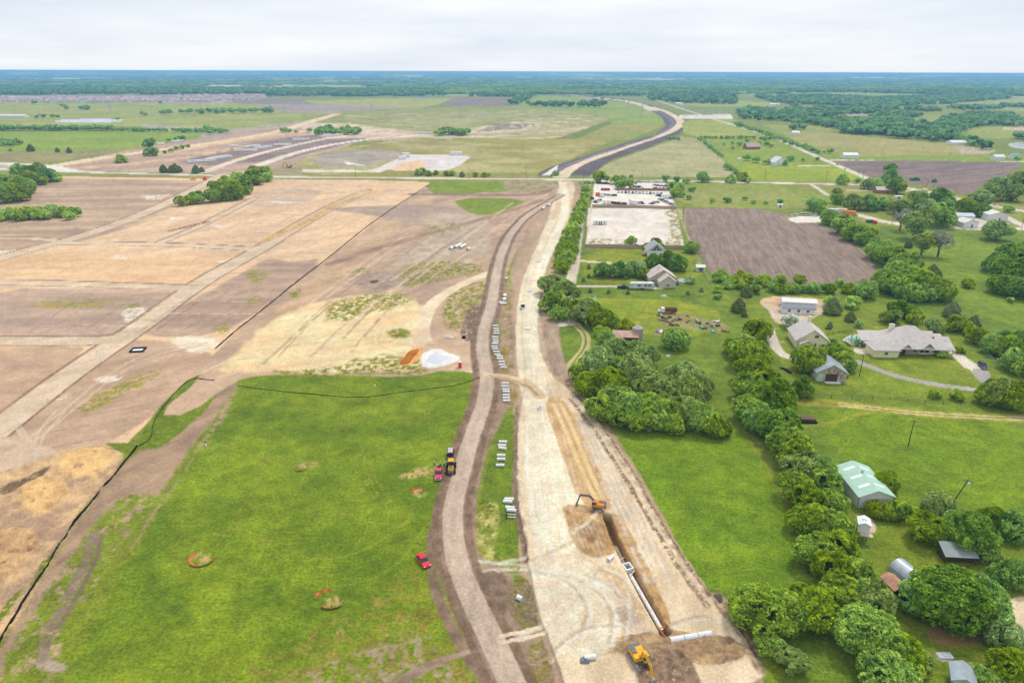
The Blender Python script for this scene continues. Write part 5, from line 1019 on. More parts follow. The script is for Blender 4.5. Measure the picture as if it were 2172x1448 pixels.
simple_house('garden_shed', 2036, 1450, 3, 3.6, 2.2, 1.0, mat('mint_wall', (170, 196, 190), .7, .1, 1), GALV, 'small grey roofed shed cut by the bottom edge', R_(-25), cat='shed', wins=0)
# house with gables, C and D
e = simple_house('gabled_house', 1388, 540, 10.2, 10, 3.4, 4.2, WHITE, SHG, 'white house with blue grey gable trim behind the big oaks', 0, cat='house', wins=0, dr=False)
MB().prism([(-3.6, 3.6), (3.6, 3.6), (0, 6.9)], -5.15, -5.02).build('gable_trim', mat('slate_blue', (96, 104, 124), .7, .05, 1), e); window(e, 0, -5.25, 4.4, 3.4, 1.4); window(e, -3, -5.04, 1.6); window(e, 2.6, -5.04, 1.6)
MB().box((-6.3, -2, 1.1), (2.4, 4, .2)).build('side_deck', BRICK, e)
e = empty('tan_roofed_house', on(1403, 600), 0, 'house with tan shingle roof beside the long travel trailer', 'house')
gwall(MB(), 13, 9, 3.0, 4.4, 'Y', 0, 3).build('wall', mat('pale_brick', (206, 192, 176), .9, .12, 3), e); r = gable(MB(), 13, 10, 3.0, 4.4, .6, 'Y', 0, 3).build('roof', SHING2, e)
gwall(MB(), 8, 8, 2.9, 3.3, 'Y', 1.2, -5).build('garage_wall', mat('pale_brick', (206, 192, 176)), e); gable(MB(), 8, 9, 2.9, 3.3, .5, 'Y', 1.2, -4.6).build('garage_roof', SHING2, e)
MB().box((-1, 4, 6.8), (1, 1, 3)).build('chimney', WHITE, r); window(e, -4.6, -1.6, 1.5); MB().box((7.2, -2, 1.0), (1.6, 4, 1.8)).build('side_door', SLATE, e); window(e, 1.2, -9.06, 1.5, 1.4, 1.2)
simple_house('garden_hut', 1484, 574, 4.2, 3.6, 2.4, .9, WHITE, mat('pale_tin', (206, 206, 200), .5, .05, 1), 'little white shed at the lawn corner by the ploughed field', 0, 'X', cat='shed', wins=2)
e = empty('site_office', on(1273, 476), 0, 'white portable office alone on the empty caliche yard', 'cabin')
MB().box((0, 0, 1.5), (9.2, 3, 2.6)).build('cabin', WHITE, e); MB().box((0, 0, 2.88), (9.4, 3.2, .15)).build('roof', WHITE, e)
for x in (-2.8, 2.8): window(e, x, -1.52, 1.7, 1.0, .9)
for x in (-.7, .6): door(e, x, -1.52, .7, 1.9, BRICK, z=.3)
MB().box((0, -2.1, .2), (2.6, 1.1, .4)).build('step', WOOD, e)
e = empty('collapsing_barn', on(1325, 722), R_(-3), 'old barn with rusty tin roof and grey silo half hidden by trees', 'barn')
gwall(MB(), 9.5, 6, 2.6, 1.6, 'X').build('wall', WOODD, e); gable(MB(), 9.5, 6, 2.6, 1.6, .4, 'X').build('roof', mat('pink_rust_roof', (206, 166, 150), .7, .22, .8, stripes=(3, 'X', .8)), e)
MB().add([(4.9+2.2*math.cos(a), .5+2.2*math.sin(a), z) for z in (0, 5.4) for a in np.linspace(0, 6.283, 17)[:-1]]+[(4.9, .5, 6.6)], [(i, (i+1) % 16, 16+(i+1) % 16, 16+i) for i in range(16)]+[(16+i, 16+(i+1) % 16, 32) for i in range(16)]).build('silo', mat('grey_bark', (172, 160, 154), .9, .15, 3), e)
# far houses
simple_house('far_house', 1594, 316, 20, 12, 3.4, 5, BRICK, mat('tan_roof', (186, 158, 142)), 'brown brick house under tan roof in the bright paddock', R_(10), 'X', chim=True)
simple_house('far_house', 1650, 350, 18, 13, 3.4, 6, WHITE, mat('white_roof', (214, 212, 214)), 'white gabled house at the end of the paddock drive', R_(12), chim=True)
simple_house('round_tank', 1570, 342, 5, 5, 3, 1, WHITE, WMET, 'small white shed left of the white gabled far house', 0, cat='shed', wins=0, dr=False)
for px, py, w, d, lab in [(1801, 335, 18, 10, 'white roofed building at the farm road corner of the ploughed field'), (1686, 286, 12, 8, 'lone white hut in the grass right of the farm road'), (2030, 307, 26, 16, 'large white barn on the far right before the trees'), (2115, 339, 12, 9, 'small white barn along the dirt lane at far right'), (1642, 224, 30, 12, 'long white farmhouse standing before the far woods'), (2150, 336, 10, 7, 'teal roofed shed beside a bush at the right edge'),
                       (30, 249, 60, 18, 'long white greenhouse like shed at the far left edge'), (90, 248, 16, 12, 'dark roofed farmhouse beyond the left pond'), (1985, 220, 30, 14, 'white farm building left of the distant right pasture'), (2026, 216, 24, 14, 'white shed right of the distant farm building'), (455, 193, 34, 20, 'tall pale house above the far left housing estate'), (1440, 222, 20, 14, 'pale building near the substation at far centre right'), (1815, 184, 60, 14, 'long white barn beyond the first far field strip'), (895, 209, 50, 20, 'pale farmhouse group near the dark far field')]:
    simple_house('farm_building' if 'house' not in lab else 'farmhouse', px, py, w, d, 3.8, 2.6, WHITE, SLATE if 'dark' in lab else (mat('teal_roof', (130, 170, 160)) if 'teal' in lab else WMET), lab, 0, 'X', cat='building', wins=0, dr=False)
simple_house('garage', 2048, 480, 11, 9, 3.4, 2.2, WHITE, WMET, 'white gabled garage in front of the farm yard', R_(8), cat='garage', wins=0); simple_house('machine_hall', 2108, 466, 13, 10, 4.5, 2, WMET, WMET, 'white machine hall right of the two yard trees', R_(-5), cat='building', wins=0)
simple_house('farm_building', 2034, 466, 16, 9, 3.6, 1.4, WMET, mat('pale_tin2', (196, 200, 206)), 'low grey white building left behind the gabled garage', R_(-8), 'X', cat='building', wins=0, dr=False); simple_house('brown_house', 1875, 409, 16, 9, 3, 2.4, BRICK, SHING2, 'brown brick house half hidden by trees near the road', R_(-6), 'X')
MB_ = MB
for px, py, lab in [(1904, 422, 'white travel trailer parked on the grass below the brown house'), (1653, 440, 'small white shed on the upper edge of the ploughed field')]:
    simple_house('white_trailer', px, py, 6 if px > 1800 else 3.6, 2.6, 2.4, .3, WHITE, WHITE, lab, 0, 'X', cat='trailer' if px > 1800 else 'shed', wins=1)
# housing estate far left: each house its own object
hv = []
for i, (wc, rc) in enumerate([((226, 206, 190), (176, 156, 152)), ((216, 200, 190), (190, 168, 162)), ((236, 228, 222), (162, 146, 144))]):
    b = MB(); gwall(b, 15, 12, 4.5, 3.4, 'X'); b.mi = 1; gable(b, 15, 12, 4.5, 3.4, .5, 'X'); hv.append(b.build('estate_house', [mat(f'estate_wall_{i}', wc), mat(f'estate_roof_{i}', rc)]).data)
for o in [o for o in bpy.data.objects if o.name.startswith('estate_house')]: bpy.data.objects.remove(o)
cnt = 0
for row, (y, x0, x1) in enumerate([(215.5, -10, 40), (213, -14, 38), (210.5, -14, 30), (217.5, 48, 450), (214.8, 46, 540), (212, 92, 545), (209.5, 110, 180), (209.5, 250, 545), (207.2, 330, 560), (205.3, 380, 560)]):
    x = x0
    while x < x1:
        p = G(x, y+(x-270)*-.004*(1 if y > 212 else .4)); o = link(bpy.data.objects.new('estate_house', random.choice(hv))); o.location = (p.x, p.y, gz(p.x, p.y)); o.rotation_euler = (0, 0, random.uniform(-.4, .4)+(1.57 if random.random() < .4 else 0))
        o.scale = (random.uniform(1.1, 1.6),)*2+(random.uniform(1.1, 1.6),)
        setp(o, 'small brown roofed house packed in the far left housing estate', 'house', 'houses of the far left estate'); x += random.uniform(11.5, 15.5); cnt += 1
# ------------------------------------------------------------------ vehicles
def wheel(parent, x, y, r, w, rim=SILV):
    t = MB(); t.bar((x-w/2, y, r), (x+w/2, y, r), r, 16); o = t.build('wheel', DARK, parent); s = 1 if x > 0 else -1
    MB().bar((x+s*w*.3, y, r), (x+s*(w/2+.015), y, r), r*.6, 10).build('rim', rim, o); return o
def car(name, loc, rz, paint, label, kind='sedan', parts=True, group=None, cat='car'):
    # local +y is the front
    L2, Wd = (2.35, 1.8) if kind == 'sedan' else ((2.9, 1.95) if kind == 'pickup' else (2.3, 1.85))
    if kind == 'sedan': body = [(-2.35,.35),(-2.3,.85),(-1.7,.95),(1.0,.92),(2.2,.75),(2.35,.5),(2.3,.3),(-2.25,.28)]; cab = [(-1.75,.93),(-1.05,1.4),(.25,1.42),(1.1,.92)]
    elif kind == 'pickup': body = [(-2.9,.5),(-2.9,1.1),(1.3,1.12),(2.7,1.0),(2.9,.8),(2.85,.4),(-2.8,.42)]; cab = [(-.7,1.1),(-.55,1.82),(.75,1.82),(1.5,1.1)]
    else: body = [(-2.3,.45),(-2.3,1.1),(1.0,1.1),(2.15,.98),(2.3,.7),(2.2,.38),(-2.2,.38)]; cab = [(-2.2,1.1),(-2.1,1.78),(.45,1.78),(1.1,1.1)]
    def shell(prof, w0, w1, zt):
        n = len(prof); vs = []
        for s in (-1, 1):
            for y, z in prof: vs.append((s*(w0 if z < zt else w1)/2, y, z))
        return vs, [(i, (i+1) % n, n+(i+1) % n, n+i) for i in range(n)]+[tuple(range(n)), tuple(range(2*n-1, n-1, -1))]
    bv = shell(body, Wd, Wd*.96, .6); cv = shell(cab, Wd*.93, Wd*.72, cab[0][1]+.2); rf = [(y*.92 if i in (1, 2) else y, z) for i, (y, z) in enumerate(cab)]
    ry0, ry1, rz_ = cab[1][0], cab[2][0], cab[1][1]
    if not parts:
        b = MB(); b.add(*bv); b.mi = 1; b.add(*cv); b.mi = 0; b.box((0, (ry0+ry1)/2, rz_+.02), (Wd*.74, ry1-ry0, .05)); b.mi = 1
        for sx in (-1, 1):
            for sy in (-1, 1): b.bar((sx*Wd*.42, sy*L2*.62, .34), (sx*Wd*.5, sy*L2*.62, .34), .34, 8)
        o = b.build(name, [paint, GLASS]); o.location = loc; o.rotation_euler = (0, 0, rz); setp(o, label, cat, group); return o
    e = empty(name, loc, rz, label, cat, group); MB().add(*bv).build('body', paint, e); c = MB().add(*cv).build('windows', GLASS, e)
    MB().box((0, (ry0+ry1)/2, rz_+.02), (Wd*.75, ry1-ry0+.1, .06)).build('roof', paint, e)
    for sx in (-1, 1):
        for sy in (-1, 1): wheel(e, sx*Wd*.46, sy*L2*.62, .34 if kind == 'sedan' else .4, .24)
        MB().box((sx*Wd*.36, L2-.02, .68 if kind == 'sedan' else .85), (.36, .12, .16)).build('headlight', WHITE, e); MB().box((sx*Wd*.4, -L2+.02, .72), (.25, .1, .2)).build('tail_light', RED, e)
        MB().box((sx*(Wd/2+.08), cab[3][0]-.35, cab[0][1]+.12), (.18, .1, .12)).build('mirror', paint, e)
        for yy in (ry0+.05, (ry0+ry1)/2, ry1-.02): MB().bar((sx*Wd*.375, yy, rz_), (sx*Wd*.47, yy+(.5 if yy > ry1-.1 else (-.1 if yy < ry0+.1 else 0)), cab[0][1]), .035, 4).build('pillar', paint, e)
    MB().box((0, L2, .45), (Wd*.92, .14, .18)).build('bumper', SILV if kind != 'sedan' else paint, e); MB().box((0, -L2, .5), (Wd*.92, .14, .18)).build('bumper', SILV if kind != 'sedan' else paint, e)
    if kind == 'pickup':
        MB().box((0, -1.8, 1.13), (Wd*.8, 2.0, .04)).build('bed_floor', DARK, e)
    return e
def face(a, b_):       # heading so local +y points from photo point a to photo point b
    p, q = G(*a), G(*b_); return math.atan2(q.y-p.y, q.x-p.x)-math.pi/2
rs_ = car('red_sedan', on(898, 1192), face((889, 1178), (908, 1206)), RED, 'bright red sedan parked alone on the meadow grass')
pk = car('red_pickup', on(931, 1007), face((935, 985), (931, 1020)), MAG, 'faded red pickup facing the camera beside the yellow backhoe', 'pickup', cat='pickup truck')
jp = car('maroon_off_roader', on(956, 964), face((955, 975), (958, 950)), MAROON, 'dark maroon off roader with pale roof at the haul road edge', 'suv')
MB().box((0, -.6, 1.83), (1.4, 2.5, .08)).build('hard_top', mat('mauve_top', (190, 170, 184), .5, .05, 1), jp); MB().tube((0, -2.5, 1.0), (0, -2.3, 1.0), .36, .2).build('spare_wheel', DARK, jp)
for xx in (-.5, .5): MB().box((xx, -1.2, 1.2), (.4, .9, .8)).build('ladder_rack', GREY, pk)
wp = car('white_pickup', on(1109, 653), face((1109, 660), (1108, 640)), WHITE, 'white pickup driving on the pale road bed', 'pickup', cat='pickup truck')
car('black_suv', on(2084, 779), face((2075, 770), (2094, 786)), mat('dark_metallic', (52, 56, 64), .25, .05, 1, spec=.5), 'dark sport utility vehicle on the ranch drive', 'suv')
car('navy_pickup', on(1322, 612), face((1310, 611), (1335, 612)), NAVY, 'navy pickup hitched ahead of the long travel trailer', 'pickup', cat='pickup truck')
car('white_sedan', on(1812, 458), .6, WHITE, 'white car next to the orange cargo trailer', 'suv'); car('blue_car', on(1776, 350), face((1768, 347), (1785, 353)), BLUE, 'blue car driving on the diagonal farm road'); car('white_car', on(1793, 359), face((1785, 356), (1802, 363)), WHITE, 'white car driving ahead on the diagonal farm road')
for px, py, pn, lb in [(1684, 459, WHITE, 'nearest the left end of the small yard'), (1697, 457, SILV, 'second from left in the small yard'), (1706, 457, SILV, 'in the middle of the small yard'), (1715, 458, SILV, 'right of middle in the small yard'), (1727, 459, WHITE, 'rightmost in the small yard'), (2100, 465, NAVY, 'dark car left of the machine hall corner'), (2112, 465, SILV, 'by the machine hall front'), (2128, 467, NAVY, 'pickup right of the machine hall')]:
    car('parked_car', on(px, py), random.uniform(1, 2), pn, 'parked '+('white ' if pn is WHITE else 'silver ' if pn is SILV else 'dark ')+'car '+lb.replace('dark car ', '').replace('pickup ', ''), 'suv', parts=False, group='cars in the right hand yards')
# travel trailer
e = empty('travel_trailer', on(1361, 613), R_(-1), 'long white travel trailer behind the navy pickup', 'trailer')
MB().prism([(-6, .7), (-6, 3.0), (-5.6, 3.3), (5.6, 3.3), (6, 3.0), (6, .7)], -1.2, 1.2).build('body', SILV, e); MB().box((0, 0, 3.34), (10.8, 2.2, .1)).build('roof', WHITE, e)
for x in (-1.5, 1.6, 3.6): MB().box((x, -1.23, 2.2), (1.4, .05, .7)).build('window', GLASS, e)
for x in (-.2, .8): MB().bar((x, -1.3, .4), (x, 1.3, .4), .4, 12).build('wheel', DARK, e)
MB().bar((-6, 0, .6), (-7.2, 0, .5), .08, 6).build('tow_bar', DARK, e); MB().box((-3.4, -1.23, 1.7), (.8, .05, 1.9)).build('door', WHITE, e)
for x in (-3, 2): MB().box((x, 0, 3.5), (.9, .8, .25)).build('roof_unit', WHITE, e)
# old red dump truck
e = empty('old_farm_truck', on(1414, 664), R_(90), 'old truck with white cab and rusty red stake bed on the grass', 'truck')
MB().box((0, -1.6, 1.7), (2.3, 5.4, 1.5)).build('bed', RTRUCK, e); MB().box((0, -1.6, 2.47), (2.0, 5.1, .05)).build('bed_inside', WOODD, e); MB().box((0, 1.9, 1.7), (2.1, 1.5, 1.7)).build('cab', WHITE, e); MB().box((0, 3.2, 1.1), (1.5, 1.3, .9)).build('hood', WHITE, e); MB().box((0, 2.67, 2.0), (1.7, .05, .6)).build('windshield', GLASS, e)
for x in (-1, 1):
    for y in (3.0, -2.6, -3.4): wheel(e, x, y, .45, .28)
# excavators
def excavator(label, loc, rz, slew, paint, arm, boom, dark):
    e = empty('excavator', loc, rz, label, 'excavator')
    for s in (-1, 1):
        pr = [(-2.1,.05),(-2.4,.4),(-2.1,.8),(2.1,.8),(2.4,.4),(2.1,.05)]; tr = MB().prism([(a, z) for a, z in pr], s*1.25-.3, s*1.25+.3, 'X')
        tr = MB(); n = 6; vs = [(s*1.25+q, a, z) for q in (-.3, .3) for a, z in pr]; tr.add(vs, [(i, (i+1) % n, n+(i+1) % n, n+i) for i in range(n)]+[tuple(range(n)), tuple(range(2*n-1, n-1, -1))])
        t_ = tr.build('track', STEEL, e)
        for i in range(9): MB().box((s*1.25, -2+i*.5, .83), (.62, .12, .06)).build('track_pad', GREY, t_)
    MB().box((0, 0, .6), (1.9, 2.2, .5)).build('undercarriage', GREY, e)
    def P(q): return Vector((q[0]*math.cos(slew)-q[1]*math.sin(slew), q[0]*math.sin(slew)+q[1]*math.cos(slew), q[2]))
    RM = Matrix.Rotation(slew, 4, 'Z')
    MB().bar((0, 0, .8), (0, 0, 1.05), .8, 16).build('turntable', GREY, e)
    MB().box((0, -.7, 1.5), (2.6, 3.2, .95), RM).build('house', paint, e); MB().box((0, -2.35, 1.5), (2.5, .7, 1.1), RM, .92).build('counterweight', dark, e); MB().box((.75, -1.2, 2.05), (.9, 1.6, .25), RM).build('engine_cover', dark, e)
    cb = MB().box((-.8, .9, 2.0), (.95, 1.6, 1.7), RM, .9).build('cab', paint, e); MB().box((-.8, 1.0, 2.2), (.99, 1.35, .95), RM, .93).build('cab_window', GLASS, cb)
    pts = boom; m_ = MB(); k = [P(q) for q in pts]
    for i in range(2):
        d = (k[i+1]-k[i]); c = (k[i]+k[i+1])/2; q = d.to_track_quat('Y', 'Z').to_matrix().to_4x4(); m_.box((0, 0, 0), (.42, d.length+.2, .62 if i == 0 else .5), Matrix.Translation(c) @ q)
    m_.build('boom', arm, e); d = k[3]-k[2]; q = d.to_track_quat('Y', 'Z').to_matrix().to_4x4(); MB().box((0, 0, 0), (.34, d.length+.3, .45), Matrix.Translation((k[2]+k[3])/2) @ q).build('stick', arm, e)
    MB().bar(k[0]+Vector((0, 0, .1))+P((.35, .3, 0)), (k[0]+k[1])*.5+P((.35, 0, .1)), .08, 6).build('hydraulic_cylinder', STEEL, e); MB().bar(k[1]+Vector((0, 0, .45)), k[2]+Vector((0, 0, .45)), .08, 6).build('hydraulic_cylinder', STEEL, e)
    B = Matrix.Translation(k[3]) @ RM; vs = []; pr = [(-.2,.2),(.35,0),(.55,-.6),(.2,-1.1),(-.5,-1.05),(-.1,-.55)]
    vs = [(s*.5, y, z) for s in (-1, 1) for y, z in pr]; MB().add(vs, [(i, (i+1) % 6, 6+(i+1) % 6, 6+i) for i in range(6) if i != 3]+[tuple(range(6)), tuple(range(11, 5, -1))], B).build('bucket', STEEL, e)
    for x in (-.4, -.13, .13, .4): MB().box((x, -.55, -1.15), (.08, .3, .1), B).build('tooth', STEEL, e)
    return e
BOOM = [(0, .6, 1.9), (0, 2.6, 4.2), (0, 5.6, 3.9), (0, 6.6, 1.2)]
excavator('grey armed excavator with orange body standing over the trench head', on(1267, 1080), R_(-20), R_(95), ORG, GREY, [(0, .6, 1.9), (0, 2.6, 4.0), (0, 5.6, 3.8), (0, 6.4, 1.0)], GREY).scale = (.78,)*3
excavator('all yellow excavator digging at the bottom of the road bed', on(1355, 1402), R_(20), R_(176), YEL, YEL, [(0, .6, 1.9), (0, 2.4, 4.0), (0, 4.6, 3.6), (0, 5.4, 1.2)], GREY).scale = (.92,)*3
# backhoe loader: front bucket away from the camera
e = empty('backhoe_loader', on(957, 998), face((957, 1008), (959, 985)), 'yellow wheeled loader parked behind the faded red pickup', 'loader')
MB().box((0, -.6, 1.35), (1.3, 3.2, .9)).build('body', YEL, e); MB().box((0, .9, 1.2), (.9, 1.8, .6)).build('front_frame', YEL, e); c = MB().box((0, .5, 2.3), (1.4, 1.4, 1.4), None, .92).build('cab', GLASS, e); MB().box((0, .5, 3.05), (1.5, 1.6, .14)).build('cab_roof', YEL, c)
for s in (-1, 1):
    for y in (-1.5, 1.7): wheel(e, s*1.05, y, .7, .5, YEL)
    MB().bar((s*.6, .9, 1.6), (s*.6, 3.0, .7), .11, 6).build('lift_arm', YEL, e); MB().box((s*.45, -2.25, 1.3), (.2, .08, .2)).build('tail_light', RED, e)
MB().add([(s*1.35, y, z) for s in (-1, 1) for y, z in [(2.9, .1), (3.8, .1), (3.8, .2), (3.1, .35), (3.2, 1.0), (2.9, 1.0)]], [(i, (i+1) % 6, 6+(i+1) % 6, 6+i) for i in range(6)]+[tuple(range(6)), tuple(range(11, 5, -1))]).build('bucket', STEEL, e)
MB().box((0, -1.4, 1.86), (1.0, 1.2, .12)).build('hood', GREY, e); MB().box((0, -2.3, .9), (1.6, .35, .6)).build('counterweight', GREY, e); MB().bar((.4, -.4, 1.8), (.4, -.4, 2.5), .06, 8).build('exhaust', DARK, e)
# people: continuous skinned bodies
def person(px, py, rz, label, pose=0, top=HIVIS, legs=JEAN, hat=True):
    e = empty('person', on(px, py), rz, label, 'person'); a = .25 if pose == 0 else .9
    J = [(0,0,.98,.15),(0,0,1.15,.14),(0,0,1.38,.17),(0,.0,1.5,.07),(0,.02,1.62,.095),(0,.02,1.72,.085), (-.1,0,.92,.10),(-.12,.06,.5,.07),(-.12,-.02,.1,.05),(-.12,.12,.04,.045),(.1,0,.92,.10),(.12,-.02,.5,.07),(.12,-.05,.1,.05),(.12,.09,.04,.045),
         (-.2,0,1.42,.065),(-.27,a*.25,1.14,.048),(-.25,a*.55,.98+a*.15,.036),(-.24,a*.6+.07,.94+a*.18,.034),(.2,0,1.42,.065),(.27,a*.2,1.14,.048),(.25,a*.5,.98+a*.15,.036),(.24,a*.55+.07,.94+a*.18,.034)]
    E = [(0,1),(1,2),(2,3),(3,4),(4,5),(0,6),(6,7),(7,8),(8,9),(0,10),(10,11),(11,12),(12,13),(2,14),(14,15),(15,16),(16,17),(2,18),(18,19),(19,20),(20,21)]
    def skin(name, sel, m, grow=0, parent=e):
        idx = {k: i for i, k in enumerate(sel)}; me = bpy.data.meshes.new(name); me.from_pydata([J[k][:3] for k in sel], [(idx[a_], idx[b_]) for a_, b_ in E if a_ in idx and b_ in idx], [])
        o = link(bpy.data.objects.new(name, me)); o.parent = parent; md = o.modifiers.new('Skin', 'SKIN'); 
        for k in sel: v = me.skin_vertices[0].data[idx[k]]; v.radius = (J[k][3]+grow,)*2; v.use_root = idx[k] == 0
        ss = o.modifiers.new('Sub', 'SUBSURF'); ss.levels = ss.render_levels = 2; me.materials.append(m); return o
    skin('body', range(22), SKIN); skin('hi_vis_vest', [0, 1, 2, 14, 15, 18, 19], top, .022); skin('trousers', [0, 6, 7, 8, 10, 11, 12], legs, .018)
    if hat:
        V = [(.115*math.cos(t)*math.cos(p), .02+.13*math.sin(t)*math.cos(p), 1.72+.1*math.sin(p)) for p in (0, .5, 1.0, 1.5) for t in np.linspace(0, 6.283, 11)[:-1]]
        MB().add(V, [(r*10+i, r*10+(i+1) % 10, (r+1)*10+(i+1) % 10, (r+1)*10+i) for r in range(3) for i in range(10)]).build('hard_hat', WHITE, e)
    for s in (-1, 1): MB().box((s*.032, .108, 1.66), (.022, .012, .012)).build('eye', DARK, e)
    MB().box((0, .115, 1.63), (.022, .03, .04)).build('nose', SKIN, e); MB().box((0, .105, 1.59), (.045, .01, .01)).build('mouth', BRICK, e)
    return e
person(921, 988, 2.5, 'person in yellow safety vest standing apart left of the red pickup'); person(927, 994, 2.9, 'person in hi vis vest leaning at the left of the pickup bed', 1); person(934, 989, -2.6, 'person in yellow vest and hard hat behind the pickup bed', 1, top=HIVIS); person(942, 990, -2.2, 'person in pale shirt at the right of the pickup bed', 0, top=WHITE)
person(948, 969, -1.2, 'person in yellow vest by the maroon off roader door', 0)
# ------------------------------------------------------------------ concrete pipes
def pipe(x, y, ang, ln=2.4, r=.42, label='', group='concrete pipes laid along the haul road', name='concrete_pipe', m=None, dz=0):
    b = MB(); b.tube((-ln/2, 0, r), (ln/2, 0, r), r, r*.78, 18); o = b.build(name, m or CONC, None, True); o.location = on(x, y, dz); o.rotation_euler = (0, 0, ang); setp(o, label, 'pipe', group)
    mod = o.modifiers.new('edge', 'EDGE_SPLIT'); return o
PG = [('by the lower haul road below the loader', [(1067,939,-.06),(1065,947,-.12),(1066,953,-.2),(1063,968,-.08),(1063,976,-.1),(1061,989,0)]),
      ('at the right edge of the grass strip', [(1080,1061,-.1),(1077,1066,-.1),(1082,1079,-.1),(1085,1085,-.12)]),
      ('just below the crossing track', [(1072,815,0),(1071,821,0),(1073,828,0),(1074,833,0),(1074,840,0),(1074,846,0),(1075,852,0)]),
      ('in the stack nearest above the crossing', [(1060,758,0),(1061,763,0),(1064,769,0),(1065,775,0),(1068,781,0)]),
      ('in the stack beside the lime pile', [(1050,731,0),(1049,737,0),(1050,742,0),(1053,748,0),(1055,754,0)]), ('in the short stack of three', [(1050,717,0),(1051,722,0),(1052,727,0)]),
      ('in the stack above the short one', [(1051,693,0),(1052,699,0),(1053,704,0),(1053,709,0)]),
      ('in the tall far stack', [(1069,628,1.3),(1072,629,1.3),(1068,636,1.3),(1071,637,1.3),(1064,643,.2),(1068,646,.2)])]
for w_, L_ in PG:
    for i, (x, y, a) in enumerate(L_): pipe(x, y, a+random.uniform(-.09, .09), 2.35 if y > 680 else 3.0, .43 if y > 680 else .5, f'white concrete pipe, {ordw(i)} from the top {w_}')
pipe(1102, 1271, R_(-35), 1.2, .5, 'short white pipe lying alone on the bare verge', None); pipe(1295, 1186, R_(50), 2.0, .42, 'loose pipe section on pale stone left of the trench', None); pipe(1251, 1397, R_(12), 2.2, .5, 'short pipe on the ground left of the yellow excavator', None)
for i, (x, y, l) in enumerate([(957,529,4),(971,524,9),(981,525,8),(994,531,3.5),(1152,444,5),(1164,437,5),(1074,592,3.2)]): pipe(x, y, R_(70), l, .9 if y < 580 else .45, f'white pipe bundle, {ordw(i)} from the left beyond the sandy clearing' if y < 535 and y > 500 else ('long pale pipe on the left of the pair by the far haul road' if i == 4 else 'long pale pipe on the right of the pair by the far haul road' if i == 5 else 'single pale pipe beside the haul road bend'), None, 'storage_pipe')
e = empty('timber_rack', on(1083, 1096), R_(-3), 'small open rack of two white timbers below the last pipes', 'rack')
for y in (-.5, .6): MB().box((.2, y, .4), (2.2, .14, .14)).build('timber', WHITE, e)
MB().box((-.9, 0, .4), (.1, 2.4, .8)).build('frame', DARK, e)
# trench line: laid pipe, manhole box, large white pipe, trench box
def line_pipe(a, b_, r, label, name, m, z0=-1.5, z1=None):
    p, q = G(*a), G(*b_); p.z = z0+r; q.z = (z0 if z1 is None else z1)+r; e = empty(name, p, 0, label, 'pipeline'); d = q-p; n = max(2, int(d.length/2.4)); Z = Vector((0, 0, 0))
    for i in range(n):
        s = d*(i/n); t_ = d*((i+.97)/n); k = MB(); k.bar(s, t_, r, 16, cap=False); k.bar(s, s+d.normalized()*.22, r*1.12, 16); k.build('pipe_section', m, e, False)
line_pipe((1337,1214), (1406,1334), .44, 'grey sewer pipe laid in the lower half of the trench', 'laid_pipe', CONC, -1.05); line_pipe((1306,1152), (1329,1198), .46, 'dusty pipe part buried in the upper trench', 'buried_pipe', mat('dusty_concrete', (160, 146, 132), .9, .2, 2), -1.6)
line_pipe((1420,1366), (1508,1351), .62, 'big white pipe lying across the foot of the trench', 'large_pipe', mat('pale_concrete', (220, 218, 216), .8, .08, 2), .35)
e = empty('manhole_box', G(1331, 1205)+Vector((0, 0, -.9)), R_(20), 'pale concrete manhole box set on the trench pipe', 'manhole')
b = MB(); [b.box(c, s) for c, s in [((-.85,0,.8),(.3,2.2,1.6)),((.85,0,.8),(.3,2.2,1.6)),((0,-.95,.8),(1.4,.3,1.6)),((0,.95,.8),(1.4,.3,1.6))]]; b.build('walls', CONC, e); MB().box((0, 0, .3), (1.4, 1.6, .1)).build('floor', DARK, e)
e = empty('trench_box', G(1411, 1342)+Vector((0, 0, -.9)), R_(22), 'rusty orange steel trench box at the end of the grey pipe', 'trench box')
for s in (-1, 1): MB().box((s*1.0, 0, .9), (.12, 3.4, 1.8)).build('side_plate', mat('rusty_orange', (186, 126, 56), .7, .3, 2), e)
for y in (-1.2, 1.2): MB().bar((-1, y, 1.2), (1, y, 1.2), .1, 8).build('spreader', ORG, e)
for px, py, a in [(1322,1186,.6),(1347,1206,.9)]:
    o = MB().box((0, 0, .1), (2.4, .25, .12)).build('survey_board', mat('pinkish_board', (226, 190, 170)), None); o.location = on(px, py, .3); o.rotation_euler = (0, 0, a); setp(o, 'thin pink board across the trench '+('above' if py < 1190 else 'beside')+' the manhole box', 'board')
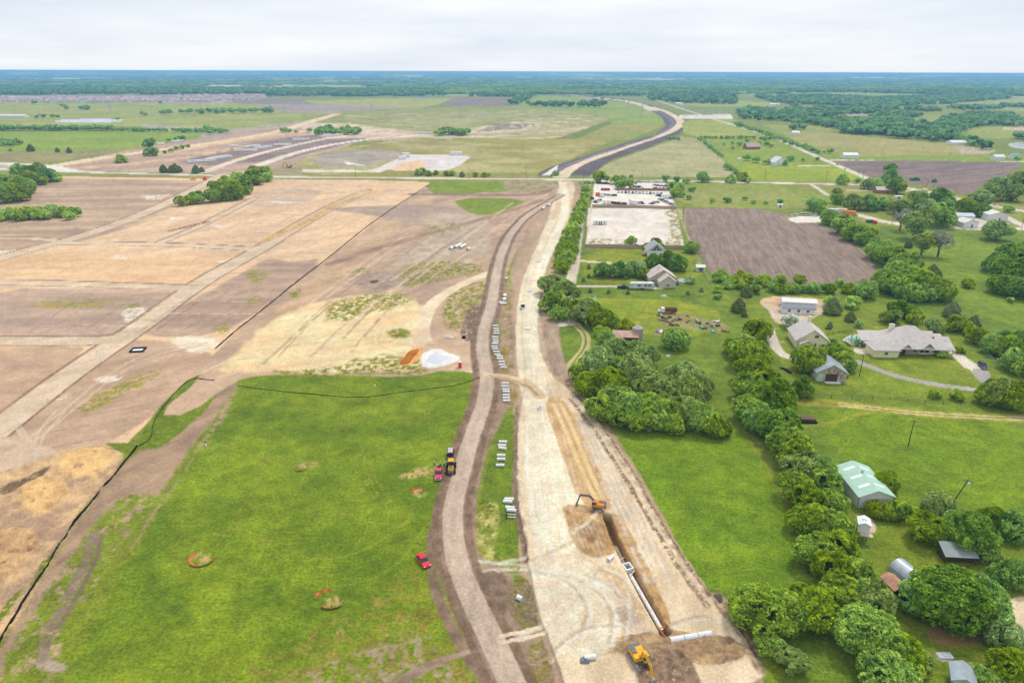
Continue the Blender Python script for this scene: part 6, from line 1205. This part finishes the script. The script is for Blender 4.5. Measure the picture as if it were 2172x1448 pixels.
# inlet boxes on road bed
for i, (x, y, w_) in enumerate([(1141,555,'topmost'),(1124,618,'middle'),(1120,698,'lowest')]):
    e = empty('inlet_box', on(x, y), 0, f'{w_} of three white square inlet boxes along the road bed', 'inlet box', 'inlet boxes on the road bed'); b = MB()
    [b.box(c, s) for c, s in [((-1,0,.3),(.2,1.9,.6)),((1,0,.3),(.2,1.9,.6)),((0,-.85,.3),(1.8,.2,.6)),((0,.85,.3),(1.8,.2,.6))]]; b.build('walls', CONC, e); MB().box((0, 0, .42), (1.8, 1.5, .06)).build('lid', WHITE, e)
e = empty('manhole_ring', on(1145, 866), 0, 'round grey manhole ring on the road bed above the tan strip', 'manhole'); MB().tube((0, 0, 0), (0, 0, .7), .75, .5).build('ring', CONC, e); MB().bar((0, 0, .2), (0, 0, .3), .5, 12).build('cover', SLATE, e)
e = empty('concrete_ring', on(951, 716), 0, 'pale concrete ring and slab left of the dark ring', 'concrete ring'); MB().tube((0, 0, 0), (0, 0, .8), .9, .6).build('ring', CONC, e); MB().box((1.2, -.2, .15), (1.8, 1.8, .3)).build('slab', mat('sandy_concrete', (206, 190, 168)), e)
o = MB().tube((0, 0, 0), (0, 0, .8), .8, .55).build('black_ring', DARK); o.location = on(984, 717); setp(o, 'black plastic ring near the haul road bend', 'ring')
# portable toilet
e = empty('portable_toilet', on(976, 779), 0, 'red portable toilet with white roof beside the lime pile', 'toilet'); MB().box((0, 0, 1.05), (1.15, 1.15, 2.1)).build('cabin', RED, e); MB().box((0, 0, 2.2), (1.2, 1.2, .25), None, .8).build('roof', WHITE, e); MB().box((0, -.6, 1.05), (.75, .05, 1.85)).build('door', mat('pink_red', (222, 60, 70)), e)
# washout basin
e = empty('washout_basin', on(293, 743), R_(8), 'black rimmed white washout basin beside the left dirt street', 'basin'); MB().box((0, 0, .1), (4.2, 2.6, .2)).build('liner', WHITE, e)
for c, s in [((0,1.9,.3),(5,.5,.6)),((0,-1.9,.3),(5,.5,.6)),((2.3,0,.3),(.5,3.3,.6)),((-2.3,0,.3),(.5,3.3,.6))]: MB().box(c, s).build('berm', DARK, e)
# material heaps
def heap(name, pts, h, m, label, n=40):
    P = np.array([list(G(*q)[:2]) for q in pts]); c = P.mean(0); P = chaikin(P, 2, True); V = []; F = []; K = len(P); R = 9
    for r in range(R):
        t = r/R
        for i in range(K):
            q = P[i]*(1-t)+c*t; z = h*(1-(1-t)**1.6)*(.82+.36*vn(np.array([q[0]*1.1]), np.array([q[1]*1.1]), 3)[0]); V.append((q[0]-c[0], q[1]-c[1], z-.05 if r else -.1))
    V.append((0, 0, h)); F = [(r*K+i, r*K+(i+1) % K, (r+1)*K+(i+1) % K, (r+1)*K+i) for r in range(R-1) for i in range(K)]+[((R-1)*K+i, (R-1)*K+(i+1) % K, R*K) for i in range(K)]
    o = MB().add(V, F).build(name, m, None, True); o.location = (c[0], c[1], gz(*c)); setp(o, label, 'heap'); return o
heap('sand_heap', [(845,771),(858,760),(862,750),(878,742),(890,739),(886,752),(876,758),(868,772),(852,775)], 1.7, SAND, 'orange brown sand heap left of the white stone heap'); heap('stone_heap', [(900,771),(906,755),(916,752),(924,744),(936,752),(952,756),(962,763),(944,768),(926,774),(912,770)], .6, LIME, 'white crushed stone heap right of the orange sand heap')
heap('earth_heap', [(780,597),(800,592),(806,598),(790,602)], .8, mat('dark_earth', (92, 74, 62)), 'small dark earth heap on the clay'); heap('rock_pile', [(1508,1262),(1530,1256),(1536,1276),(1520,1284)], 1.2, mat('grey_rock', (110, 96, 88), .9, .4, 1, .5), 'dark rock pile at the right rim of the road bed')
# silt fences
def silt(pts, h, label):
    e = empty('silt_fence', on(*pts[0]), 0, label, 'fence'); o0 = e.location.copy(); Q = chaikin(pts, 1, False); b = MB(); p0 = [on(*q)-o0 for q in Q]; pr = [p0[0]]
    for a, c in zip(p0[:-1], p0[1:]):
        n = max(1, int((c-a).length/2.2)); pr += [a+(c-a)*((i+1)/n)+Vector((random.uniform(-.12, .12), random.uniform(-.12, .12), 0)) for i in range(n)]
    hs = [h*random.uniform(.6, 1.15) for _ in pr]; hi_ = 0
    for a, c in zip(pr[:-1], pr[1:]):
        n = (c-a).cross(Vector((0, 0, 1))).normalized()*.04; b.add([a-n, c-n, c+n, a+n]+[v+Vector((0, 0, q_)) for v, q_ in ((a-n, hs[hi_]), (c-n, hs[hi_+1]), (c+n, hs[hi_+1]), (a+n, hs[hi_]))], [(0,1,5,4),(1,2,6,5),(2,3,7,6),(3,0,4,7),(4,5,6,7)]); hi_ += 1
    b.build('fabric', SILT, e)
    tot = 0; k = 0
    for a, c in zip(pr[:-1], pr[1:]):
        n = int((c-a).length/3)+1
        for i in range(n):
            if k < 95: q = a+(c-a)*(i/n); MB().box(q+Vector((0, 0, h*.6)), (.07, .07, h*1.2)).build('stake', WOODD, e); k += 1
silt([(-8,1378),(36,1302),(75,1240),(112,1180),(150,1120),(182,1080),(215,1040),(255,992),(292,948)], .8, 'tall black silt fence running down the left meadow edge'); silt([(292,948),(322,932),(323,900),(345,865),(375,828),(405,802),(430,804),(455,807)], .3, 'thin black silt fence round the small grass triangle')
silt([(505,818),(560,826),(620,832),(680,838),(760,845),(850,832),(920,824),(980,815),(1018,800)], .22, 'low black silt fence across the top of the central meadow'); silt([(457,740),(505,698),(560,655),(640,590),(700,545),(760,495),(810,458),(870,418),(912,391)], .6, 'long straight black silt fence beside the graded lots')
# orange netting
def netting(px, py, rx, a0, a1, label, h=1.0, ry=None):
    ry = ry or rx; e = empty('safety_netting', on(px, py), 0, label, 'netting'); b = MB(); n = 9; an = np.linspace(a0, a1, n); V = [(rx*math.cos(a)+.15*math.sin(a*5), ry*math.sin(a), 0) for a in an]+[(rx*1.25*math.cos(a), ry*1.25*math.sin(a), h*(.3+.3*math.sin(a*7)**2)) for a in an]
    b.add(V, [(i, i+1, n+i+1, n+i) for i in range(n-1)]); b.build('net', ORN, e)
    for a in (a0, (a0+a1)/2, a1): MB().bar((rx*math.cos(a), ry*math.sin(a), 0), (rx*math.cos(a), ry*math.sin(a), h), .04, 5).build('stake', WOODD, e)
netting(690, 1268, 1.7, 1.2, 3.4, 'upper strip of bright orange netting fallen on the meadow'); netting(706, 1270, 2.4, 4.0, 5.7, 'lower strip of bright orange netting fallen on the meadow'); netting(430, 1184, 2.3, 2.6, 6.4, 'faded orange netting around the left meadow inlet'); netting(888, 1044, 1.4, .6, 3.6, 'orange netting ring below the red pickup'); netting(640, 992, 1.5, 3.4, 6.0, 'small faded orange netting in the upper meadow', .6); netting(838, 712, 1.0, 0, 3, 'orange netting on the grassy hump in the sand', .6)
e = empty('meadow_inlet', on(436, 944), 0, 'small dark capped inlet ringed by bare soil in the upper left meadow', 'inlet'); MB().tube((0, 0, 0), (0, 0, .9), .35, .25).build('riser', CONC, e); MB().box((0, 0, .95), (.6, .6, .1)).build('cap', DARK, e)
e = empty('instrument_post', on(796, 830), 0, 'slim instrument post with grey box standing in the meadow top', 'post'); MB().bar((0, 0, 0), (0, 0, 2.2), .05, 6).build('post', GALV, e); MB().box((0, 0, 2.3), (.5, .3, .5)).build('box', WHITE, e)
# utility stubs along the streets
for i, (x, y) in enumerate([(42,905),(92,864),(102,852),(137,829),(178,796),(214,768),(37,735),(103,737),(83,710),(146,710),(332,684),(362,664),(389,644),(418,624),(445,608)]):
    e = empty('utility_stub', on(x, y), 0, f'pale green utility stub, {ordw(i)} in the row along the left dirt streets', 'marker', 'utility stubs along the dirt streets'); MB().bar((0, 0, 0), (0, 0, 1.3), .07, 6).build('pipe_stub', MARK, e); MB().box((.2, 0, .5), (.12, .12, 1.0)).build('stake', WHITE, e)
# ------------------------------------------------------------------ poles
def pole(px, py, h, label, trans=False, name='utility_pole', arm=1.2, lean=0, m=WOODD, grp='utility poles of the district'):
    e = empty(name, on(px, py), random.uniform(-.5, .5), label, 'pole', grp); MB().bar((0, 0, 0), (lean, 0, h), .15, 8, .1).build('pole', m, e); MB().box((lean, 0, h-.5), (arm*2, .12, .12)).build('crossarm', m, e)
    for x in (-arm*.9, 0, arm*.9): MB().bar((lean+x, 0, h-.44), (lean+x, 0, h-.2), .05, 6).build('insulator', WHITE, e)
    if trans: MB().bar((lean+.3, 0, h-1.9), (lean+.3, 0, h-1.0), .26, 10).build('transformer', SILV, e)
    return e
pole(1823, 797, 8, 'dark utility pole on the lawn by the ranch track'); pole(1926, 946, 8.5, 'utility pole standing alone in the right meadow'); pole(2015, 1075, 8.5, 'leaning pole with transformer behind the garden oaks', True, lean=2.2)
pole(1733, 775-8, 7, 'slim pole at the corner of the yellow guest house', arm=.5)
for i, (x, y, w_) in enumerate([(755,377,'first'),(873,376,'second'),(995,378,'third'),(1116,379,'fourth'),(1238,384,'fifth'),(1342,384,'sixth'),(1361,384,'seventh'),(1622,383,'eighth'),(1751,388,'ninth'),(1817,386,'tenth'),(1829,386,'eleventh')]): pole(x, y, 11, f'{w_} utility pole from the left along the main road', arm=1.4)
for x, y, w_ in [(1976,415,'beside the ploughed field corner'),(1964,405,'left of the ploughed field corner'),(2023,425,'below the ploughed field corner'),(2012,345-3,'on the far side of the ploughed field'),(1872,330,'in the right grass strip, left one'),(1792,365,'right of the white car on the farm road'),(1891,476,'left of the white lane bend'),(2166,486,'at the right edge by the white lane'),(2108,438,'by the right lane near the machine hall'),(1449,465,'on the left edge of the ploughed field'),(202,350,'in pairs on the left dirt road, right one'),(197,350,'in pairs on the left dirt road, left one')]: pole(x, y, 10, 'utility pole '+w_, arm=1.2)
# lattice transmission towers
def pylon(px, py, h, label):
    e = empty('transmission_tower', on(px, py), 0, label, 'pylon', 'transmission towers on the plain'); b = MB(); m = mat('pylon_steel', (186, 194, 200), .5, .05, 1); L_ = [(0, 3.2), (.45, 1.8), (.75, 1.1), (1, .5)]
    for (z0, w0), (z1, w1) in zip(L_[:-1], L_[1:]):
        for sx in (-1, 1):
            for sy in (-1, 1): b.bar((sx*w0, sy*w0, z0*h), (sx*w1, sy*w1, z1*h), .22, 4)
            b.bar((sx*w0, -w0, z0*h), (-sx*w1, -w1, z1*h), .14, 4); b.bar((sx*w0, w0, z0*h), (-sx*w1, w1, z1*h), .14, 4)
    b.build('tower', m, e)
    for z in (.72, .84, .96): MB().bar((-4.5, 0, z*h), (4.5, 0, z*h), .2, 4).build('crossarm', m, e)
for x, y, h, w_ in [(1361,249,34,'just left of the new road curve'),(1526,246,40,'tallest, at the substation'),(1453,248,30,'left in the substation'),(979,247,30,'left of the centre pasture'),(1162,247,26,'at the middle of the centre pasture'),(789,246,28,'beyond the brown construction land'),(604,243,30,'right of the far left tree belt'),(427,241,32,'behind the far left belt'),(236,242,36,'above the left pond'),(1869,247,34,'in the woods of the far right'),(1646,240,30,'left side of the far right woods'),(2084,240,34,'in the far right pasture'),(2082,197,44,'near the right horizon'),(2150,197,44,'rightmost near the horizon')]: pylon(x, y, h, 'pale lattice transmission tower '+w_)
for i, (x, y) in enumerate([(1474,246),(1482,247),(1490,246),(1500,247),(1508,246),(1514,247),(1534,247),(1541,246)]):
    e = empty('substation_frame', on(x, y), 0, f'grey substation frame, {ordw(i)} from the left on the gravel pad', 'substation gear', 'substation frames'); m = mat('pylon_steel'); [MB().bar((s*3, 0, 0), (s*3, 0, 10+i % 3*3), .35, 6).build('column', m, e) for s in (-1, 1)]; MB().bar((-3, 0, 9), (3, 0, 9), .3, 4).build('beam', m, e)
# ------------------------------------------------------------------ fences and yards
def plank_fence(pts, h, label, m=FENCEW, name='plank_fence', posts=True):
    e = empty(name, on(*pts[0]), 0, label, 'fence'); o0 = e.location.copy(); b = MB(); k = 0
    pr = [on(*q)-o0 for q in pts]
    for a, c in zip(pr[:-1], pr[1:]):
        d = (c-a); n = d.cross(Vector((0, 0, 1))).normalized()*.05; b.add([a-n, c-n, c+n, a+n]+[v+Vector((0, 0, h)) for v in (a-n, c-n, c+n, a+n)], [(0,1,5,4),(1,2,6,5),(2,3,7,6),(3,0,4,7),(4,5,6,7)])
        if posts:
            q = int(d.length/4)+1
            for i in range(q+1):
                if k < 90: v = a+d*(i/q); MB().box(v+Vector((0, .12, h*.52)), (.14, .14, h*1.04)).build('post', m, e); k += 1
    b.build('panel', m, e)
def rail_fence(pts, h, label, m, sp=4, rails=2, name='rail_fence'):
    e = empty(name, on(*pts[0]), 0, label, 'fence'); o0 = e.location.copy(); pr = [on(*q)-o0 for q in pts]; b = MB(); k = 0
    for a, c in zip(pr[:-1], pr[1:]):
        d = c-a
        for r in range(rails): z = Vector((0, 0, h*(r+1)/rails-.1)); b.bar(a+z, c+z, .05, 4)
        q = max(1, int(d.length/sp))
        for i in range(q):
            if k < 95: v = a+d*(i/q); MB().box(v+Vector((0, 0, h/2)), (.12, .12, h)).build('post', m, e); k += 1
    b.build('rail', m, e)
plank_fence([(1256,440),(1340,441),(1434,444)], 2.4, 'tan board fence between the car lot and the empty yard'); plank_fence([(1240,526),(1340,527),(1454,529)], 2.4, 'tan board fence behind the lawn of the gabled house'); plank_fence([(1305,404),(1412,405)], 2.2, 'brown fence dividing the car lot', BRICK); plank_fence([(1252,422),(1260,424)], 2.2, 'short brown fence at the lot gate', BRICK)
rail_fence([(1410,384),(1434,444),(1456,500),(1466,520)], 1.4, 'pale pipe fence down the left side of the ploughed field', mat('pale_wood', (206, 196, 176)), 5); rail_fence([(1256,442),(1248,485),(1240,525)], 1.4, 'pale fence along the left of the empty yard', mat('pale_wood'), 5); rail_fence([(1466,520),(1495,582),(1515,614)], 1.4, 'grey fence from the tree to the garden corner', GALV, 5)
rail_fence([(1216,603),(1300,605),(1390,606)], 1.3, 'dark rail fence behind the long drive', WOODD, 5); rail_fence([(1403,628),(1450,632),(1520,630)], 1.2, 'dark low fence below the tan roofed house', WOODD, 4); rail_fence([(1720,842),(1850,846),(2000,858),(2110,862)], 1.2, 'dark wire fence between lawn and meadow below the ranch', WOODD, 5); rail_fence([(2040,690-10),(2062,724),(2110,770),(2172,800)], 1.2, 'grey fence curving past the ranch drive', GALV, 5); rail_fence([(1755,712),(1790,705),(1822,702)], 1.1, 'black fence behind the pool terrace', DARK, 3)
PC = [WHITE, WHITE, SILV, GREY, NAVY, RED, mat('black_paint', (40, 40, 44), .3), BLUE]; PN = ['white', 'white', 'silver', 'grey', 'navy', 'red', 'black', 'blue']
def rowc(n, x0, x1, y0, y1, where, rz=0, cols_=None):
    for i in range(n):
        t = i/max(1, n-1); k = random.randrange(8) if cols_ is None else cols_[i % len(cols_)]
        car('lot_car', on(x0+(x1-x0)*t, y0+(y1-y0)*t), rz+random.uniform(-.15, .15), PC[k], f'{PN[k]} car, {ordw(i)} from the left {where}', random.choice(['sedan', 'suv', 'pickup']), False, 'cars in the car lot')
rowc(12, 1349, 1412, 387, 388, 'in the back row of the car lot', 1.4, [1,7,0,0,2,0,1,0,3,0]); rowc(3, 1347, 1358, 398, 398, 'below the lot trees', 1.3, [4, 4, 2]); rowc(4, 1388, 1410, 394, 396, 'in the upper right corner of the car lot', 1.2, [2, 6, 5, 3]); rowc(3, 1390, 1408, 400, 402, 'just above the dividing fence', 1.2, [6, 2, 3]); rowc(4, 1271, 1290, 390, 391, 'under the lot trees at left', 1.5, [6, 4, 6, 3])
rowc(13, 1312, 1402, 409, 412, 'in front of the dividing fence', 0, [0,0,3,0,3,0,0,0,0,3,0,0,2]); rowc(5, 1284, 1303, 415, 416, 'by the white truck body', 1.4, [3,0,2,0,3]); rowc(8, 1297, 1324, 432, 434, 'left along the tan board fence', .8, [3,6,5,3,4,2,6,3]); rowc(3, 1350, 1361, 432, 432, 'right of the white box trailer', .3, [0, 2, 4]); rowc(3, 1382, 1393, 433, 430, 'right middle of the tan board fence', .8, [3, 2, 6]); rowc(10, 1400, 1428, 424, 437, 'in the jumble at the lot right corner', .6, [3,0,6,0,3,2,0,0,5,0]); rowc(6, 1396, 1424, 416, 422, 'behind the white van at the lot right', 1.3, [3,6,2,3,0,3]); rowc(5, 1262, 1272, 430, 426, 'in the lot left corner', .5, [3,0,2,0,3])
def box_thing(name, px, py, d, m, label, cat, rz=0, extra=None):
    e = empty(name, on(px, py), rz, label, cat); MB().box((0, 0, d[2]/2+.3), d).build('body', m, e); MB().box((0, 0, d[2]+.36), (d[0]*.97, d[1]*.97, .12)).build('roof', m if extra is None else extra, e)
    MB().box((0, -d[1]/2-.03, d[2]/2+.2), (d[0]*.8, .06, d[2]*.85)).build('door', m if extra is None else extra, e)
    for s in (-1, 1): MB().bar((s*d[0]*.3-.2, -d[1]*.3, .35), (s*d[0]*.3+.2, -d[1]*.3, .35), .35, 8).build('wheel', DARK, e)
    return e
box_thing('box_truck', 1276, 417, (3.6, 7, 3.4), WHITE, 'white truck body with red stripe left in the car lot', 'truck'); box_thing('box_trailer', 1342, 433, (3, 8, 3.0), WHITE, 'white box trailer by the tan board fence', 'trailer', .3); box_thing('box_van', 1412, 421, (7, 3, 3.0), WHITE, 'long white van at the right edge of the car lot', 'van'); box_thing('orange_trailer', 1292, 433, (2.6, 3.2, 2.6), mat('orange_paint', (232, 110, 60)), 'orange and white box by the tan board fence', 'trailer', 0, WHITE); box_thing('orange_container', 1267, 416, (3, 3, 2.6), mat('orange_paint'), 'orange red container at the lot left edge', 'container'); box_thing('red_container', 1284, 404, (8, 2.4, 1.6), mat('dull_red', (170, 80, 78)), 'low dull red container behind the white truck body', 'container'); box_thing('white_box', 1282, 432, (2.6, 3.5, 2.4), WHITE, 'white box left of the orange one', 'container')
box_thing('cargo_trailer', 1800, 457, (3.2, 9, 3.2), mat('bright_orange', (240, 140, 60)), 'bright orange cargo trailer in the farm yard', 'trailer', R_(55)); box_thing('yard_trailer', 1766, 452, (8, 3, 3), WHITE, 'white trailer left of the tree belt top', 'trailer', R_(-10)); box_thing('yard_trailer', 1785, 452, (7, 3, 3), mat('pale_tin'), 'pale trailer beside the bright orange one', 'trailer', R_(-20)); box_thing('green_dumpster', 1845, 472, (5, 2.4, 1.6), GRN, 'green dumpster on the white lane', 'dumpster'); box_thing('red_dumpster', 1855, 474, (2.4, 2.2, 1.6), RED, 'red dumpster right of the green one', 'dumpster')
box_thing('site_container', 861, 333, (9, 5, 4.5), WHITE, 'white container at the pale pad left corner', 'container', .5); box_thing('site_container', 853, 338, (9, 5, 3.5), WHITE, 'lower white container beside the pad road', 'container', .6); box_thing('site_container', 968, 329, (15, 5, 4), WHITE, 'long white container at the pad far right', 'container')
# white vehicles under tree
car('white_boat', on(1350, 523), 1.6, WHITE, 'white vehicle parked behind the thin tree by the fence', 'pickup', False, cat='vehicle'); car('white_truck', on(1328, 525), 1.5, WHITE, 'white vehicle left of the thin tree by the fence', 'suv', False, cat='vehicle')
# pools and patios
for x, y, a, b2, w_ in [(1821, 722, 5.0, 3.6, 'turquoise swimming pool between the ranch house and guest house'), (1452, 595, 3.4, 3.0, 'small blue garden pool right of the tan roofed house')]:
    e = empty('swimming_pool', on(x, y), 0, w_, 'pool'); an = np.linspace(0, 6.283, 25)[:-1]; c = [(a*math.cos(t)*(1+.18*math.sin(2*t+.6)), b2*math.sin(t), .12) for t in an]; MB().add(c, [tuple(range(24))]).build('water', TEAL if x > 1600 else mat('pale_blue_water', (170, 200, 216), .1), e)
    c2 = [(q[0]*1.16, q[1]*1.16, z) for z in (0, .16) for q in c]; c3 = [(q[0], q[1], .16) for q in c]; MB().add(c2+c3, [(i, (i+1) % 24, 24+(i+1) % 24, 24+i) for i in range(24)]+[(24+i, 24+(i+1) % 24, 48+(i+1) % 24, 48+i) for i in range(24)]).build('coping', mat('tan_paving', (216, 192, 164)), e)
for x, y in [(1796,728),(1801,733),(1845,716)]:
    e = empty('sun_lounger', on(x, y), .5, 'brown lounger '+('nearest the garage' if y == 733 else 'left of the pool' if y == 728 else 'behind the pool'), 'lounger'); MB().box((0, 0, .35), (.7, 1.4, .1)).build('seat', WOODD, e); MB().box((0, .9, .6), (.7, .6, .08)).build('backrest', WOODD, e)
    for s in (-1, 1): MB().box((s*.3, -.5, .15), (.06, .06, .3)).build('leg', WOODD, e)
# junk heap south of the red truck
JM = [RUST, WOODD, GREY, STEEL, WHITE, RTRUCK, GALV, BRICK, TEAL]
JN = ['rusty', 'dark wooden', 'grey', 'steel', 'white', 'red', 'galvanised', 'brown', 'teal']
js = [(1398,670,0),(1405,674,1),(1412,676,0),(1420,674,1),(1410,681,0),(1418,684,0),(1428,680,2),(1436,679,0),(1425,690,5),(1436,691,5),(1400,678,3),(1441,678,1),(1403,671,4),(1458,671,7),(1458,683,7),(1478,684,2),(1480,681,4),(1484,687,1),(1488,695,8),(1493,697,2),(1509,692,2),(1518,683,4),(1523,684,4),(1512,704,8),(1533,703,7),(1540,704,7),(1395,704,3),(1402,705,4),(1522,692,1),(1500,686,0)]
for i, (x, y, k) in enumerate(js):
    e = empty('farm_scrap', on(x, y), random.uniform(0, 3), f'{JN[k]} scrap implement, {ordw(i)} piece of the junk spread below the red truck', 'scrap', 'farm scrap below the red truck'); w = random.uniform(1.4, 3.2)
    MB().box((0, 0, .5), (w, random.uniform(.5, 1.2), .35), None, .8).build('frame', JM[k], e); MB().bar((-w*.5, 0, .4), (w*.6, .3, .9+random.random()*.5), .07, 5).build('beam', JM[k], e)
    for s in (-1, 1): MB().tube((s*w*.35, -.5, .35), (s*w*.35, -.38, .35), .34, .22, 10).build('wheel', DARK, e)
# flatbed with lumber, other small things
e = empty('lumber_trailer', on(1712, 892), R_(-4), 'low trailer loaded with old planks at the hedgerow edge', 'trailer'); MB().box((0, 0, .6), (4.4, 2.2, .2)).build('bed', DARK, e)
for i in range(5): MB().box((-.2, -.8+i*.42, .95+.12*(i % 3)), (4.0, .34, .4)).build('plank_stack', WOOD, e)
MB().box((.1, -1.6, .35), (4.6, .8, .5)).build('ramp', DARK, e)
for s in (-1, 1): MB().bar((s*.8, -1.25, .35), (s*.8, -1.0, .35), .35, 10).build('wheel', DARK, e)
def slab(name, px, py, d, m, label, cat, rz=0, z=.3):
    e = empty(name, on(px, py), rz, label, cat); MB().box((0, 0, z), d, None, .85).build('body', m, e); MB().box((d[0]*.1, 0, z+d[2]*.6), (d[0]*.5, d[1]*.6, d[2]*.5), None, .7).build('top', m, e); return e
slab('tarp_roll', 1667, 786, (1.0, 5.5, .3), DARK, 'long black tarp lying beside the hedgerow', 'tarp', R_(20)); slab('boat', 1667, 818, (3.6, 1.4, .6), WHITE, 'white scrap boat at the hedgerow edge by the round tree', 'boat', .2); slab('water_tank', 1408, 629, (2.6, 1.0, .8), WHITE, 'white tank on the grass below the tan roofed house', 'tank'); slab('white_trough', 1417, 757, (1.4, 1.0, .6), WHITE, 'small white trough on the grass beside the grove', 'trough'); slab('debris', 1380, 912, (2.6, 1.0, .4), mat('grey_driftwood', (170, 164, 150)), 'grey debris heap at the lower grove edge', 'debris', .8); slab('fallen_sign', 1228, 815, (4.0, .6, .3), WHITE, 'white sheet crumpled at the grove left edge', 'scrap', -.3); slab('burn_pile', 2004, 1391, (3.0, 1.6, .35), mat('ash', (190, 190, 196)), 'pale ash heap on the lawn bottom right', 'ash heap', 0, .1); slab('concrete_block', 1240, 1402, (1.6, 1.0, .6), mat('blue_grey', (120, 124, 136)), 'grey blue block beside the short pipe', 'block'); slab('windmill_tank', 1261, 640+8, (1.2, 1.2, 3.4), WHITE, 'tall white tank among the trees below the drive', 'tank', 0, 1.8); slab('picnic_set', 1757, 698, (2.6, 1.4, .6), WOODD, 'dark garden table set behind the guest house', 'table'); slab('bathtub', 1660, 727, (1.6, .6, .4), WHITE, 'white plank on the lawn left of the guest house', 'plank')
# distant construction stuff: pipe and block stacks beyond the road
def stacks():
    L_ = []
    for x0, y0, x1, y1, n in [(405,345,450,342,7),(445,340,485,334,8),(520,314,545,311,5),(548,316,570,313,4),(506,321,540,321,6),(628,298,652,297,5),(690,290,715,288,4),(588,309,612,309,4),(880,284,912,284,6),(372,302,384,301,3),(342,307,348,306,1),(490,312,500,311,2)]:
        for i in range(n): t = i/max(1, n-1); L_.append((x0+(x1-x0)*t, y0+(y1-y0)*t))
    for i, (x, y) in enumerate(sorted(L_)):
        w = 6+random.random()*4
        e = empty('pipe_stack', on(x, y), random.uniform(.2, .6), f'white pipe stack, {ordw(i)} from the left on the far construction land', 'pipe stack', 'pipe stacks on the far construction land')
        b = MB(); [b.tube((-w/2, yy, .8+zz), (w/2, yy, .8+zz), .8, .6, 8) for yy, zz in ((-.9, 0), (.9, 0), (0, 1.4))]; b.build('pipes', CONC, e)
stacks()
def digger(px, py, rz, label, paint=YEL, s=1.0):
    excavator(label, on(px, py), rz, .8, paint, paint, BOOM, GREY).scale = (s,)*3
digger(613, 356, .4, 'yellow excavator working beyond the main road at left', YEL, 1.25)
slab('bulldozer', 410, 381, (5, 3, 1.8), YEL, 'small yellow dozer at the road edge left of the dump truck', 'bulldozer', .3, 1.1); slab('dump_truck', 435, 382, (3, 6, 2.4), RED, 'red and white truck near the copse top', 'truck', .2, 1.4)
slab('tractor', 1940, 383, (9, 4, 2.4), GRN, 'dark green farm implement on the right ploughed field', 'tractor', 0, 1.3); slab('tractor', 1981, 387, (4, 3, 2.4), GRN, 'small green tractor right of the big implement', 'tractor', 0, 1.3)
